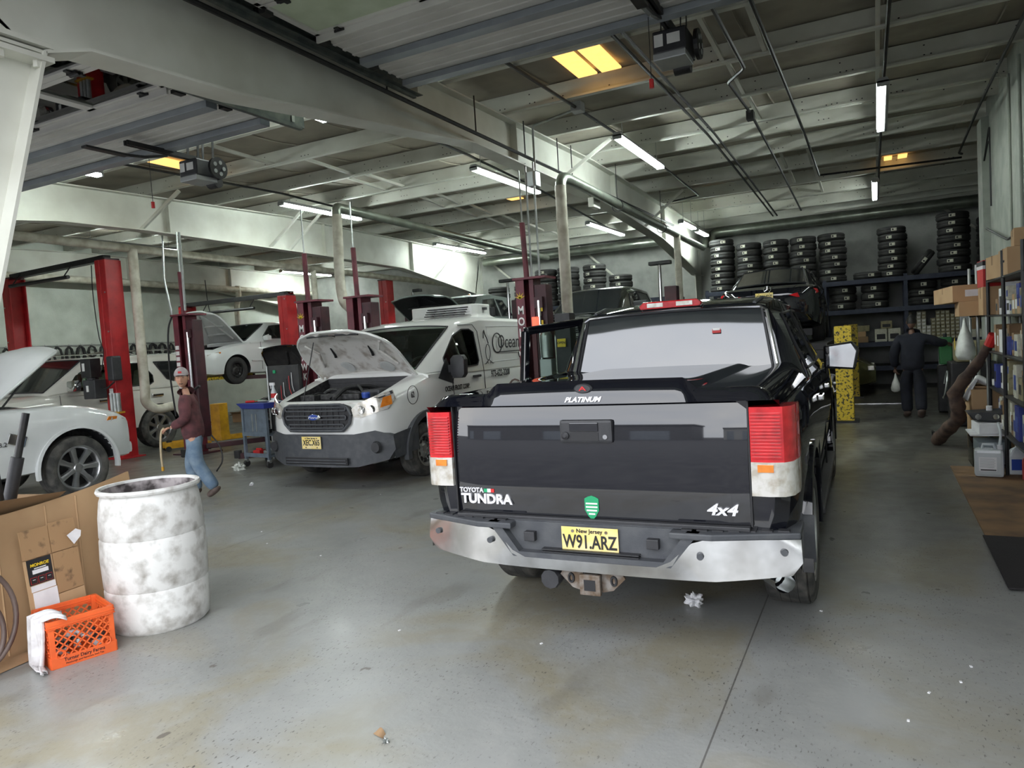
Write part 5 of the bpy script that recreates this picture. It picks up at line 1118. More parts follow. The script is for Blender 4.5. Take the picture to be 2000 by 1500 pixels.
for sx in (-1, 1):
    wheel(S, (sx*.75, -.9, .31), .31, .2, .2, 5, sx, 'alloy', 'alloy', 'rubber'); wheel(S, (sx*.75, -3.5, .31), .31, .2, .2, 5, sx, 'alloy', 'alloy', 'rubber')
    k = MB(); k.box((min(sx*.45, sx*.72), -.16, .55), (max(sx*.45, sx*.72), -.02, .66)); k.build('headlight', 'clear_lens', S, bevel=.02)
# ================================================================ LIFTS
def red_post(parent, x, y, h, inward, hose=True):
    """C-shaped red lift column; inward = +1 / -1 towards the car in x"""
    s = inward; k = MB()
    k.box((x-.15*s if s > 0 else x, y-.16, 0.02), (x if s > 0 else x+.15, y+.16, h))            # back
    k.box((min(x, x+.12*s), y-.17, .02), (max(x, x+.12*s), y-.14, h)); k.box((min(x, x+.12*s), y+.14, .02), (max(x, x+.12*s), y+.17, h))
    p = k.build('post', 'lift_red', parent, bevel=.012)
    k = MB(); k.box((x-.24, y-.24, 0), (x+.24, y+.24, .025)); k.build('base_plate', 'lift_red', p, bevel=.006)
    k = MB(); k.box((min(x+.01*s, x+.15*s), y-.13, .35), (max(x+.01*s, x+.15*s), y+.13, 1.15)); k.build('carriage', 'black_steel', p, bevel=.01)
    for z in (.55, 1.4, 2.3, 3.0):
        k = MB(); k.cyl((x-.10*s, y-.175, z), (x-.10*s, y-.16, z), .014, 8); k.build('bolt', 'galvanised', p)
    k = MB(); k.box((x-.16, y-.14, h), (x+.14, y+.14, h+.03)); k.build('post_cap', 'lift_dark', p)
    return p
def arm(parent, a, b, m='lift_dark'):
    k = MB(); k.bar(a, b, .10, .09); o = k.build('swing_arm', m, parent, bevel=.01)
    k = MB(); k.cyl((b[0], b[1], b[2]-.03), (b[0], b[1], b[2]+.09), .06, 12); k.build('lift_pad', 'rubber', o); return o
def two_post(label, xa, xb, y, h, overhead, armz, carspan, ya=None):
    t = thing('two_post_lift', label, 'car lift', ((xa+xb)/2, y, 0)); cx = (xa+xb)/2
    pa = red_post(t, xa-cx, (ya or y)-y, h, 1 if xa < xb else -1); pb = red_post(t, xb-cx, 0, h, -1 if xa < xb else 1)
    if overhead:
        k = MB(); k.bar((xa-cx, (ya or y)-y, h+.05), (xb-cx, 0, h+.05), .14, .10); k.build('overhead_beam', 'black_steel', t, bevel=.008)
        k = MB(); k.cyl((lerp(xa, xb, .2)-cx, -.2, h-.22), (lerp(xa, xb, .75)-cx, -.2, h-.22), .035, 8); ob = k.build('shut_off_bar', 'black_steel', t)
        for u in (.22, .7):
            k = MB(); k.cyl((lerp(xa, xb, u)-cx, -.2, h-.22), (lerp(xa, xb, u)-cx, -.02, h+.02), .012, 5); k.build('bar_strap', 'black_steel', ob)
    for xx in (xa, xb):
        s = 1 if xx < cx else -1
        for d in (-1, 1): arm(t, (xx-cx+.10*s, .05*d, armz), (carspan*(-s), d*.85, armz+.02), 'lift_dark')
    return t
L1 = two_post('tall red two-post lift standing around the pearl SUV', -15.72, -12.30, 8.35, 3.58, True, .14, .55, 8.6)
# power unit, control boxes and cable on the near red post
pu = MB(); pu.box((-.26, -.42, 1.50), (.02, -.22, 1.84)); pu.cyl((-.12, -.30, 1.15), (-.12, -.30, 1.50), .10, 14); o = pu.build('power_unit', 'black_steel', L1, bevel=.01); o.location = (1.71-.15, 0, 0)
k = MB(); k.box((-.24, -.44, 1.12), (.10, -.22, 1.46)); q = k.build('oil_tank', 'black_plastic', L1, bevel=.015); q.location = (1.71-.12, 0, 0)
k = MB(); k.box((1.46, -.452, 1.25), (1.52, -.442, 1.36)); k.build('sticker', 'ink_white', L1); k = MB(); k.box((1.36, -.43, 1.62), (1.42, -.42, 1.76)); k.build('sticker', 'ink_white', L1)
k = MB(); k.box((1.82, -.28, 1.42), (2.00, -.10, 1.86)); k.build('control_box', 'black_plastic', L1, bevel=.03)
k = MB(); k.box((1.70, -.185, 1.05), (1.80, -.178, 1.28)); k.build('warning_label', 'ink_white', L1)
k = MB(); k.hose([(1.55, -.2, 3.5), (1.52, -.2, 3.0), (1.58, -.2, 2.2), (1.66, -.2, 1.95), (1.62, -.25, 1.6)], .009, 5); k.build('cable', 'cable_black', L1)
k = MB(); k.hose([(1.62, -.3, 1.35), (1.78, -.32, 1.28), (1.95, -.24, 1.40)], .014, 6); k.build('hydraulic_hose', 'cable_black', L1)
for i in range(3):
    k = MB(); k.cyl((1.80+.09*i, -.22, .86), (1.80+.09*i, -.22, 1.18), .038, 12); k.cyl((1.80+.09*i, -.22, 1.18), (1.80+.09*i, -.22, 1.20), .045, 12); k.build('height_adapter', 'galvanised', L1, smooth=40)
k = MB(); k.box((1.70, -.28, .84), (2.05, -.16, .87)); k.build('adapter_rack', 'jack_yellow', L1)
L2 = two_post('red two-post lift holding up the white sedan', -15.75, -12.35, 12.75, 3.08, True, 1.22, .5)
for d in (-1, 1):
    k = MB(); k.box((d*.62-.22, -1.75, 1.235), (d*.62+.22, -.4, 1.30)); k.build('lift_runway', 'runway_yellow', L2)
L3 = two_post('red two-post lift in the far corner by the back wall', -15.95, -12.25, 16.5, 3.6, False, .14, .6)

def mohawk_post(t, x, y, side, letters=True, rods=True):
    k = MB(); k.box((x-.13, y-.14, .02), (x-.115, y+.16, 2.5)); k.box((x-.13, y-.155, .02), (x+.0, y-.135, 2.5)); k.box((x+.05, y-.10, .02), (x+.12, y+.16, 2.5)); k.box((x-.12, y+.14, .02), (x+.12, y+.16, 2.5))
    p = k.build('post', 'lift_maroon', t, bevel=.006)
    k = MB(); k.box((x+.12, y-.09, .3), (x+.30, y+.12, 2.42)); k.build('carriage', 'lift_dark', p, bevel=.012)
    k = MB(); k.box((x-.16, y-.18, 2.5), (x+.33, y+.20, 2.53)); k.build('top_plate', 'lift_maroon', p)
    k = MB(); k.box((x-.28, y-.28, 0), (x+.36, y+.28, .025)); k.build('base_plate', 'lift_dark', p)
    k = MB(); k.cyl((x+.20, y-.13, .9), (x+.20, y-.13, 2.2), .028, 10); k.build('cylinder_rod', 'chrome', p, smooth=40)
    k = MB(); k.box((x+.14, y-.15, 2.1), (x+.26, y-.08, 2.25)); k.build('rod_clamp', 'lift_dark', p)
    if rods:
        k = MB(); k.cyl((x-.02, y, 2.5), (x-.05, y+.02, 3.30), .04, 8); k.build('mast', 'lift_maroon', p)
        k = MB(); k.cyl((x-.05, y+.02, 3.30), (x-.06, y+.03, 4.02), .012, 6); k.build('mast_rod', 'galvanised', p)
    if letters:
        for i, ch in enumerate('MOHAWK'):
            text(ch, .155, 'ink_white', p, (x-.065, y-.158, 2.08-.155*i), (R(90), 0, 0), off=.004, sx=.8)
        k = MB()
        for a in (20, 55, 90, 125, 160): k.prism([(-.012, 0), (.012, 0), (0, .09)], 0, .004, lambda u, v, h: (x-.065+u*math.sin(R(a))+v*math.cos(R(a)), y-.157-h, 2.25-u*math.cos(R(a))+v*math.sin(R(a))))
        k.build('emblem', 'ink_yellow', p)
    else:
        for i in range(8):
            k = MB(); k.box((x-.115, y-.159, 1.2+.10*i), (x-.025, y-.156, 1.27+.10*i)); k.build('height_label', 'ink_white', p)
    return p
MA = thing('mohawk_lift', 'maroon two-post lift between the boy and the tool cart', 'car lift', (-9.7, 8.95, 0))
mohawk_post(MA, -11.15+9.7, 0, 1, False); mohawk_post(MA, -8.18+9.7, 0, 1, True)
MB_ = thing('mohawk_lift', 'maroon two-post lift around the white van with white upright lettering', 'car lift', (-5.85, 9.08, 0))
mohawk_post(MB_, -7.28+5.85, 0, 1, False); mohawk_post(MB_, -4.30+5.85, 0, 1, True)
for t, xx in ((MA, (-1.45, 1.52)), (MB_, (-1.43, 1.55))):
    for x in xx:
        s = 1 if x < 0 else -1
        for d in (-1, 1): arm(t, (x+.2*s, d*.05, .12), (-.62*s, d*.9, .13))
k = MB(); k.tube([(-1.42, 0, 2.6), (-1.40, 0, 4.0)], .022, 8); k.build('riser_pipe', 'galvanised', MA); k = MB(); k.tube([(-1.62, -.12, 2.5), (-1.78, -.1, 3.2), (-1.85, 0, 4.0)], .018, 6); k.build('riser_pipe', 'galvanised', MA)
k = MB(); k.hose([(-1.66, -.2, .7), (-1.72, -.2, 1.5), (-1.65, -.2, 2.3), (-1.6, -.15, 2.5)], .016, 6); k.build('hydraulic_hose', 'cable_black', MA)
# power unit and stickers on the lettered post next to the pickup
k = MB(); k.cyl((1.85, -.18, 1.42), (1.85, -.18, 1.72), .085, 14); k.lathe([(.085, 0), (.06, .05), (.001, .06)], (1.85, -.18, 1.72), 14, 'z'); k.build('power_unit', 'galvanised', MB_, smooth=40)
k = MB(); k.box((1.78, -.28, 1.10), (1.95, -.12, 1.40)); k.build('oil_tank', 'fixture_grey', MB_, bevel=.012)
k = MB(); k.box((2.02, -.20, 1.55), (2.14, -.19, 1.66)); oo = k.build('open_sign', 'ink_yellow', MB_); text('OPEN', .045, 'ink_black', oo, (2.08, -.202, 1.605), (R(90), 0, 0), off=.001)
k = MB(); k.box((1.98, -.16, 1.2), (2.2, .05, 2.0)); k.build('control_panel', 'black_plastic', MB_, bevel=.01)
for z in (2.05, 1.75):
    k = MB(); k.box((1.75, -.13, z), (1.80, -.12, z+.18)); k.build('warning_label', 'ink_yellow', MB_)
k = MB(); k.box((1.66, -.2, 1.80), (1.74, -.12, 1.98)); k.build('stop_switch', 'signal_red', MB_, bevel=.01)
k = MB(); k.box((1.42, -.163, 1.18), (1.53, -.158, 1.24)); k.build('dealer_sticker', 'ink_blue', MB_)
k = MB(); k.tube([(1.36+.10*math.cos(a), -.22, 1.0+.14*math.sin(a)) for a in frange(.3, 2*PI, 14)], .014, 6); k.build('air_hose', 'hose_brown', MB_)
for x in (1.60, 1.72):
    k = MB(); k.cyl((x, .02, 2.5), (x+.0, .02, 4.1), .014, 6); k.build('riser_pipe', 'galvanised', MB_)

def dark_lift(label, cx, y, half, h, armz, mat_):
    t = thing('two_post_lift', label, 'car lift', (cx, y, 0))
    for s in (-1, 1):
        k = MB(); k.box((s*half-.13, -.13, .02), (s*half+.13, .13, h)); p = k.build('post', mat_, t, bevel=.02)
        k = MB(); k.cyl((s*half-.2*s, -.14, h-.9), (s*half-.2*s, -.14, h+.45), .035, 10); k.build('cylinder_rod', 'chrome', p, smooth=40)
        k = MB(); k.box((s*half-.32*s-.10, -.2, h+.45), (s*half-.2*s+.25, -.05, h+.53)); k.build('top_plate', 'black_steel', p, bevel=.02)
        for d in (-1, 1): arm(t, (s*(half-.1), d*.05, armz), (s*.6, d*1.2, armz+.02), 'black_steel')
        k = MB(); k.box((s*half-.25, -.25, 0), (s*half+.25, .25, .02)); k.build('base_plate', 'black_steel', p)
    return t
dark_lift('black two-post lift holding the dark pickup with chrome rods on top', -5.42, 15.0, 1.62, 2.62, 1.13, 'lift_dark')
dark_lift('black two-post lift holding the grey pickup with its hood open', -9.55, 16.1, 1.62, 2.7, 1.38, 'lift_dark')
t = thing('four_post_lift', 'four-post lift with worn yellow posts carrying the black sedan', 'car lift', (-1.78, 15.05, 0))
for x in (-1.28, 1.28):
    for y in (-2.05, 2.05):
        k = MB(); k.box((x-.13, y-.10, .02), (x+.13, y+.10, 1.58)); p = k.build('post', 'runway_yellow', t, bevel=.01)
        k = MB(); k.box((x-.2, y-.2, 0), (x+.2, y+.2, .03)); k.build('base_plate', 'black_steel', p)
for x in (-.79, .79):
    k = MB(); k.box((x-.25, -2.0, 1.20), (x+.25, 2.6, 1.32)); k.build('runway', 'black_steel', t, bevel=.01)
for y in (-2.05, 2.05):
    k = MB(); k.box((-1.25, y-.08, 1.06), (1.25, y+.08, 1.20)); k.build('cross_beam', 'black_steel', t)

# ================================================================ SHOP EQUIPMENT IN THE VAN BAY
C_ = thing('tool_cart', 'grey steel tool cart with a blue top beside the white van', 'tool cart', (-8.42, 8.05, 0), R(-6))
for x in (-.27, .27):
    for y in (-.2, .2):
        k = MB(); k.box((x-.02, y-.02, .12), (x+.02, y+.02, .92)); k.build('leg', 'cart_grey', C_)
        k = MB(); k.lathe([(.001, -.02), (.05, -.02), (.055, 0), (.05, .02), (.001, .02)], (x, y, .055), 14, 'x'); cs = k.build('caster', 'rubber', C_)
        k = MB(); k.box((x-.03, y-.02, .08), (x+.03, y+.02, .125)); k.build('caster_fork', 'galvanised', cs)
for z in (.16, .48):
    k = MB(); k.box((-.29, -.22, z), (.29, .22, z+.02)); k.box((-.29, -.225, z), (.29, -.21, z+.06)); k.build('shelf', 'cart_grey', C_)
k = MB(); k.box((-.25, -.20, .50), (.25, -.18, .90)); k.build('cabinet_panel', 'cart_grey', C_, bevel=.006)
for x in (-.06, .03):
    k = MB(); k.box((x, -.212, .55), (x+.02, -.20, .82)); k.build('handle', 'galvanised', C_, bevel=.004)
k = MB(); k.prism([(-.36, .98), (.30, .98), (.30, .90), (-.22, .90)], -.25, .25, lambda u, v, h: (u, h, v)); k.build('tray', 'bin_blue', C_, bevel=.006)
def small_tool(name, label, x, y, z, L_, m, a, cat, grp=None, r_=.012):
    k = MB(); k.cyl((-L_/2, 0, 0), (L_*.1, 0, 0), r_*1.5, 8); k.cyl((L_*.1, 0, 0), (L_/2, 0, 0), r_*.6, 6); o = k.build(name, m); o.location = (x, y, z); o.rotation_euler = (0, 0, a); return tag(o, label, cat, grp)
small_tool('screwdriver', 'red-handled screwdriver lying on the blue cart top', -8.55, 7.95, 1.0, .22, 'ink_red', .5, 'screwdriver')
small_tool('screwdriver', 'green-handled screwdriver lying on the blue cart top', -8.50, 8.05, 1.0, .18, 'ink_green', 1.2, 'screwdriver')
small_tool('ratchet', 'steel ratchet lying on the blue cart top', -8.35, 8.0, 1.0, .24, 'galvanised', .2, 'ratchet')
k = MB(); k.grid(8, 8, lambda u, v: (-8.24+u*.16, 7.95+v*.14, .985+.06*math.sin(PI*u)*math.sin(PI*v)*(1+.5*math.sin(9*u+5*v)))); tag(k.build('shop_towel', 'paper_white', smooth=60), 'crumpled paper towel on the edge of the blue cart top', 'towel')
for i, (x, z, m) in enumerate(((-8.52, .515, 'ink_red'), (-8.38, .515, 'black_steel'), (-8.56, .195, 'ink_red'), (-8.34, .195, 'galvanised'))):
    k = MB(); k.box((-.07, -.06, 0), (.07, .06, .06)); k.cyl((-.05, 0, .07), (.06, 0, .07), .022, 8); o = k.build('air_wrench', m, bevel=.01); o.location = (x, 8.0, z-.012+.002); tag(o, ['red impact tool on the upper cart shelf', 'black impact tool on the upper cart shelf', 'red impact tool on the lower cart shelf', 'silver impact tool on the lower cart shelf'][i], 'tool')
b = thing('spray_bottle', 'clear spray bottle with white trigger standing on the tool cart', 'bottle', (-8.36, 8.2, .98))
k = MB(); k.lathe([(.001, 0), (.042, 0), (.045, .03), (.045, .13), (.02, .20), (.016, .24)], (0, 0, 0), 16); k.build('bottle_body', 'jug_clear', b, smooth=40)
k = MB(); k.box((-.07, -.014, .24), (.03, .014, .285)); k.box((-.055, -.008, .19), (-.04, .008, .25)); k.build('trigger_head', 'paper_white', b, bevel=.005)
k = MB(); k.lathe([(.0458, .05), (.0458, .12)], (0, 0, 0), 16); k.build('label_band', 'ink_red', b)
T2 = thing('diagnostic_panel', 'dark tool panel standing behind the blue-topped cart', 'panel', (-8.38, 8.5, 0))
k = MB(); k.box((-.34, -.03, .02), (.30, .03, 1.52)); k.build('board', 'interior_dark', T2, bevel=.01)
k = MB(); k.cyl((-.35, -.04, .02), (-.35, -.04, 1.52), .018, 8); k.build('edge_tube', 'galvanised', T2)
for i in range(7):
    k = MB(); z = 1.1+.05*i; k.tube([(-.2+.06*i, -.04, z), (-.18+.06*i, -.06, z-.2), (-.1+.05*i, -.05, z-.3)], .006, 5); k.build('hanging_tool', ('galvanised', 'black_steel', 'ink_red')[i % 3], T2)
k = MB(); k.box((-.22, -.05, 1.40), (-.17, -.035, 1.45)); k.build('indicator', 'ink_green', T2)
# yellow crane foot and floor jack by the red lift
J = thing('engine_crane', 'yellow engine crane base and post behind the boy', 'hoist', (-11.6, 9.9, 0), R(8))
k = MB(); k.box((-.10, -.12, .10), (.12, .12, .82)); k.build('mast', 'jack_yellow', J, bevel=.008)
k = MB(); k.prism([(-.14, .10), (.14, .10), (.10, .35), (-.10, .35)], -.13, .13, lambda u, v, h: (u, h, v)); k.build('foot_bracket', 'jack_yellow', J, bevel=.006)
for y in (-.25, .2):
    k = MB(); k.bar((-.3, y, .10), (.2, y*3.4+.3, .10), .10, .10); lg_ = k.build('leg', 'jack_yellow', J, bevel=.008)
    k = MB(); k.lathe([(.001, -.02), (.045, -.02), (.045, .02), (.001, .02)], (.2, y*3.4+.3, .045), 12, 'x'); k.build('caster', 'rubber', lg_)
J = thing('floor_jack', 'yellow floor jack near the rear wheel of the pearl SUV', 'jack', (-12.0, 9.35, 0), R(65))
k = MB(); k.box((-.35, -.14, .05), (.30, -.10, .17)); k.box((-.35, .10, .05), (.30, .14, .17)); k.box((.1, -.10, .08), (.28, .10, .2)); k.build('frame', 'jack_yellow', J, bevel=.006)
for x in (-.3, .25):
    for y in (-.15, .15):
        k = MB(); k.lathe([(.001, -.02), (.05, -.02), (.05, .02), (.001, .02)], (x, y, .05), 12, 'y'); k.build('wheel', 'rubber', J)
k = MB(); k.cyl((.2, 0, .18), (.75, 0, .62), .018, 8); k.build('handle', 'black_steel', J)
k = MB(); k.cyl((-.25, 0, .12), (-.25, 0, .2), .05, 12); k.build('saddle', 'black_steel', J)
def carton(name, label, loc, sz, rz=0, m='cardboard', cat='box', grp=None, flaps=False, tape=True, z=0):
    o = MB(); w_, d_, h_ = sz; t = thing(name, label, cat, loc, rz, grp)
    if flaps:
        for a in ((( -w_/2, -d_/2, 0), (w_/2, -d_/2+.005, h_)), ((-w_/2, d_/2-.005, 0), (w_/2, d_/2, h_)), ((-w_/2, -d_/2, 0), (-w_/2+.005, d_/2, h_)), ((w_/2-.005, -d_/2, 0), (w_/2, d_/2, h_)), ((-w_/2, -d_/2, 0), (w_/2, d_/2, .005))): o.box(*a)
        o.build('body', m, t)
        for s in (-1, 1):
            k = MB(); k.grid(2, 2, lambda u, v: (lerp(-w_/2, w_/2, u), s*(d_/2+v*d_*.4), h_+v*d_*.18)); k.build('flap', m, t); k = MB(); k.grid(2, 2, lambda u, v: (s*(w_/2+v*w_*.3), lerp(-d_/2, d_/2, u), h_-v*w_*.12)); k.build('flap', m, t)
    else:
        o.box((-w_/2, -d_/2, 0), (w_/2, d_/2, h_)); o.build('body', m, t, bevel=min(.006, h_*.1))
        if tape:
            k = MB(); k.box((-w_/2-.001, -.025, h_*.6), (w_/2+.001, .025, h_+.0015)); k.build('tape', 'cardboard_dark' if m == 'cardboard' else 'cardboard', t)
    return t
carton('open_carton', 'small open carton on the dark floor behind the boy', (-15.2, 13.75, 0), (.42, .34, .22), R(20), flaps=True)
# black hoses and cables hung on hooks along the left block wall
random.seed(21)
rail = MB(); rail.box((-18.6, 9.6, 2.28), (-18.575, 15.6, 2.31)); tag(rail.build('hook_rail', 'galvanised'), 'thin hook rail on the pale green block wall', 'rail')
for i in range(19):
    y = 9.8+i*.30; k = MB(); n = random.choice((1, 2, 2)); L_ = random.uniform(.28, .50); w_ = random.uniform(.06, .12)
    pts = [(-18.52, y-w_*.3, 2.26)]
    for j in range(n*8+1):
        a = j/(n*8)*n*2*PI; pts.append((-18.50+.03*math.sin(a*.5), y+w_*math.sin(a), 2.26-L_*.5*(1-math.cos(a))))
    k.tube(pts, random.uniform(.022, .04), 6); o = k.build('wall_hose', 'rubber', smooth=50)
    q = MB(); q.tube([(-18.58, y, 2.30), (-18.50, y, 2.28), (-18.49, y, 2.33)], .007, 5); q.build('hook', 'galvanised', o)
    tag(o, ORD[i]+' black rubber hose along the wall rail from its doorway end', 'hose', 'black hoses hung along the block wall')
k = MB(); k.hose([(-17.2, 14.6, 4.0), (-15.6, 13.3, 3.0), (-14.3, 12.4, 2.55)], .012, 5); tag(k.build('hanging_cable', 'cable_black'), 'thin black cable slanting down to the roof of the white sedan', 'cable')
# ================================================================ DRUM, CRATE AND CARDBOARD BY THE NEAR COLUMN
D = thing('plastic_drum', 'dirty white plastic drum with open top by the near column', 'drum', (-4.2, 2.99, 0))
def dp(r): return r
k = MB(); k.lathe([(.001, .0), (.275, 0), (.293, .02), (.303, .10), (.306, .255), (.300, .268), (.306, .281), (.313, .45), (.308, .575), (.301, .588), (.307, .60), (.303, .72), (.290, .82), (.278, .855), (.278, .868)], (0, 0, 0), 56); k.build('drum_body', 'drum_plastic', D, smooth=40)
k = MB(); k.lathe([(.278, .862), (.300, .866), (.306, .880), (.300, .895), (.284, .895), (.276, .885), (.276, .862)], (0, 0, 0), 56); k.build('rim', 'drum_plastic', D, smooth=40)
k = MB(); k.lathe([(.272, .88), (.284, .80), (.296, .5), (.285, .06), (.001, .05)], (0, 0, 0), 48); k.build('inner_wall', 'drum_inside', D, smooth=40)
K = thing('milk_crate', 'orange milk crate half full of dirty bits in front of the drum', 'crate', (-4.232, 2.455, 0), R(-17))
w_, h_ = .165, .27                                # long face looks towards +x
k = MB()
for x in (-w_, w_):
    for y in (-w_, w_): k.box((x-.028*(x > 0)-.0*(x < 0), y-.028*(y > 0), 0), (x+.028*(x < 0), y+.028*(y < 0), h_))
for z0, z1 in ((0, .062), (h_-.04, h_)):
    for s in (-1, 1):
        k.box((s*w_-.006, -w_, z0), (s*w_+.006, w_, z1)); k.box((-w_, s*w_-.006, z0), (w_, s*w_+.006, z1))
for s in (-1, 1):
    for z in (.225, .245): k.box((s*w_-.010, -w_-.004, z), (s*w_+.010, w_+.004, z+.004)); k.box((-w_-.004, s*w_-.010, z), (w_+.004, s*w_+.010, z+.004))
k.build('crate_frame', 'crate_orange', K, bevel=.003)
for s in (-1, 1):
    for ax in (0, 1):
        k = MB()
        for d in (-1, 1):
            for i in range(-6, 9):
                a = i*.045; p = [(-.138, .062), (.138, .23)]
                t0, t1 = max(-.138, a-.168 if d > 0 else a-.0), 0
                x0, z0, x1, z1 = (a-.16, .062, a+.01, .232) if d > 0 else (a+.01, .062, a-.16, .232)
                def clip(x0, z0, x1, z1):
                    tt = [0.0, 1.0]
                    for lim, sg in ((-.138, 1), (.138, -1)):
                        da, db = sg*(x0-lim), sg*(x1-lim)
                        if da < 0 and db < 0: return None
                        if da < 0: tt[0] = max(tt[0], da/(da-db))
                        if db < 0: tt[1] = min(tt[1], da/(da-db))
                    return (lerp(x0, x1, tt[0]), lerp(z0, z1, tt[0]), lerp(x0, x1, tt[1]), lerp(z0, z1, tt[1])) if tt[1]-tt[0] > .05 else None
                c_ = clip(x0, z0, x1, z1)
                if c_:
                    A, B = ((s*w_, c_[0], c_[1]), (s*w_, c_[2], c_[3])) if ax == 0 else ((c_[0], s*w_, c_[1]), (c_[2], s*w_, c_[3]))
                    k.bar(A, B, .007, .007)
        k.build('lattice', 'crate_orange', K)
k = MB(); k.box((-.16, -.16, .0), (.16, .16, .012)); k.build('crate_floor', 'crate_orange', K)
for y in (-.115, .115):
    k = MB(); k.tube([(w_+.004, y+.022*math.cos(a), .075+.022*math.sin(a)) for a in frange(0, 2*PI, 16)], .005, 5, False); k.build('drain_ring', 'crate_orange', K)
text('Turner Dairy Farms', .027, 'ink_black', K, (w_+.0065, 0, .040), (R(90), 0, R(90)), sx=.95, off=.0003)
text('Pittsburgh and Fairmont Iced Tea', .013, 'ink_black', K, (w_+.0065, 0, .018), (R(90), 0, R(90)), sx=1.1)
random.seed(5)
for i in range(26):
    k = MB(); r_ = random.uniform(.015, .035); k.lathe([(.001, -r_*.5), (r_, -r_*.4), (r_*.9, r_*.4), (.001, r_*.5)], (0, 0, 0), 10)
    mm = random.choice(('rusty_steel', 'galvanised', 'rag_white', 'engine_black')); o = k.build('wheel_weight', mm); p = Matrix.Rotation(R(-17), 3, 'Z') @ Vector((random.uniform(-.11, .11), random.uniform(-.11, .11), 0))
    o.location = (-4.232+p.x, 2.455+p.y, .035+.03*(i//9)+.005); o.rotation_euler = (random.uniform(-1, 1), random.uniform(-1, 1), random.uniform(0, 6)); cw = {'rusty_steel': 'rusty', 'galvanised': 'silver', 'rag_white': 'pale', 'engine_black': 'black'}[mm]; tag(o, cw+' scrap piece lying in the orange crate', 'scrap', cw+' scrap pieces in the orange crate')
def rag(u, v):
    # over the rim at the crate's corner and down to the floor
    s = v*.62; fold = .022*math.sin(u*11+v*3)+.012*math.sin(u*23+1.7)
    y = -.20+u*.125+fold*.4
    if s < .12: x, z = .10-s*.6+.02*u, h_+.018+.02*math.sin(s*26)
    elif s < .44: x, z = .03, h_+.02-(s-.12)*.86
    else: x, z = .03+(s-.44)*.6, .012+.018*abs(math.sin(u*14))
    y2 = -.178 - (.03+fold*.8 if s > .12 else 0) - .05*max(0, s-.3)
    return (x+u*.13-.02, y2 if s > .10 else -.178+(.12-s)*.8, z+fold*.25)
k = MB(); k.grid(22, 30, rag); o = k.build('rag', 'rag_white', smooth=60); o.location = (-4.232, 2.455, 0); o.rotation_euler = (0, 0, R(-17)); tag(o, 'white rag hanging over the corner of the orange crate', 'rag')
m_ = o.modifiers.new('thick', 'SOLIDIFY'); m_.thickness = .008
# flattened cartons leaning behind the drum
P_ = thing('flattened_carton', 'large tan flattened carton leaning behind the orange crate and drum', 'cardboard', (-4.55, 2.45, 0), R(5))
def sheet(u, v, off=0): y = lerp(-.62, .80, u); return (-.02-.12*v+.012*math.sin(u*9)+off, y, v*(.82+.10*u-.05*math.sin(u*3)))
k = MB(); k.grid(20, 6, sheet); k.grid(20, 6, lambda u, v: sheet(u, v, -.012)); k.build('main_panel', 'cardboard', P_, smooth=60)
for u in (.30, .52, .66):
    k = MB(); k.tube([sheet(u+.05*v, v, .004) for v in frange(.02, .98, 6)], .006, 4); k.build('fold_line', 'cardboard', P_)
k = MB(); k.grid(8, 2, lambda u, v: (.05+.10*v, lerp(-.60, -.05, u), .006+.02*(1-v))); k.build('bottom_flap', 'cardboard_dark', P_)
Q_ = thing('dirty_carton', 'small dirty flattened carton with a black and yellow label behind the crate', 'cardboard', (-4.495, 2.50, 0), R(4))
sz = lambda y0, y1, z0, z1, off, nm, m: (lambda k: (k.add([(.035-.10*z+off, y, z) for y, z in ((y0, z0), (y1, z0), (y1, z1), (y0, z1))]+[(.035-.10*z+off-.006, y, z) for y, z in ((y0, z0), (y1, z0), (y1, z1), (y0, z1))], [(0, 1, 2, 3), (7, 6, 5, 4), (0, 4, 5, 1), (1, 5, 6, 2), (2, 6, 7, 3), (3, 7, 4, 0)]), k.build(nm, m, Q_))[1])(MB())
sz(-.14, .03, .55, .72, 0, 'panel', 'cardboard_dirty'); sz(.035, .20, .55, .73, 0, 'panel', 'cardboard_dirty'); sz(-.14, .03, .0, .545, 0, 'panel', 'cardboard'); sz(.035, .20, .30, .545, 0, 'panel', 'cardboard_dirty'); sz(.035, .20, .0, .295, 0, 'panel', 'cardboard')
lb = sz(-.125, .02, .395, .545, .004, 'label_panel', 'ink_black'); sz(-.12, .025, .355, .39, .004, 'label_panel', 'paper_white'); sz(-.115, .03, .18, .35, .004, 'label_panel', 'paper_white')
tx = lambda s, y, z, sz_, m: text(s, sz_, m, Q_, (.035-.10*z+.0065, y, z), (R(90+6), 0, R(90)), off=.0006)
tx('MONROE', -.053, .510, .026, 'ink_yellow'); tx('SHOCK ABSORBERS', -.053, .490, .008, 'ink_white')
sz(-.10, -.005, .458, .482, .006, 'label_strip', 'paper_white')
for i in range(3): sz(-.118+.046*i, -.080+.046*i, .402, .440, .0055, 'label_strip', 'ink_red'); sz(-.1165+.046*i, -.0815+.046*i, .4035, .4385, .0065, 'label_strip', 'ink_black'); tx('----\n----', -.099+.046*i, .421, .012, 'ink_white')
k = MB(); k.add([(.0, 0, -.045), (.0, .045, -.005), (.002, .05, .03), (.004, .015, .05), (0, -.04, .02)], [(0, 1, 2, 3, 4)]); o = k.build('torn_paper', 'paper_white'); o.location = (-4.50, 2.66, .615); tag(o, 'torn white paper scrap stuck to the dirty carton', 'paper')
O_ = thing('open_carton', 'brown open box with dark inside behind the flattened carton', 'box', (-5.02, 2.35, 0), R(12))
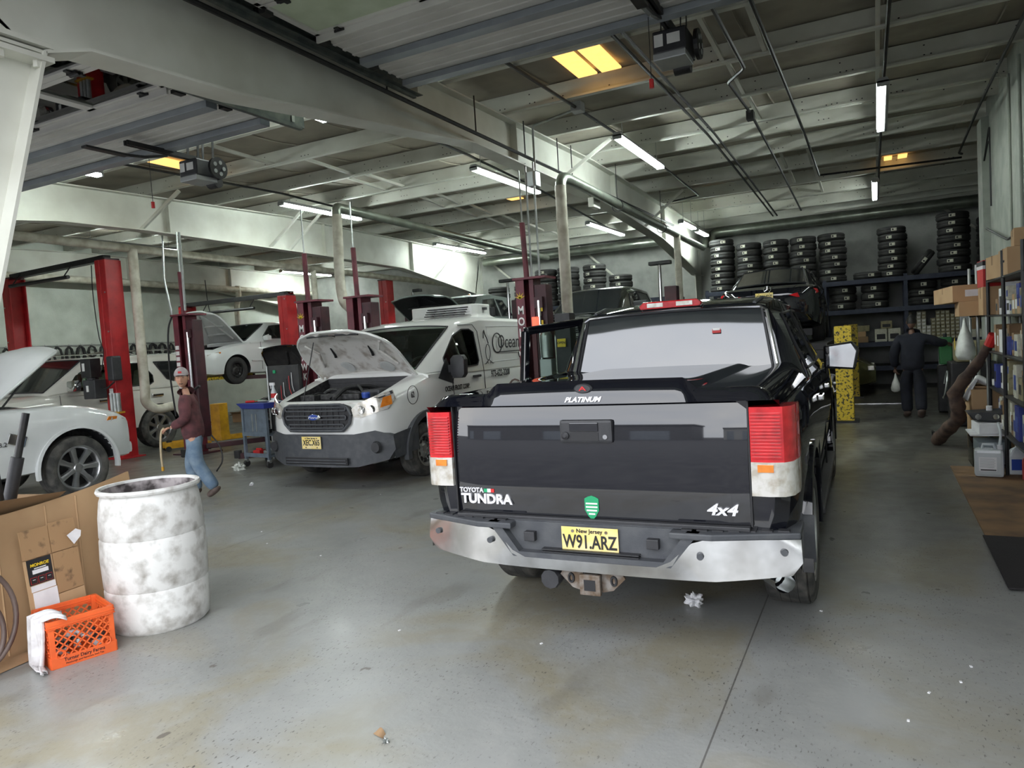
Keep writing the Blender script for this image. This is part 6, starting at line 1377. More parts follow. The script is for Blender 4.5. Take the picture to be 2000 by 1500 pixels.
k = MB(); k.box((-.32, -.42, 0), (.26, -.405, .92)); k.box((-.32, .305, 0), (.26, .32, .86)); k.box((-.32, -.42, 0), (-.305, .32, .9)); k.box((.245, -.42, 0), (.26, .32, .84)); k.box((-.32, -.42, 0), (.26, .32, .01)); k.build('body', 'cardboard_dark', O_)
k = MB(); k.grid(2, 4, lambda u, v: (.26+.16*v, lerp(-.42, .32, u), .84+.10*v-.06*u)); k.build('flap', 'cardboard_dark', O_); k = MB(); k.grid(4, 2, lambda u, v: (lerp(-.32, .26, u), .32+.26*v, .86-.06*v)); k.build('flap', 'cardboard', O_)
for i, (a, b_, r_, lab) in enumerate((((-4.86, 2.50, .03), (-4.76, 2.36, 1.48), .026, 'long black strut standing in the open brown box'), ((-5.0, 2.35, .03), (-4.80, 2.62, 1.40), .022, 'black shock absorber leaning in the open brown box'))):
    o = thing('strut_tube', lab, 'tube', (0, 0, 0)); k = MB(); k.cyl(a, b_, r_, 14); k.build('tube', 'black_steel', o, smooth=40)
    d = (Vector(b_)-Vector(a)); k = MB(); p = Vector(a)+d*.55; k.cyl(p, p+d*.04, r_*1.25, 14); k.build('collar', 'galvanised', o, smooth=40)
    if i:
        k = MB(); p = Vector(a)+d*.5; k.cyl(p, p+d*.3, r_*1.7, 14); k.build('sleeve', 'black_plastic', o, smooth=40)
for i, (r0, lab) in enumerate(((.30, 'outer coil of brown hose lying against the flattened carton'), (.22, 'inner coil of brown hose lying against the flattened carton'))):
    k = MB(); k.tube([(-4.38-.08*(.5+.5*math.sin(a)), 1.98+r0*.9*math.cos(a), .03+r0*1.0*(1+math.sin(a))) for a in frange(-PI*.75, PI*.45, 24)], .014, 8); tag(k.build('hose_coil', 'hose_brown', smooth=50), lab, 'hose')
# litter on the floor
def crumple(name, label, loc, s, m, cat, sd):
    random.seed(sd); bm = bmesh.new(); bmesh.ops.create_icosphere(bm, subdivisions=3, radius=s)
    for v in bm.verts:
        n = v.co.normalized(); f_ = 1+.35*math.sin(n.x*9+sd)+.3*math.sin(n.y*11+n.z*7)+.2*math.sin(n.z*17+sd*2); v.co *= f_*.85; v.co.z = max(v.co.z*.8, -s*.45)
    me = bpy.data.meshes.new(name); bm.to_mesh(me); bm.free(); me.materials.append(M[m]); o = link(name, me); zmin = min(v.co.z for v in me.vertices); o.location = (loc[0], loc[1], -zmin+loc[2]); return tag(o, label, cat)
crumple('paper_wad', 'crumpled white tissue on the floor under the chrome bumper', (-1.03, 4.25, 0), .055, 'paper_white', 'litter', 3)
crumple('plastic_wad', 'crumpled clear plastic on the floor near the tool cart', (-8.6, 7.62, 0), .08, 'bag_white', 'litter', 8)
crumple('paper_wad', 'small torn paper on the oily floor before the van', (-7.35, 6.7, 0), .03, 'paper_white', 'litter', 5)
k = MB(); k.grid(6, 3, lambda u, v: (-1.99+u*.075, 2.36+v*.035-.02*u, .004+.018*math.sin(u*5)*v)); tag(k.build('dry_leaf', 'cardboard_dark', smooth=60), 'dry brown leaf on the pale floor near the doorway', 'leaf')
crumple('foil_scrap', 'tiny silver scrap beside the dry leaf', (-1.90, 2.33, 0), .014, 'galvanised', 'litter', 12)
random.seed(9)
for i in range(16):
    x, y = random.uniform(-6, 1), random.uniform(3.2, 9); k = MB(); k.box((-.006, -.005, 0), (.008, .005, .004)); o = k.build('paper_fleck', 'paper_white'); o.location = (x, y, .0005); o.rotation_euler = (0, 0, random.uniform(0, 3)); tag(o, 'tiny white paper fleck on the painted floor', 'fleck', 'paper flecks on the floor')

# ================================================================ BACK WALL RACKS AND TYRES
YB = 19.6
k_racks = []
def rack(x0, x1, label, levels, posts):
    t = thing('storage_rack', label, 'rack', ((x0+x1)/2, YB, 0)); c_ = (x0+x1)/2
    for x in posts:
        for y in (-.55, .5):
            k = MB(); k.box((x-c_-.04, y-.03, 0), (x-c_+.04, y+.03, levels[-1]+.05)); k.build('upright', 'shelf_blue', t, bevel=.004)
    for z in levels:
        for y in (-.56, .5):
            k = MB(); k.box((x0-c_, y-.025, z-.11), (x1-c_, y+.025, z)); k.build('beam', 'shelf_blue', t, bevel=.004)
        k = MB(); k.box((x0-c_, -.53, z-.02), (x1-c_, .5, z-.002)); k.build('deck', 'black_steel', t)
    return t
LV = [.55, 1.12, 1.92, 2.62]
rack(-1.15, 4.3, 'blue-black pallet rack with tyres behind the walking man', LV, (-1.1, .62, 2.5, 4.2))
rack(-3.95, -1.2, 'blue-black pallet rack of tyres behind the black sedan', LV, (-3.9, -1.3))
rack(-10.6, -4.75, 'blue-black pallet rack of tyres behind the raised pickups', LV, (-10.5, -7.6, -4.85))
TY = {}
def tyre(loc, r, w, label, grp, rot=(0, 0, 0), sticker=True, yaw=0.0, sa=0.0):
    key = (r, w)
    if key not in TY:
        k = MB(); q = r*.62
        k.lathe([(q, -w*.40), (q+.02, -w*.46), (lerp(q, r, .6), -w*.5), (r-.025, -w*.45), (r-.005, -w*.30), (r, -.02), (r-.01, 0), (r, .02), (r-.005, w*.30), (r-.025, w*.45), (lerp(q, r, .6), w*.5), (q+.02, w*.46), (q, w*.40), (q+.015, 0), (q, -w*.40)], (0, 0, 0), 28); TY[key] = k.mesh('tyre_carcass', 'rubber', smooth=40)
        k = MB(); hh = w*.20; ww = .26
        k.grid(6, 1, lambda u, v: ((r+.006)*math.cos(lerp(-ww, ww, u)*.72), (r+.006)*math.sin(lerp(-ww, ww, u)*.72), lerp(-hh, hh, v))); TY[key+('s',)] = k.mesh('sticker', 'filter_white')
        k = MB(); k.grid(3, 1, lambda u, v: ((r+.008)*math.cos(lerp(-.13, -.02, u)), (r+.008)*math.sin(lerp(-.13, -.02, u)), lerp(-hh*.6, hh*.6, v))); TY[key+('t',)] = k.mesh('sticker_print', 'ink_black')
    t = thing('tyre', label, 'tyre', loc, 0, grp); t.rotation_euler = rot
    link('carcass', TY[key], t)
    if sticker:
        s = link('sticker', TY[key+('s',)], t); s.rotation_euler = (0, 0, -PI/2+sa); p = link('sticker_print', TY[key+('t',)], s)
    return t
random.seed(31)
def stack(x, n, z, where, r=.312, w=.168, y=YB-.18, st=True, lab=None):
    for i in range(n):
        tyre((x+random.uniform(-.02, .02), y+random.uniform(-.015, .015), z+w*(i+.5)+.001*i), r, w, (('topmost' if i == n-1 else 'lowest' if i == 0 else ORD[n-1-i]+' tyre from the top') + (' tyre' if i in (0, n-1) else '') + ' of the stack ' + where), 'tyres stacked '+where, (0, 0, 0), st, sa=random.uniform(-.35, .35))
TOP = LV[-1]
stack(-3.55, 8, TOP, 'beside the last roof column'); stack(-2.88, 7, TOP, 'second from the last roof column'); stack(-2.22, 7, TOP, 'behind the roof of the black sedan'); stack(-1.58, 7, TOP, 'fourth from the last roof column')
stack(-.92, 7, TOP, 'beside the bare stretch of back wall'); stack(.38, 7, TOP, 'rising alone at the middle of the rack'); stack(1.62, 8, TOP, 'next to the slanted wall brace', .335); stack(2.42, 7, TOP, 'half hidden by the pilaster', .36, st=False)
tyre((-.15, YB-.2, TOP+.09), .33, .17, 'single black tyre lying flat on the top shelf', None, sa=.2)
tyre((1.0, YB-.1, TOP+.30), .33, .18, 'single black tyre leaning between two stacks on the top shelf', None, (0, R(-52), 0), True, sa=.1)
for x, n, wh in ((-.72, 3, 'on the middle shelf behind the black sedan'), (-.02, 3, 'on the middle shelf left of the rack upright'), (.98, 3, 'on the middle shelf right of the rack upright'), (1.62, 3, 'on the middle shelf under the slanted tyre'), (2.28, 3, 'on the middle shelf beside the brown cartons')):
    stack(x, n, LV[2], wh.replace('left of', 'before').replace('right of', 'past'), .305, .19)
for x, n, wh in ((-10.2, 4, 'behind the grey pickup'), (-9.3, 4, 'behind the lettered lift post, low group'), (-8.6, 6, 'behind the lettered lift post'), (-7.9, 6, 'behind the cream drop pipe'), (-7.1, 6, 'above the roof of the dark pickup'), (-6.35, 4, 'beside the crossed wall rods')):
    stack(x, n, TOP, wh, .33, .18, st=(x > -9))
for x, n, wh in ((-8.0, 3, 'on the middle shelf behind the van'), (-7.0, 3, 'on the middle shelf behind the dark pickup')): stack(x, n, LV[2], wh, .33, .19, st=False)
carton('carton', 'brown carton with an orange dot on the middle tyre shelf', (2.98, YB-.2, LV[2]), (.5, .5, .34), m='cardboard_dark'); carton('carton', 'brown carton on top of the orange-dot carton', (2.98, YB-.2, LV[2]+.341), (.48, .48, .22), m='cardboard_dark')
k = MB(); k.cyl((2.88, YB-.456, LV[2]+.22), (2.88, YB-.452, LV[2]+.22), .07, 16); tag(k.build('round_sticker', 'crate_orange'), 'orange round sticker on the brown carton', 'sticker')
# small parts boxes on the lower shelf: a grid of oil filter boxes, cartons beside
random.seed(77)
z0 = LV[1]
for i in range(12):
    x = .68+i*.095; n = 8 if i in (0, 2, 3, 6, 7, 8, 9) else 6
    for j in range(n):
        m = 'filter_white' if ((i in (2, 3) or (i < 5 and j < 4)) and random.random() < .85) else 'filter_tan'
        if random.random() < .06 and j > 3: break
        k = MB(); k.box((-.042, -.045, 0), (.042, .045, .078)); o = k.build('filter_box', m, bevel=.003)
        o.location = (x+random.uniform(-.004, .004), YB-.42+random.uniform(-.01, .01), z0+.081*j); o.rotation_euler = (0, 0, random.uniform(-.08, .08))
        k = MB(); k.box((-.03, -.047, .02), (.03, -.0452, .055)); k.build('end_label', 'ink_white' if m == 'filter_white' else 'filter_white', o)
        tag(o, ('white' if m == 'filter_white' else 'tan')+f' filter box, {ORD[j]} from the shelf in the {ORD[i]} column past the rack upright', 'box', ('white' if m == 'filter_white' else 'tan')+' oil filter boxes on the shelf')
for x, w1, h1, m, zz, lab in ((-.80, .32, .12, 'filter_white', 0, 'white flat carton at the end of the parts shelf'), (-.80, .30, .12, 'filter_tan', .122, 'tan carton on the white flat carton'), (-.80, .30, .12, 'filter_white', .244, 'white carton topmost at the end of the parts shelf'), (-.40, .42, .14, 'cardboard_dark', 0, 'brown long carton on the parts shelf'), (-.42, .36, .12, 'cardboard', .142, 'tan long carton on the brown one'), (-.30, .28, .14, 'filter_tan', .264, 'grey-tan carton above the tan long one'), (.08, .26, .30, 'filter_white', 0, 'white box with black print on the parts shelf'), (.36, .26, .30, 'filter_white', 0, 'second white box with black print on the parts shelf'), (.20, .24, .18, 'filter_tan', .302, 'tan box on the two printed white boxes'),
                         (1.94, .32, .18, 'filter_white', 0, 'white box beside the filter boxes'), (1.94, .22, .32, 'cardboard_dark', .182, 'brown box standing on the white one'), (2.35, .46, .32, 'cardboard_dark', 0, 'brown carton next to the blue box'), (2.30, .42, .32, 'bin_blue', .322, 'blue and white box on the brown carton')):
    o = carton('parts_box', lab, (x, YB-.35, z0+zz), (w1, .3, h1), m=m, tape=False)
    if 'print' in lab or 'blue' in lab:
        k = MB(); k.box((-w1*.35, -.153, h1*.2), (w1*.35, -.151, h1*.6)); k.build('print', 'ink_black' if 'print' in lab else 'paper_white', o)
# things under the racks and in the aisle
k = MB(); k.box((-.62, 15.70, .0), (.46, 15.80, .012)); tag(k.build('threshold_strip', 'worn_chrome'), 'pale metal strip across the aisle floor', 'strip')
S_ = thing('tyre_changer', 'dark tyre machine with pale upright arm beside the walking man', 'machine', (1.55, 16.6, 0))
k = MB(); k.box((-.4, -.35, 0), (.3, .35, .75)); k.build('cabinet', 'black_steel', S_, bevel=.02); k = MB(); k.box((-.10, -.08, .75), (.06, .08, 1.95)); k.build('column', 'galvanised', S_, bevel=.01)
k = MB(); k.lathe([(.001, .75), (.28, .75), (.28, .80), (.001, .80)], (-.1, -.1, 0), 20); k.build('turntable', 'black_steel', S_); k = MB(); k.box((-.5, -.4, .3), (-.42, -.36, .9)); k.box((.35, -.4, .3), (.43, -.36, .9)); k.build('bead_breaker', 'galvanised', S_)
S_ = thing('green_container', 'green plastic container on a stand beside the walking man', 'container', (1.02, 14.2, 0)); k = MB(); k.box((-.09, -.1, .82), (.10, .1, 1.28)); k.build('tank', 'green_plastic', S_, bevel=.02); k = MB(); k.box((-.12, -.12, .02), (.12, .12, .80)); k.build('stand', 'black_steel', S_, bevel=.01); k = MB(); k.cyl((0, 0, 1.28), (0, 0, 1.34), .03, 10); k.build('cap', 'black_plastic', S_)
S_ = thing('wheel_balancer', 'dark wheel balancer by the side wall with a red lamp', 'machine', (1.22, 12.6, 0)); k = MB(); k.box((-.28, -.3, 0), (.3, .3, .95)); k.build('cabinet', 'black_steel', S_, bevel=.03); k = MB(); k.lathe([(.001, 0), (.03, -.01), (.03, -.03), (.001, -.04)], (-.15, -.30, 1.15), 10, 'y'); k.build('lamp', 'signal_red', S_); k = MB(); k.tube([(-.34+.03*math.sin(a), -.2+.18*math.cos(a), .62+.2*math.sin(a)) for a in frange(0, 5, 14)], .012, 6); k.build('hose', 'galvanised', S_)
k = MB(); k.box((-.2, -.29, .95), (.25, .25, 1.25)); k.build('console', 'filter_tan', S_, bevel=.03)
# ================================================================ STORAGE ALONG THE SIDE WALL
for i, (y0, y1, lab) in enumerate(((7.30, 9.02, 'worn plywood sheet under the clear jug'), (6.17, 7.29, 'worn plywood sheet next to the black mat'))):
    k = MB(); k.box((.665, y0, 0), (1.58, y1, .014)); tag(k.build('plywood_sheet', 'plywood'), lab, 'plywood')
k = MB(); k.box((.645, 5.05, .0), (1.58, 6.22, .010)); o = k.build('rubber_mat', 'mat_black', bevel=.004); o.location.z = .014; o.location.y = -.06; tag(o, 'black rubber mat beside the plywood on the floor', 'mat')
RK = thing('wire_rack', 'tall parts rack with thin steel posts along the side wall', 'rack', (1.36, 9.2, 0))
for y in (-1.75, -.65, .45, .60, 1.45, 2.25):
    for x in (-.24, .2):
        k = MB(); k.cyl((x, y, 0.015), (x, y, 2.25), .018, 8); k.build('post', 'black_steel' if y < .5 else 'galvanised', RK)
for z in (.42, .82, 1.22, 1.62, 2.0):
    k = MB(); k.box((-.25, -1.77, z-.02), (.22, .47 if z != 1.62 else 2.27, z)); k.build('shelf', 'black_steel', RK, bevel=.004)
random.seed(41)
cols = [('filter_white', 'white'), ('cardboard', 'tan'), ('bin_blue', 'blue'), ('cardboard_dark', 'brown'), ('filter_white', 'white'), ('paper_white', 'pale'), ('cardboard_dark', 'brown'), ('filter_tan', 'olive')]
lv = {.42: 'lowest', .82: 'second', 1.22: 'third', 1.62: 'fourth'}
for z in (.42, .82, 1.22, 1.62):
    y = -1.7; n = -1
    while y < .22:
        m, cn = random.choice(cols); wd = random.uniform(.13, .24); hh = random.uniform(.12, .33); st_ = 2 if hh < .17 else 1; n += 1
        for s in range(st_):
            o = carton('parts_box', f'{cn} parts box{", upper one," if s else ""} {ORD[n]} from the doorway on the {lv[z]} rack shelf', (1.36-.05+random.uniform(-.02, .03), 9.2+y+wd/2, z+s*(hh+.002)), (.30, wd-.012, hh), 0, m, 'box', f'{cn} boxes on the {lv[z]} side shelf', tape=False)
            k = MB(); k.box((-.1515, -wd*.3, hh*.25), (-.1505, wd*.3, hh*.7)); k.build('print', random.choice(('ink_white', 'ink_blue', 'ink_black')), o)
        y += wd
for i, (lab, loc, sz_, m, rz) in enumerate((
        ('large tan carton on the rack top with handwriting', (1.33, 8.55, 2.0), (.42, .55, .26), 'cardboard', 0), ('open tan carton beside the handwritten carton', (1.30, 9.15, 2.0), (.40, .5, .24), 'cardboard', R(6)), ('small tan carton on the handwritten one', (1.36, 8.45, 2.262), (.34, .36, .17), 'cardboard', R(-4)),
        ('long tan carton with a white label jutting towards the aisle', (1.08, 10.95, 1.798), (.62, 1.5, .20), 'cardboard', R(4)), ('second long tan carton under the labelled one', (1.16, 10.75, 1.621), (.5, 1.3, .175), 'cardboard', R(-3)), ('tan carton on the shelf end near the red box', (1.25, 9.9, 1.621), (.35, .4, .32), 'cardboard', 0),
        ('red and white parts carton standing by the long cartons', (1.22, 9.86, 1.942), (.30, .30, .30), 'ink_red', R(5)), ('tall tan carton on the floor behind the plastic tote', (1.18, 10.15, 0), (.40, .42, .40), 'cardboard', R(8)), ('tan carton stacked on the tall floor carton', (1.16, 10.12, .401), (.42, .46, .36), 'cardboard', R(3)), ('dark brown carton at the foot of the side rack', (1.22, 10.75, 0), (.45, .4, .35), 'cardboard_dark', R(-6)), ('tan carton carrying the white towel', (1.16, 10.3, .762), (.40, .42, .02), 'cardboard', 0))):
    o = carton('carton', lab, loc, sz_, rz, m, tape=(m == 'cardboard'))
    if 'label' in lab and 'under' not in lab: k = MB(); k.box((-.18, -.752, .06), (.05, -.7505, .14)); k.build('label', 'paper_white', o)
    if 'red' in lab and 'near' not in lab: k = MB(); k.box((-.152, -.152, .20), (.152, .152, .24)); k.build('white_band', 'paper_white', o); k = MB(); k.box((-.153, -.1525, .24), (.153, .1525, .29)); k.build('black_band', 'ink_black', o)
    if 'handwriting' in lab: text('Parts return', .05, 'ink_black', o, (-.213, 0, .14), (R(90), 0, R(-90)))
# white towel draped on the cartons
k = MB(); k.grid(18, 14, lambda u, v: (.92+u*.40-.03*math.sin(v*5), 9.92+v*.52, .80+.05*math.sin(u*7+v*3)*math.sin(v*5+1)+.05-.22*max(0, .28-u)/.28)); o = k.build('towel', 'paper_white', smooth=60); tag(o, 'white towel heaped on the cartons beside the brown sleeve', 'towel'); o.modifiers.new('thick', 'SOLIDIFY').thickness = .012
# brown crepe-like sleeve leaning on the cartons
pts = [(1.12, 9.6, 1.30), (1.02, 9.75, 1.08), (.90, 9.95, .88), (.80, 10.0, .70), (.83, 9.95, .55), (.84, 10.05, .40), (.72, 10.35, .20), (.64, 10.6, .05)]
k = MB(); k.tube([Vector(pts[i]).lerp(Vector(pts[i+1]), t) for i in range(7) for t in (0, .33, .67)]+[Vector(pts[-1])], .07, 12, True, [.045+.035*min(1, i/9)+.008*math.sin(i*2.3) for i in range(22)]); o = k.build('fabric_sleeve', 'crepe_brown', smooth=50); tag(o, 'long crumpled brown sleeve leaning from the rack down to the floor', 'sleeve')
k = MB(); k.tube([(1.12, 9.6, 1.28), (1.16, 9.55, 1.40)], .06, 10); k.build('red_end', 'ink_red', o)
for a in ((.60, 10.62, .02), (.70, 10.8, .02)):
    k = MB(); k.tube([(.66, 10.6, .12), (.60, 10.7, .16), (a[0], a[1], a[2])], .012, 6); k.build('loose_wire', 'cable_black', o)
# clear jug
J = thing('clear_jug', 'clear square jug with a white label on the plywood', 'jug', (.965, 8.52, .014), R(-8))
k = MB(); k.box((-.125, -.10, 0), (.125, .10, .27)); k.build('jug_body', 'jug_clear', J, bevel=.028)
k = MB(); k.box((-.085, -.104, .06), (.065, -.101, .20)); l_ = k.build('label', 'paper_white', J)
for i in range(7): q = MB(); q.box((-.075, -.1055, .10+.013*i), (.045+.01*(i % 2), -.1042, .104+.013*i)); q.build('print_line', 'fixture_grey', l_)
q = MB(); q.box((-.07, -.1055, .066), (.06, -.1042, .078)); q.build('print_line', 'ink_black', l_)
k = MB(); k.tube([(-.06, 0, .265), (-.05, 0, .315), (.04, 0, .315), (.05, 0, .265)], .014, 8); k.build('handle', 'jug_clear', J, smooth=50); k = MB(); k.cyl((.09, 0, .265), (.09, 0, .31), .025, 12); k.build('cap', 'paper_white', J)
k = MB(); k.hose([(.09, 0, .30), (.10, .05, .42), (.08, .12, .52)], .013, 8); k.build('spout_hose', 'jug_clear', J, smooth=50)
# other jugs at the edge of the plywood
def jug(label, loc, m, capm, lab_m, s=1.0, rz=0.0, txt=None):
    J = thing('fluid_jug', label, 'jug', loc, rz); k = MB(); k.rings([[(x*w_*s, y*d_*s, z*s) for x, y in ((-1, -1), (1, -1), (1, 1), (-1, 1))] for w_, d_, z in ((.085, .055, 0), (.09, .06, .02), (.09, .06, .19), (.06, .045, .25), (.025, .025, .275))]); k.build('jug_body', m, J, bevel=.018*s)
    k = MB(); k.cyl((0, 0, .27*s), (0, 0, .31*s), .024*s, 12); k.build('cap', capm, J); k = MB(); k.box((-.07*s, -.0625*s, .05*s), (.07*s, -.0605*s, .16*s)); l_ = k.build('label', lab_m, J)
    if txt: text(txt, .045*s, 'ink_white', J, (0, -.064*s, .115*s), (R(90), 0, 0), sx=.9, off=.001)
    return J
jug('green coolant jug with a black label on the plywood', (1.30, 8.0, .014), 'jug_green', 'paper_white', 'ink_black', 1.15, R(-15), 'Earth')
jug('red washer-fluid jug behind the green jug', (1.30, 8.32, .014), 'jug_red', 'paper_white', 'paper_white', 1.0, R(-10)); jug('white jug with a blue label behind the clear jug', (1.22, 8.62, .014), 'jug_clear', 'paper_white', 'ink_blue', 1.0, R(5)); jug('tall clear jug beside the red jug', (1.40, 8.40, .014), 'jug_clear', 'paper_white', 'paper_white', 1.1, 0)
# clear tote with white boxes and a black lamp unit on it
TB = thing('clear_tote', 'clear plastic tote with white boxes showing inside, by the rack foot', 'tote', (1.04, 9.18, .014))
k = MB()
for a in (((-.17, -.22, 0), (.17, -.215, .34)), ((-.17, .215, 0), (.17, .22, .34)), ((-.17, -.22, 0), (-.165, .22, .34)), ((.165, -.22, 0), (.17, .22, .34)), ((-.17, -.22, 0), (.17, .22, .006))): k.box(*a)
k.build('bin', 'clear_plastic', TB); k = MB(); k.box((-.19, -.24, .335), (.19, .24, .35)); k.build('rim', 'paper_white', TB, bevel=.004)
for i, z in enumerate((.03, .155, .29)): carton('white_box', ['white flat box lowest in the clear tote', 'white flat box in the middle of the clear tote', 'white flat box on top of the clear tote'][i], (1.05, 9.16, .014+z if i < 2 else .366), (.27, .36, .11), R(3*i), 'paper_white', tape=False)
HL = thing('lamp_unit', 'black headlamp unit lying on the white boxes', 'lamp unit', (1.04, 9.25, .478)); k = MB(); k.prism([(-.20, .10), (.22, .12), (.24, .03), (.05, 0), (-.14, .02)], -.16, .16, lambda u, v, h: (u, h, v)); k.build('housing', 'black_plastic', HL, bevel=.015)
for x in (-.1, .06): k = MB(); k.lathe([(.001, -.01), (.03, -.01), (.034, 0)], (x, -.162, .06), 12, 'y'); k.build('reflector', 'chrome', HL)
k = MB(); k.cyl((.02, 0, .11), (.02, 0, .16), .03, 10); k.build('cap', 'paper_white', HL)
crumple('red_cloth', 'dark red cloth heaped beside the clear tote', (1.32, 8.95, .014), .11, 'rag_red', 'cloth', 4)
# grocery bag hanging from the cartons
k = MB()
k.rings([[(.98+.10*r_*math.cos(a)*1.1, 10.6+.10*r_*math.sin(a)*2.2+.05*(1-r_), z) for a in frange(0, 2*PI*15/16, 15)] for z, r_ in ((1.60, .12), (1.50, .25), (1.36, .7), (1.22, 1.0), (1.14, 1.0), (1.08, .75))]); o = k.build('plastic_bag', 'bag_white', smooth=60); tag(o, 'white plastic bag hanging under the long cartons', 'bag')
k = MB(); k.prism([(-.03, 1.20), (.04, 1.22), (.05, 1.33), (-.01, 1.36)], 0, .003, lambda u, v, h: (.868-h, 10.6+u, v)); k.build('print', 'ink_yellow', o)
crumple('red_cap_bag', 'shiny red plastic bundle under the long cartons', (1.18, 10.15, 1.94), .07, 'jug_red', 'bundle', 6)
# blue-labelled spray cans hung near the rack
for i, (y, z, m) in enumerate(((9.35, 1.245, 'paper_white'), (9.45, 1.245, 'ink_blue'), (9.55, 1.245, 'paper_white'))):
    k = MB(); k.lathe([(.001, 0), (.032, 0), (.032, .17), (.02, .19), (.012, .20), (.012, .23), (.001, .23)], (0, 0, 0), 14); o = k.build('spray_can', m, smooth=40); o.location = (1.46, y-1.2, .015); tag(o, ['white spray can beside the tall clear jug', 'blue spray can between two white cans', 'white spray can next to the blue can'][i], 'can')
# ================================================================ PEOPLE
def skin(vs_, es, root=0, sub=2):
    """vs_: (x, y, z, radius); returns mesh data grown over the skeleton"""
    me = bpy.data.meshes.new('skeleton'); me.from_pydata([v[:3] for v in vs_], es, []); o = bpy.data.objects.new('skeleton', me); COL.objects.link(o)
    m = o.modifiers.new('skin', 'SKIN'); m.use_smooth_shade = True; m.branch_smoothing = .6
    for i, v in enumerate(vs_):
        d = me.skin_vertices[0].data[i]; r = v[3]; d.radius = r if isinstance(r, tuple) else (r, r); d.use_root = (i == root)
    s = o.modifiers.new('sub', 'SUBSURF'); s.levels = sub; s.render_levels = sub
    bpy.context.view_layer.update(); dg = bpy.context.evaluated_depsgraph_get(); dg.update()
    out = bpy.data.meshes.new_from_object(o.evaluated_get(dg), depsgraph=dg); bpy.data.objects.remove(o); bpy.data.meshes.remove(me); return out
def joined(name, meshes, m, parent):
    bm = bmesh.new()
    for me in meshes: bm.from_mesh(me); bpy.data.meshes.remove(me)
    out = bpy.data.meshes.new(name); bm.to_mesh(out); bm.free(); out.materials.clear(); out.materials.append(M[m])
    out.polygons.foreach_set('material_index', [0]*len(out.polygons)); out.polygons.foreach_set('use_smooth', [True]*len(out.polygons)); return link(name, out, parent)
def chain(pts): return [tuple(p) for p in pts], [(i, i+1) for i in range(len(pts)-1)]
def head_mesh(c, yaw, pitch, h=.225):
    k = MB(); Rm = Matrix.Rotation(yaw, 3, 'Z') @ Matrix.Rotation(pitch, 3, 'X')
    def fn(u, v):
        th = 2*PI*u; ph = PI*(v-.5); cx, sx_ = math.cos(ph), math.sin(ph)
        x = math.sin(th)*cx; y = -math.cos(th)*cx; z = sx_                      # face looks to local -y
        w_ = .066*(1-.22*max(0, -z)**1.3); p = Vector((x*w_, y*.085, z*.112))
        f_ = max(0, -y)                                                          # frontness
        if f_ > .2:
            p.y -= .022*math.exp(-((x/.16)**2+((z+.18)/.20)**2))*f_               # nose
            p.y += .007*(math.exp(-(((x-.36)/.16)**2+((z-.06)/.12)**2))+math.exp(-(((x+.36)/.16)**2+((z-.06)/.12)**2)))  # eye hollows
            p.y -= .006*math.exp(-(((z-.20)/.10)**2))*f_                           # brow
            p.y -= .008*math.exp(-((x/.30)**2+((z+.52)/.07)**2))                   # lips
            p.y -= .012*math.exp(-((x/.35)**2+((z+.86)/.16)**2))                   # chin
        return Vector(c)+Rm @ (p*h/.224)
    k.grid(36, 28, fn)
    for s in (-1, 1):
        for j, (r_, dx) in enumerate(((.020, 0), )):
            rr = []
            for a in frange(0, 1, 4): rr.append([Vector(c)+Rm @ (Vector((s*(.064+.012*math.sin(PI*a)), .012+.010*math.cos(t)*(1-.3*a)+.008*a, -.005+.028*math.sin(t)*(1-.25*a)))*h/.224) for t in frange(0, 2*PI*9/10, 9)])
            k.rings(rr, True)
    return k.mesh('head', 'skin', smooth=70), Rm
def hand_mesh(wrist, fwd, up, s=1.0, curl=.8, side=1):
    """palm and five separate fingers; fwd = along the forearm, up = back of the hand"""
    f_ = Vector(fwd).normalized(); u_ = Vector(up); u_ = (u_-f_*u_.dot(f_)).normalized(); r_ = f_.cross(u_)*side; W_ = Vector(wrist); out = []
    P = lambda a, b, c_: W_+(f_*a+r_*b+u_*c_)*s
    vs_, es = chain([(*P(0, 0, 0), (.022*s, .018*s)), (*P(.035, 0, 0), (.034*s, .014*s)), (*P(.075, 0, -.003), (.036*s, .012*s))]); out.append(skin(vs_, es, 0, 1))
    for i, (b, L_) in enumerate(((-.030, .066), (-.010, .076), (.010, .070), (.029, .055))):
        a0, c0 = .072, -.003; pts = [P(a0-.02, b, c0)]; ang = 0.0; a, c_ = a0, c0
        for seg in (.42, .33, .25):
            ang += curl*.75; a += L_*seg*math.cos(ang); c_ -= L_*seg*math.sin(ang); pts.append(P(a, b*1.08, c_))
        vs_, es = chain([(*p, .0088*s*(1-.12*j)) for j, p in enumerate(pts)]); out.append(skin(vs_, es, 0, 1))
    pts = [P(.02, -.025, -.004), P(.045, -.048, -.014), P(.068, -.050, -.034), P(.082, -.036, -.046)]
    vs_, es = chain([(*p, .0105*s*(1-.1*j)) for j, p in enumerate(pts)]); out.append(skin(vs_, es, 0, 1)); return out
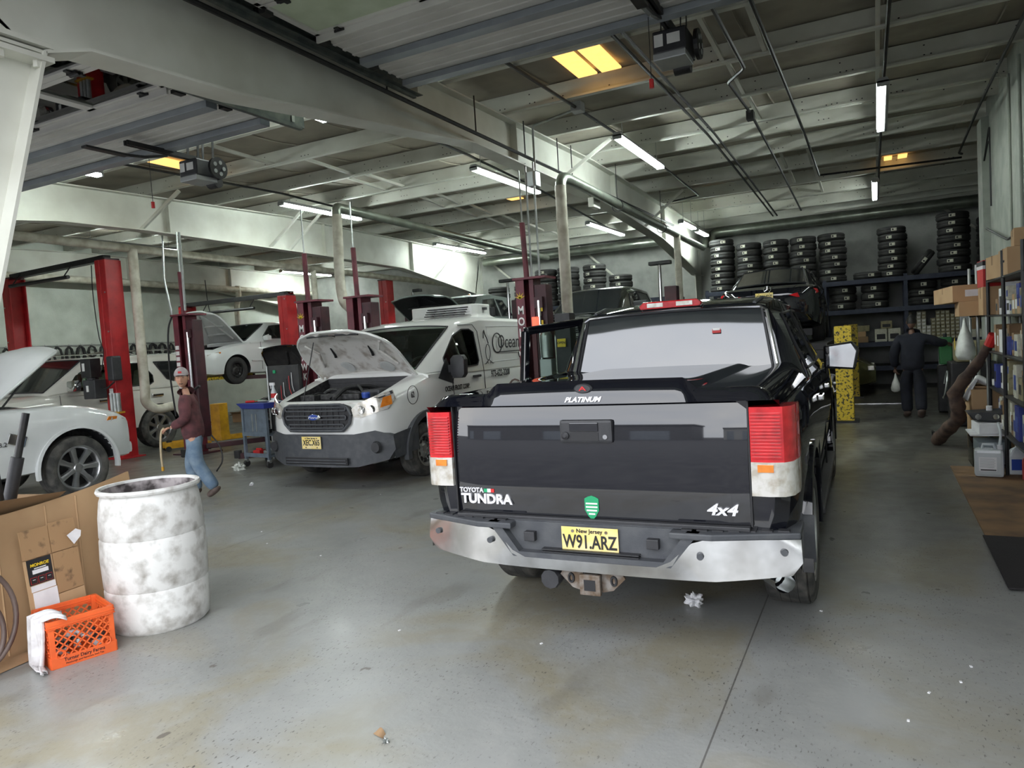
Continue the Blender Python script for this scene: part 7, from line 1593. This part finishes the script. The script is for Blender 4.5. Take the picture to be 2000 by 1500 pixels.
def body_skel(J, k=1.0):
    """J: joints dict -> skeleton verts / edges (one continuous body)"""
    n = ['pelvis', 'waist', 'chest', 'neck0', 'neck1', 'sL', 'eL', 'wL', 'sR', 'eR', 'wR', 'hL', 'kL', 'aL', 'tL', 'hR', 'kR', 'aR', 'tR']
    rad = dict(pelvis=(.11, .09), waist=(.10, .08), chest=(.085, .07), neck0=.045, neck1=.048, sL=.036, sR=.036, eL=.040, eR=.040, wL=.026, wR=.026, hL=.082, hR=.082, kL=.055, kR=.055, aL=.038, aR=.038, tL=.034, tR=.034)
    ix = {a: i for i, a in enumerate(n)}
    es = [(ix[a], ix[b]) for a, b in (('pelvis', 'waist'), ('waist', 'chest'), ('chest', 'neck0'), ('neck0', 'neck1'), ('chest', 'sL'), ('sL', 'eL'), ('eL', 'wL'), ('chest', 'sR'), ('sR', 'eR'), ('eR', 'wR'), ('pelvis', 'hL'), ('hL', 'kL'), ('kL', 'aL'), ('aL', 'tL'), ('pelvis', 'hR'), ('hR', 'kR'), ('kR', 'aR'), ('aR', 'tR'))]
    sc = lambda r: tuple(q*k for q in r) if isinstance(r, tuple) else r*k
    return [(*J[a], sc(rad[a])) for a in n], es, ix
def sub_skel(J, names, edges, rad):
    ix = {a: i for i, a in enumerate(names)}; return [(*J[a], rad[a]) for a in names], [(ix[a], ix[b]) for a, b in edges]
def person(label, loc, J, yaw, pitch, head_c, skin_m, shirt, trousers, shoe, hands, k=1.0, hair='hair_black', hh=.225):
    o = thing('person', label, 'person', loc)
    vs_, es, ix = body_skel(J, k); parts = [skin(vs_, es, 0, 2)]; hm, Rm = head_mesh(head_c, yaw, pitch, hh); parts.append(hm)
    for h_ in hands: parts += h_
    joined('body', parts, skin_m, o)
    r = dict(waist=(.195*k, .165*k), chest=(.175*k, .15*k), neck0=(.105*k, .10*k), sL=.092*k, sR=.092*k, eL=.080*k, eR=.080*k, cL=.060*k, cR=.060*k, hem=(.225*k, .195*k))
    J2 = dict(J); J2['cL'] = Vector(J['eL']).lerp(Vector(J['wL']), .92); J2['cR'] = Vector(J['eR']).lerp(Vector(J['wR']), .92); J2['col'] = Vector(J['neck0']).lerp(Vector(J['neck1']), .75); r['col'] = .070*k; J2['hem'] = Vector(J['pelvis'])+Vector((0, 0, -.13))
    vs_, es = sub_skel(J2, ['hem', 'waist', 'chest', 'neck0', 'col', 'sL', 'eL', 'cL', 'sR', 'eR', 'cR'], [('hem', 'waist'), ('waist', 'chest'), ('chest', 'neck0'), ('neck0', 'col'), ('chest', 'sL'), ('sL', 'eL'), ('eL', 'cL'), ('chest', 'sR'), ('sR', 'eR'), ('eR', 'cR')], r)
    joined('shirt', [skin(vs_, es, 0, 2)], shirt, o)
    r = dict(waist2=(.13*k, .11*k), pelvis=(.165*k, .14*k), hL=.120*k, hR=.120*k, kL=.096*k, kR=.096*k, aL=.085*k, aR=.085*k); J2['waist2'] = Vector(J['pelvis']).lerp(Vector(J['waist']), .6)
    vs_, es = sub_skel(J2, ['pelvis', 'waist2', 'hL', 'kL', 'aL', 'hR', 'kR', 'aR'], [('pelvis', 'waist2'), ('pelvis', 'hL'), ('hL', 'kL'), ('kL', 'aL'), ('pelvis', 'hR'), ('hR', 'kR'), ('kR', 'aR')], r)
    joined('trousers', [skin(vs_, es, 0, 2)], trousers, o)
    for s in 'LR':
        a, t = Vector(J['a'+s]), Vector(J['t'+s]); d = (t-a); heel = a-d*.35+Vector((0, 0, -.02)); vs_, es = chain([(*(a+Vector((0, 0, .03))), .064*k), (*(heel*.4+a*.6), .064*k), (*a.lerp(t, .55), (.060*k, .050*k)), (*t, (.056*k, .038*k))]); joined('shoe', [skin(vs_, es, 0, 2)], shoe, o)
    hs = hh/.224
    H_ = lambda x, y, z: Vector(head_c)+Rm @ (Vector((x, y, z))*hs)
    for s in (-1, 1):
        q = MB(); q.lathe([(.001, -.0066), (.0062, -.004), (.0075, 0), (.0062, .004), (.001, .0066)], (0, 0, 0), 10, 'y'); e = q.build('eye', 'ink_white', o, smooth=60); e.location = H_(s*.026, -.0695, .010); e.rotation_euler = Rm.to_euler()
        q = MB(); q.lathe([(.001, -.0076), (.0042, -.0066), (.0044, -.004)], (0, 0, 0), 8, 'y'); q.build('iris', 'ink_black', e)
        q = MB(); q.tube([H_(s*.016, -.077, .0165), H_(s*.027, -.0785, .0185), H_(s*.038, -.070, .0150)], .0042*hs, 6); q.build('eyelid', skin_m, o, smooth=60)
        q = MB(); q.tube([H_(s*.012, -.083, .030), H_(s*.028, -.079, .036), H_(s*.044, -.066, .030)], .0045*hs, 5); q.build('eyebrow', hair, o)
    q = MB(); q.tube([H_(-.020, -.078, -.058), H_(0, -.086, -.060), H_(.020, -.078, -.058)], .0040*hs, 5); q.build('mouth', 'ink_red' if skin_m == 'skin_' else 'boot_brown', o)
    k_ = MB()
    def hp(u, v):
        th = 2*PI*u; ph = lerp(-.25, PI/2, v); low = -.25 if abs(math.cos(th)) > 2 else 0; f2 = max(0, math.cos(th)); z = math.sin(ph)
        if f2 > 0: z = max(z, .45*f2+.0)
        cx = math.sqrt(max(0, 1-min(1, z)**2)); return H_(math.sin(th)*cx*.071, -math.cos(th)*cx*.090, z*.117)
    k_.grid(28, 12, hp); k_.build('hair', hair, o, smooth=70)
    return o, Rm, H_
V3 = Vector
# ---- young mechanic walking past the drum, face to the camera, tan air hose in his hand
B0 = V3((-7.42, 5.93, 0)); L_ = V3((-.89, -.455, 0)); A_ = V3((.455, -.89, 0))      # walking direction / towards the camera
def J_(a, s, z): p = L_*a+A_*s; return (p.x, p.y, z)
JB = dict(pelvis=J_(-.01, 0, .80), waist=J_(0, 0, .95), chest=J_(.03, 0, 1.13), neck0=J_(.045, 0, 1.305), neck1=J_(.06, 0, 1.37),
          sL=J_(.01, .155, 1.245), eL=J_(-.02, .19, .99), wL=J_(.19, .17, .895), sR=J_(.04, -.15, 1.245), eR=J_(.05, -.20, 1.0), wR=J_(.22, -.15, .93),
          hL=J_(-.02, .085, .78), kL=J_(-.05, .085, .44), aL=J_(-.255, .085, .115), tL=J_(-.15, .085, .035), hR=J_(-.02, -.085, .78), kR=J_(.10, -.085, .43), aR=J_(.05, -.085, .075), tR=J_(.20, -.085, .03))
wl = V3(JB['wL']); wr = V3(JB['wR'])
hands = [hand_mesh(wl, L_*.9+V3((0, 0, -.1)), V3((0, 0, 1)), .92, .9, 1), hand_mesh(wr, L_, V3((0, 0, 1)), .92, .9, -1)]
hd = J_(.075, .01, 1.475)
yaw_cam = math.atan2(-(-7.42+.1), (5.93)) ; yawb = math.atan2(7.42, -5.93)
face = (V3((0, 0, 0))-B0).normalized(); yaw_b = math.atan2(face.x, -face.y)
boy, Rm, H_ = person('young mechanic in maroon shirt, jeans and pale cap walking with an air hose', B0, JB, yaw_b-.15, R(4), hd, 'skin', 'shirt_maroon', 'jeans', 'boot_brown', hands, .9, hh=.235)
k = MB(); k.grid(28, 10, lambda u, v: H_(math.sin(2*PI*u)*.078*math.cos(v*PI/2), -math.cos(2*PI*u)*.097*math.cos(v*PI/2), .036+.092*math.sin(v*PI/2))); cp = k.build('cap', 'cap_grey', boy, smooth=60)
k = MB(); k.grid(12, 5, lambda u, v: H_(lerp(-.066, .066, u)*(1-.25*v), -.075-.075*v*math.cos((u-.5)*1.6), .052-.004*v-.05*(u-.5)**2)); k.grid(12, 5, lambda u, v: H_(lerp(-.066, .066, u)*(1-.25*v), -.075-.075*v*math.cos((u-.5)*1.6), .046-.004*v-.05*(u-.5)**2)); k.build('cap_peak', 'cap_grey', cp, smooth=60)
k = MB(); k.box((-.02, -.004, -.012), (.02, 0, .012)); q = k.build('cap_badge', 'ink_red', cp); q.location = H_(0, -.094, .075); q.rotation_euler = Rm.to_euler()
hp_ = B0+wl+L_*.052+V3((0, 0, -.028))
k = MB(); k.hose([hp_+L_*.02+V3((0, 0, .03)), hp_+L_*.05+V3((0, 0, .0)), hp_+L_*.075+V3((0, 0, -.12)), hp_+L_*.085+V3((0, 0, -.30)), hp_+L_*.08+V3((0, 0, -.43))], .0135, 8); o = k.build('air_hose', 'hose_tan', smooth=50); tag(o, 'tan air hose hanging from the young mechanic\'s hand', 'hose')
k = MB(); e_ = hp_+L_*.08+V3((0, 0, -.43)); k.cyl(e_, e_+V3((0, 0, -.05)), .016, 8); k.build('coupling', 'jack_yellow', o)
k = MB(); k.hose([B0+V3(J_(-.04, -.2, 1.36)), B0+V3(J_(.06, -.24, 1.30)), B0+V3(J_(.14, -.24, 1.1)), B0+V3(J_(.12, -.24, .95)), B0+V3(J_(.16, -.2, .92))], .016, 8); tag(k.build('black_air_hose', 'cable_black', smooth=50), 'black air hose over the young mechanic\'s shoulder', 'hose')
k = MB(); k.hose([B0+V3(J_(-.15, -.15, .75)), B0+V3(J_(-.26, -.12, .6)), B0+V3(J_(-.28, -.1, .42)), B0+V3(J_(-.2, -.1, .3))], .009, 6); tag(k.build('black_cable_loop', 'cable_black', smooth=50), 'loop of black cable behind the young mechanic\'s legs', 'cable')
# ---- man in dark work clothes walking away down the aisle
B1 = V3((.50, 13.35, 0))
def K_(x, y, z): return (x, y, z)
JM = dict(pelvis=K_(0, 0, .86), waist=K_(0, 0, 1.02), chest=K_(0, .02, 1.21), neck0=K_(0, .03, 1.40), neck1=K_(0, .05, 1.47),
          sL=K_(-.185, .02, 1.335), eL=K_(-.27, 0, 1.06), wL=K_(-.25, .10, .82), sR=K_(.185, .02, 1.335), eR=K_(.36, .05, 1.22), wR=K_(.50, .26, 1.20),
          hL=K_(-.095, 0, .84), kL=K_(-.10, .12, .47), aL=K_(-.09, .08, .085), tL=K_(-.10, .23, .03), hR=K_(.095, 0, .84), kR=K_(.10, .0, .46), aR=K_(.10, -.20, .13), tR=K_(.10, -.07, .03))
hands = [hand_mesh(V3(JM['wL']), V3((0, .1, -1)), V3((-1, 0, 0)), 1.0, .95, 1), hand_mesh(V3(JM['wR']), V3((.6, .8, -.05)), V3((0, 0, 1)), 1.0, .9, -1)]
man, Rm, H_ = person('man in dark navy work clothes walking away carrying a white bag', B1, JM, PI, R(2), (0, .06, 1.575), 'skin_dark', 'uniform_navy', 'uniform_navy', 'boot_brown', hands, 1.02)
bx = B1+V3((-.25, .11, .72))
k = MB(); k.rings([[(bx.x+r_*.075*math.cos(a), bx.y+r_*.05*math.sin(a), bx.z+z) for a in frange(0, 2*PI*13/14, 13)] for z, r_ in ((.02, .15), (-.05, .3), (-.14, .75), (-.22, 1.0), (-.27, .85), (-.29, .4))]); tag(k.build('carried_bag', 'bag_white', smooth=60), 'small white bag hanging from the walking man\'s hand', 'bag')
# ================================================================ ACROSS THE YARD (seen in the reflections of the black pickup)
for x, y, w_, d_, h_, m, lab in ((-22, -46, 26, 8, 4.5, 'far_facade', 'low grey warehouse across the yard'), (8, -50, 22, 9, 3.6, 'far_white', 'low pale warehouse across the yard next to the grey one'), (36, -44, 18, 8, 5.2, 'far_facade', 'taller grey shed across the yard')):
    t = thing('warehouse', lab, 'building', (x, y, -.02)); k = MB(); k.box((-w_/2, -d_/2, 0), (w_/2, d_/2, h_)); k.build('walls', m, t); k = MB(); k.box((-w_/2-.3, -d_/2-.3, h_), (w_/2+.3, d_/2+.3, h_+.3)); k.build('roof', 'far_facade', t)
    for i in range(4):
        k = MB(); xx = -w_/2+w_*(i+.5)/4; k.box((xx-1.4, d_/2, 0), (xx+1.4, d_/2+.06, 2.8)); k.build('shutter', 'door_rail', t)
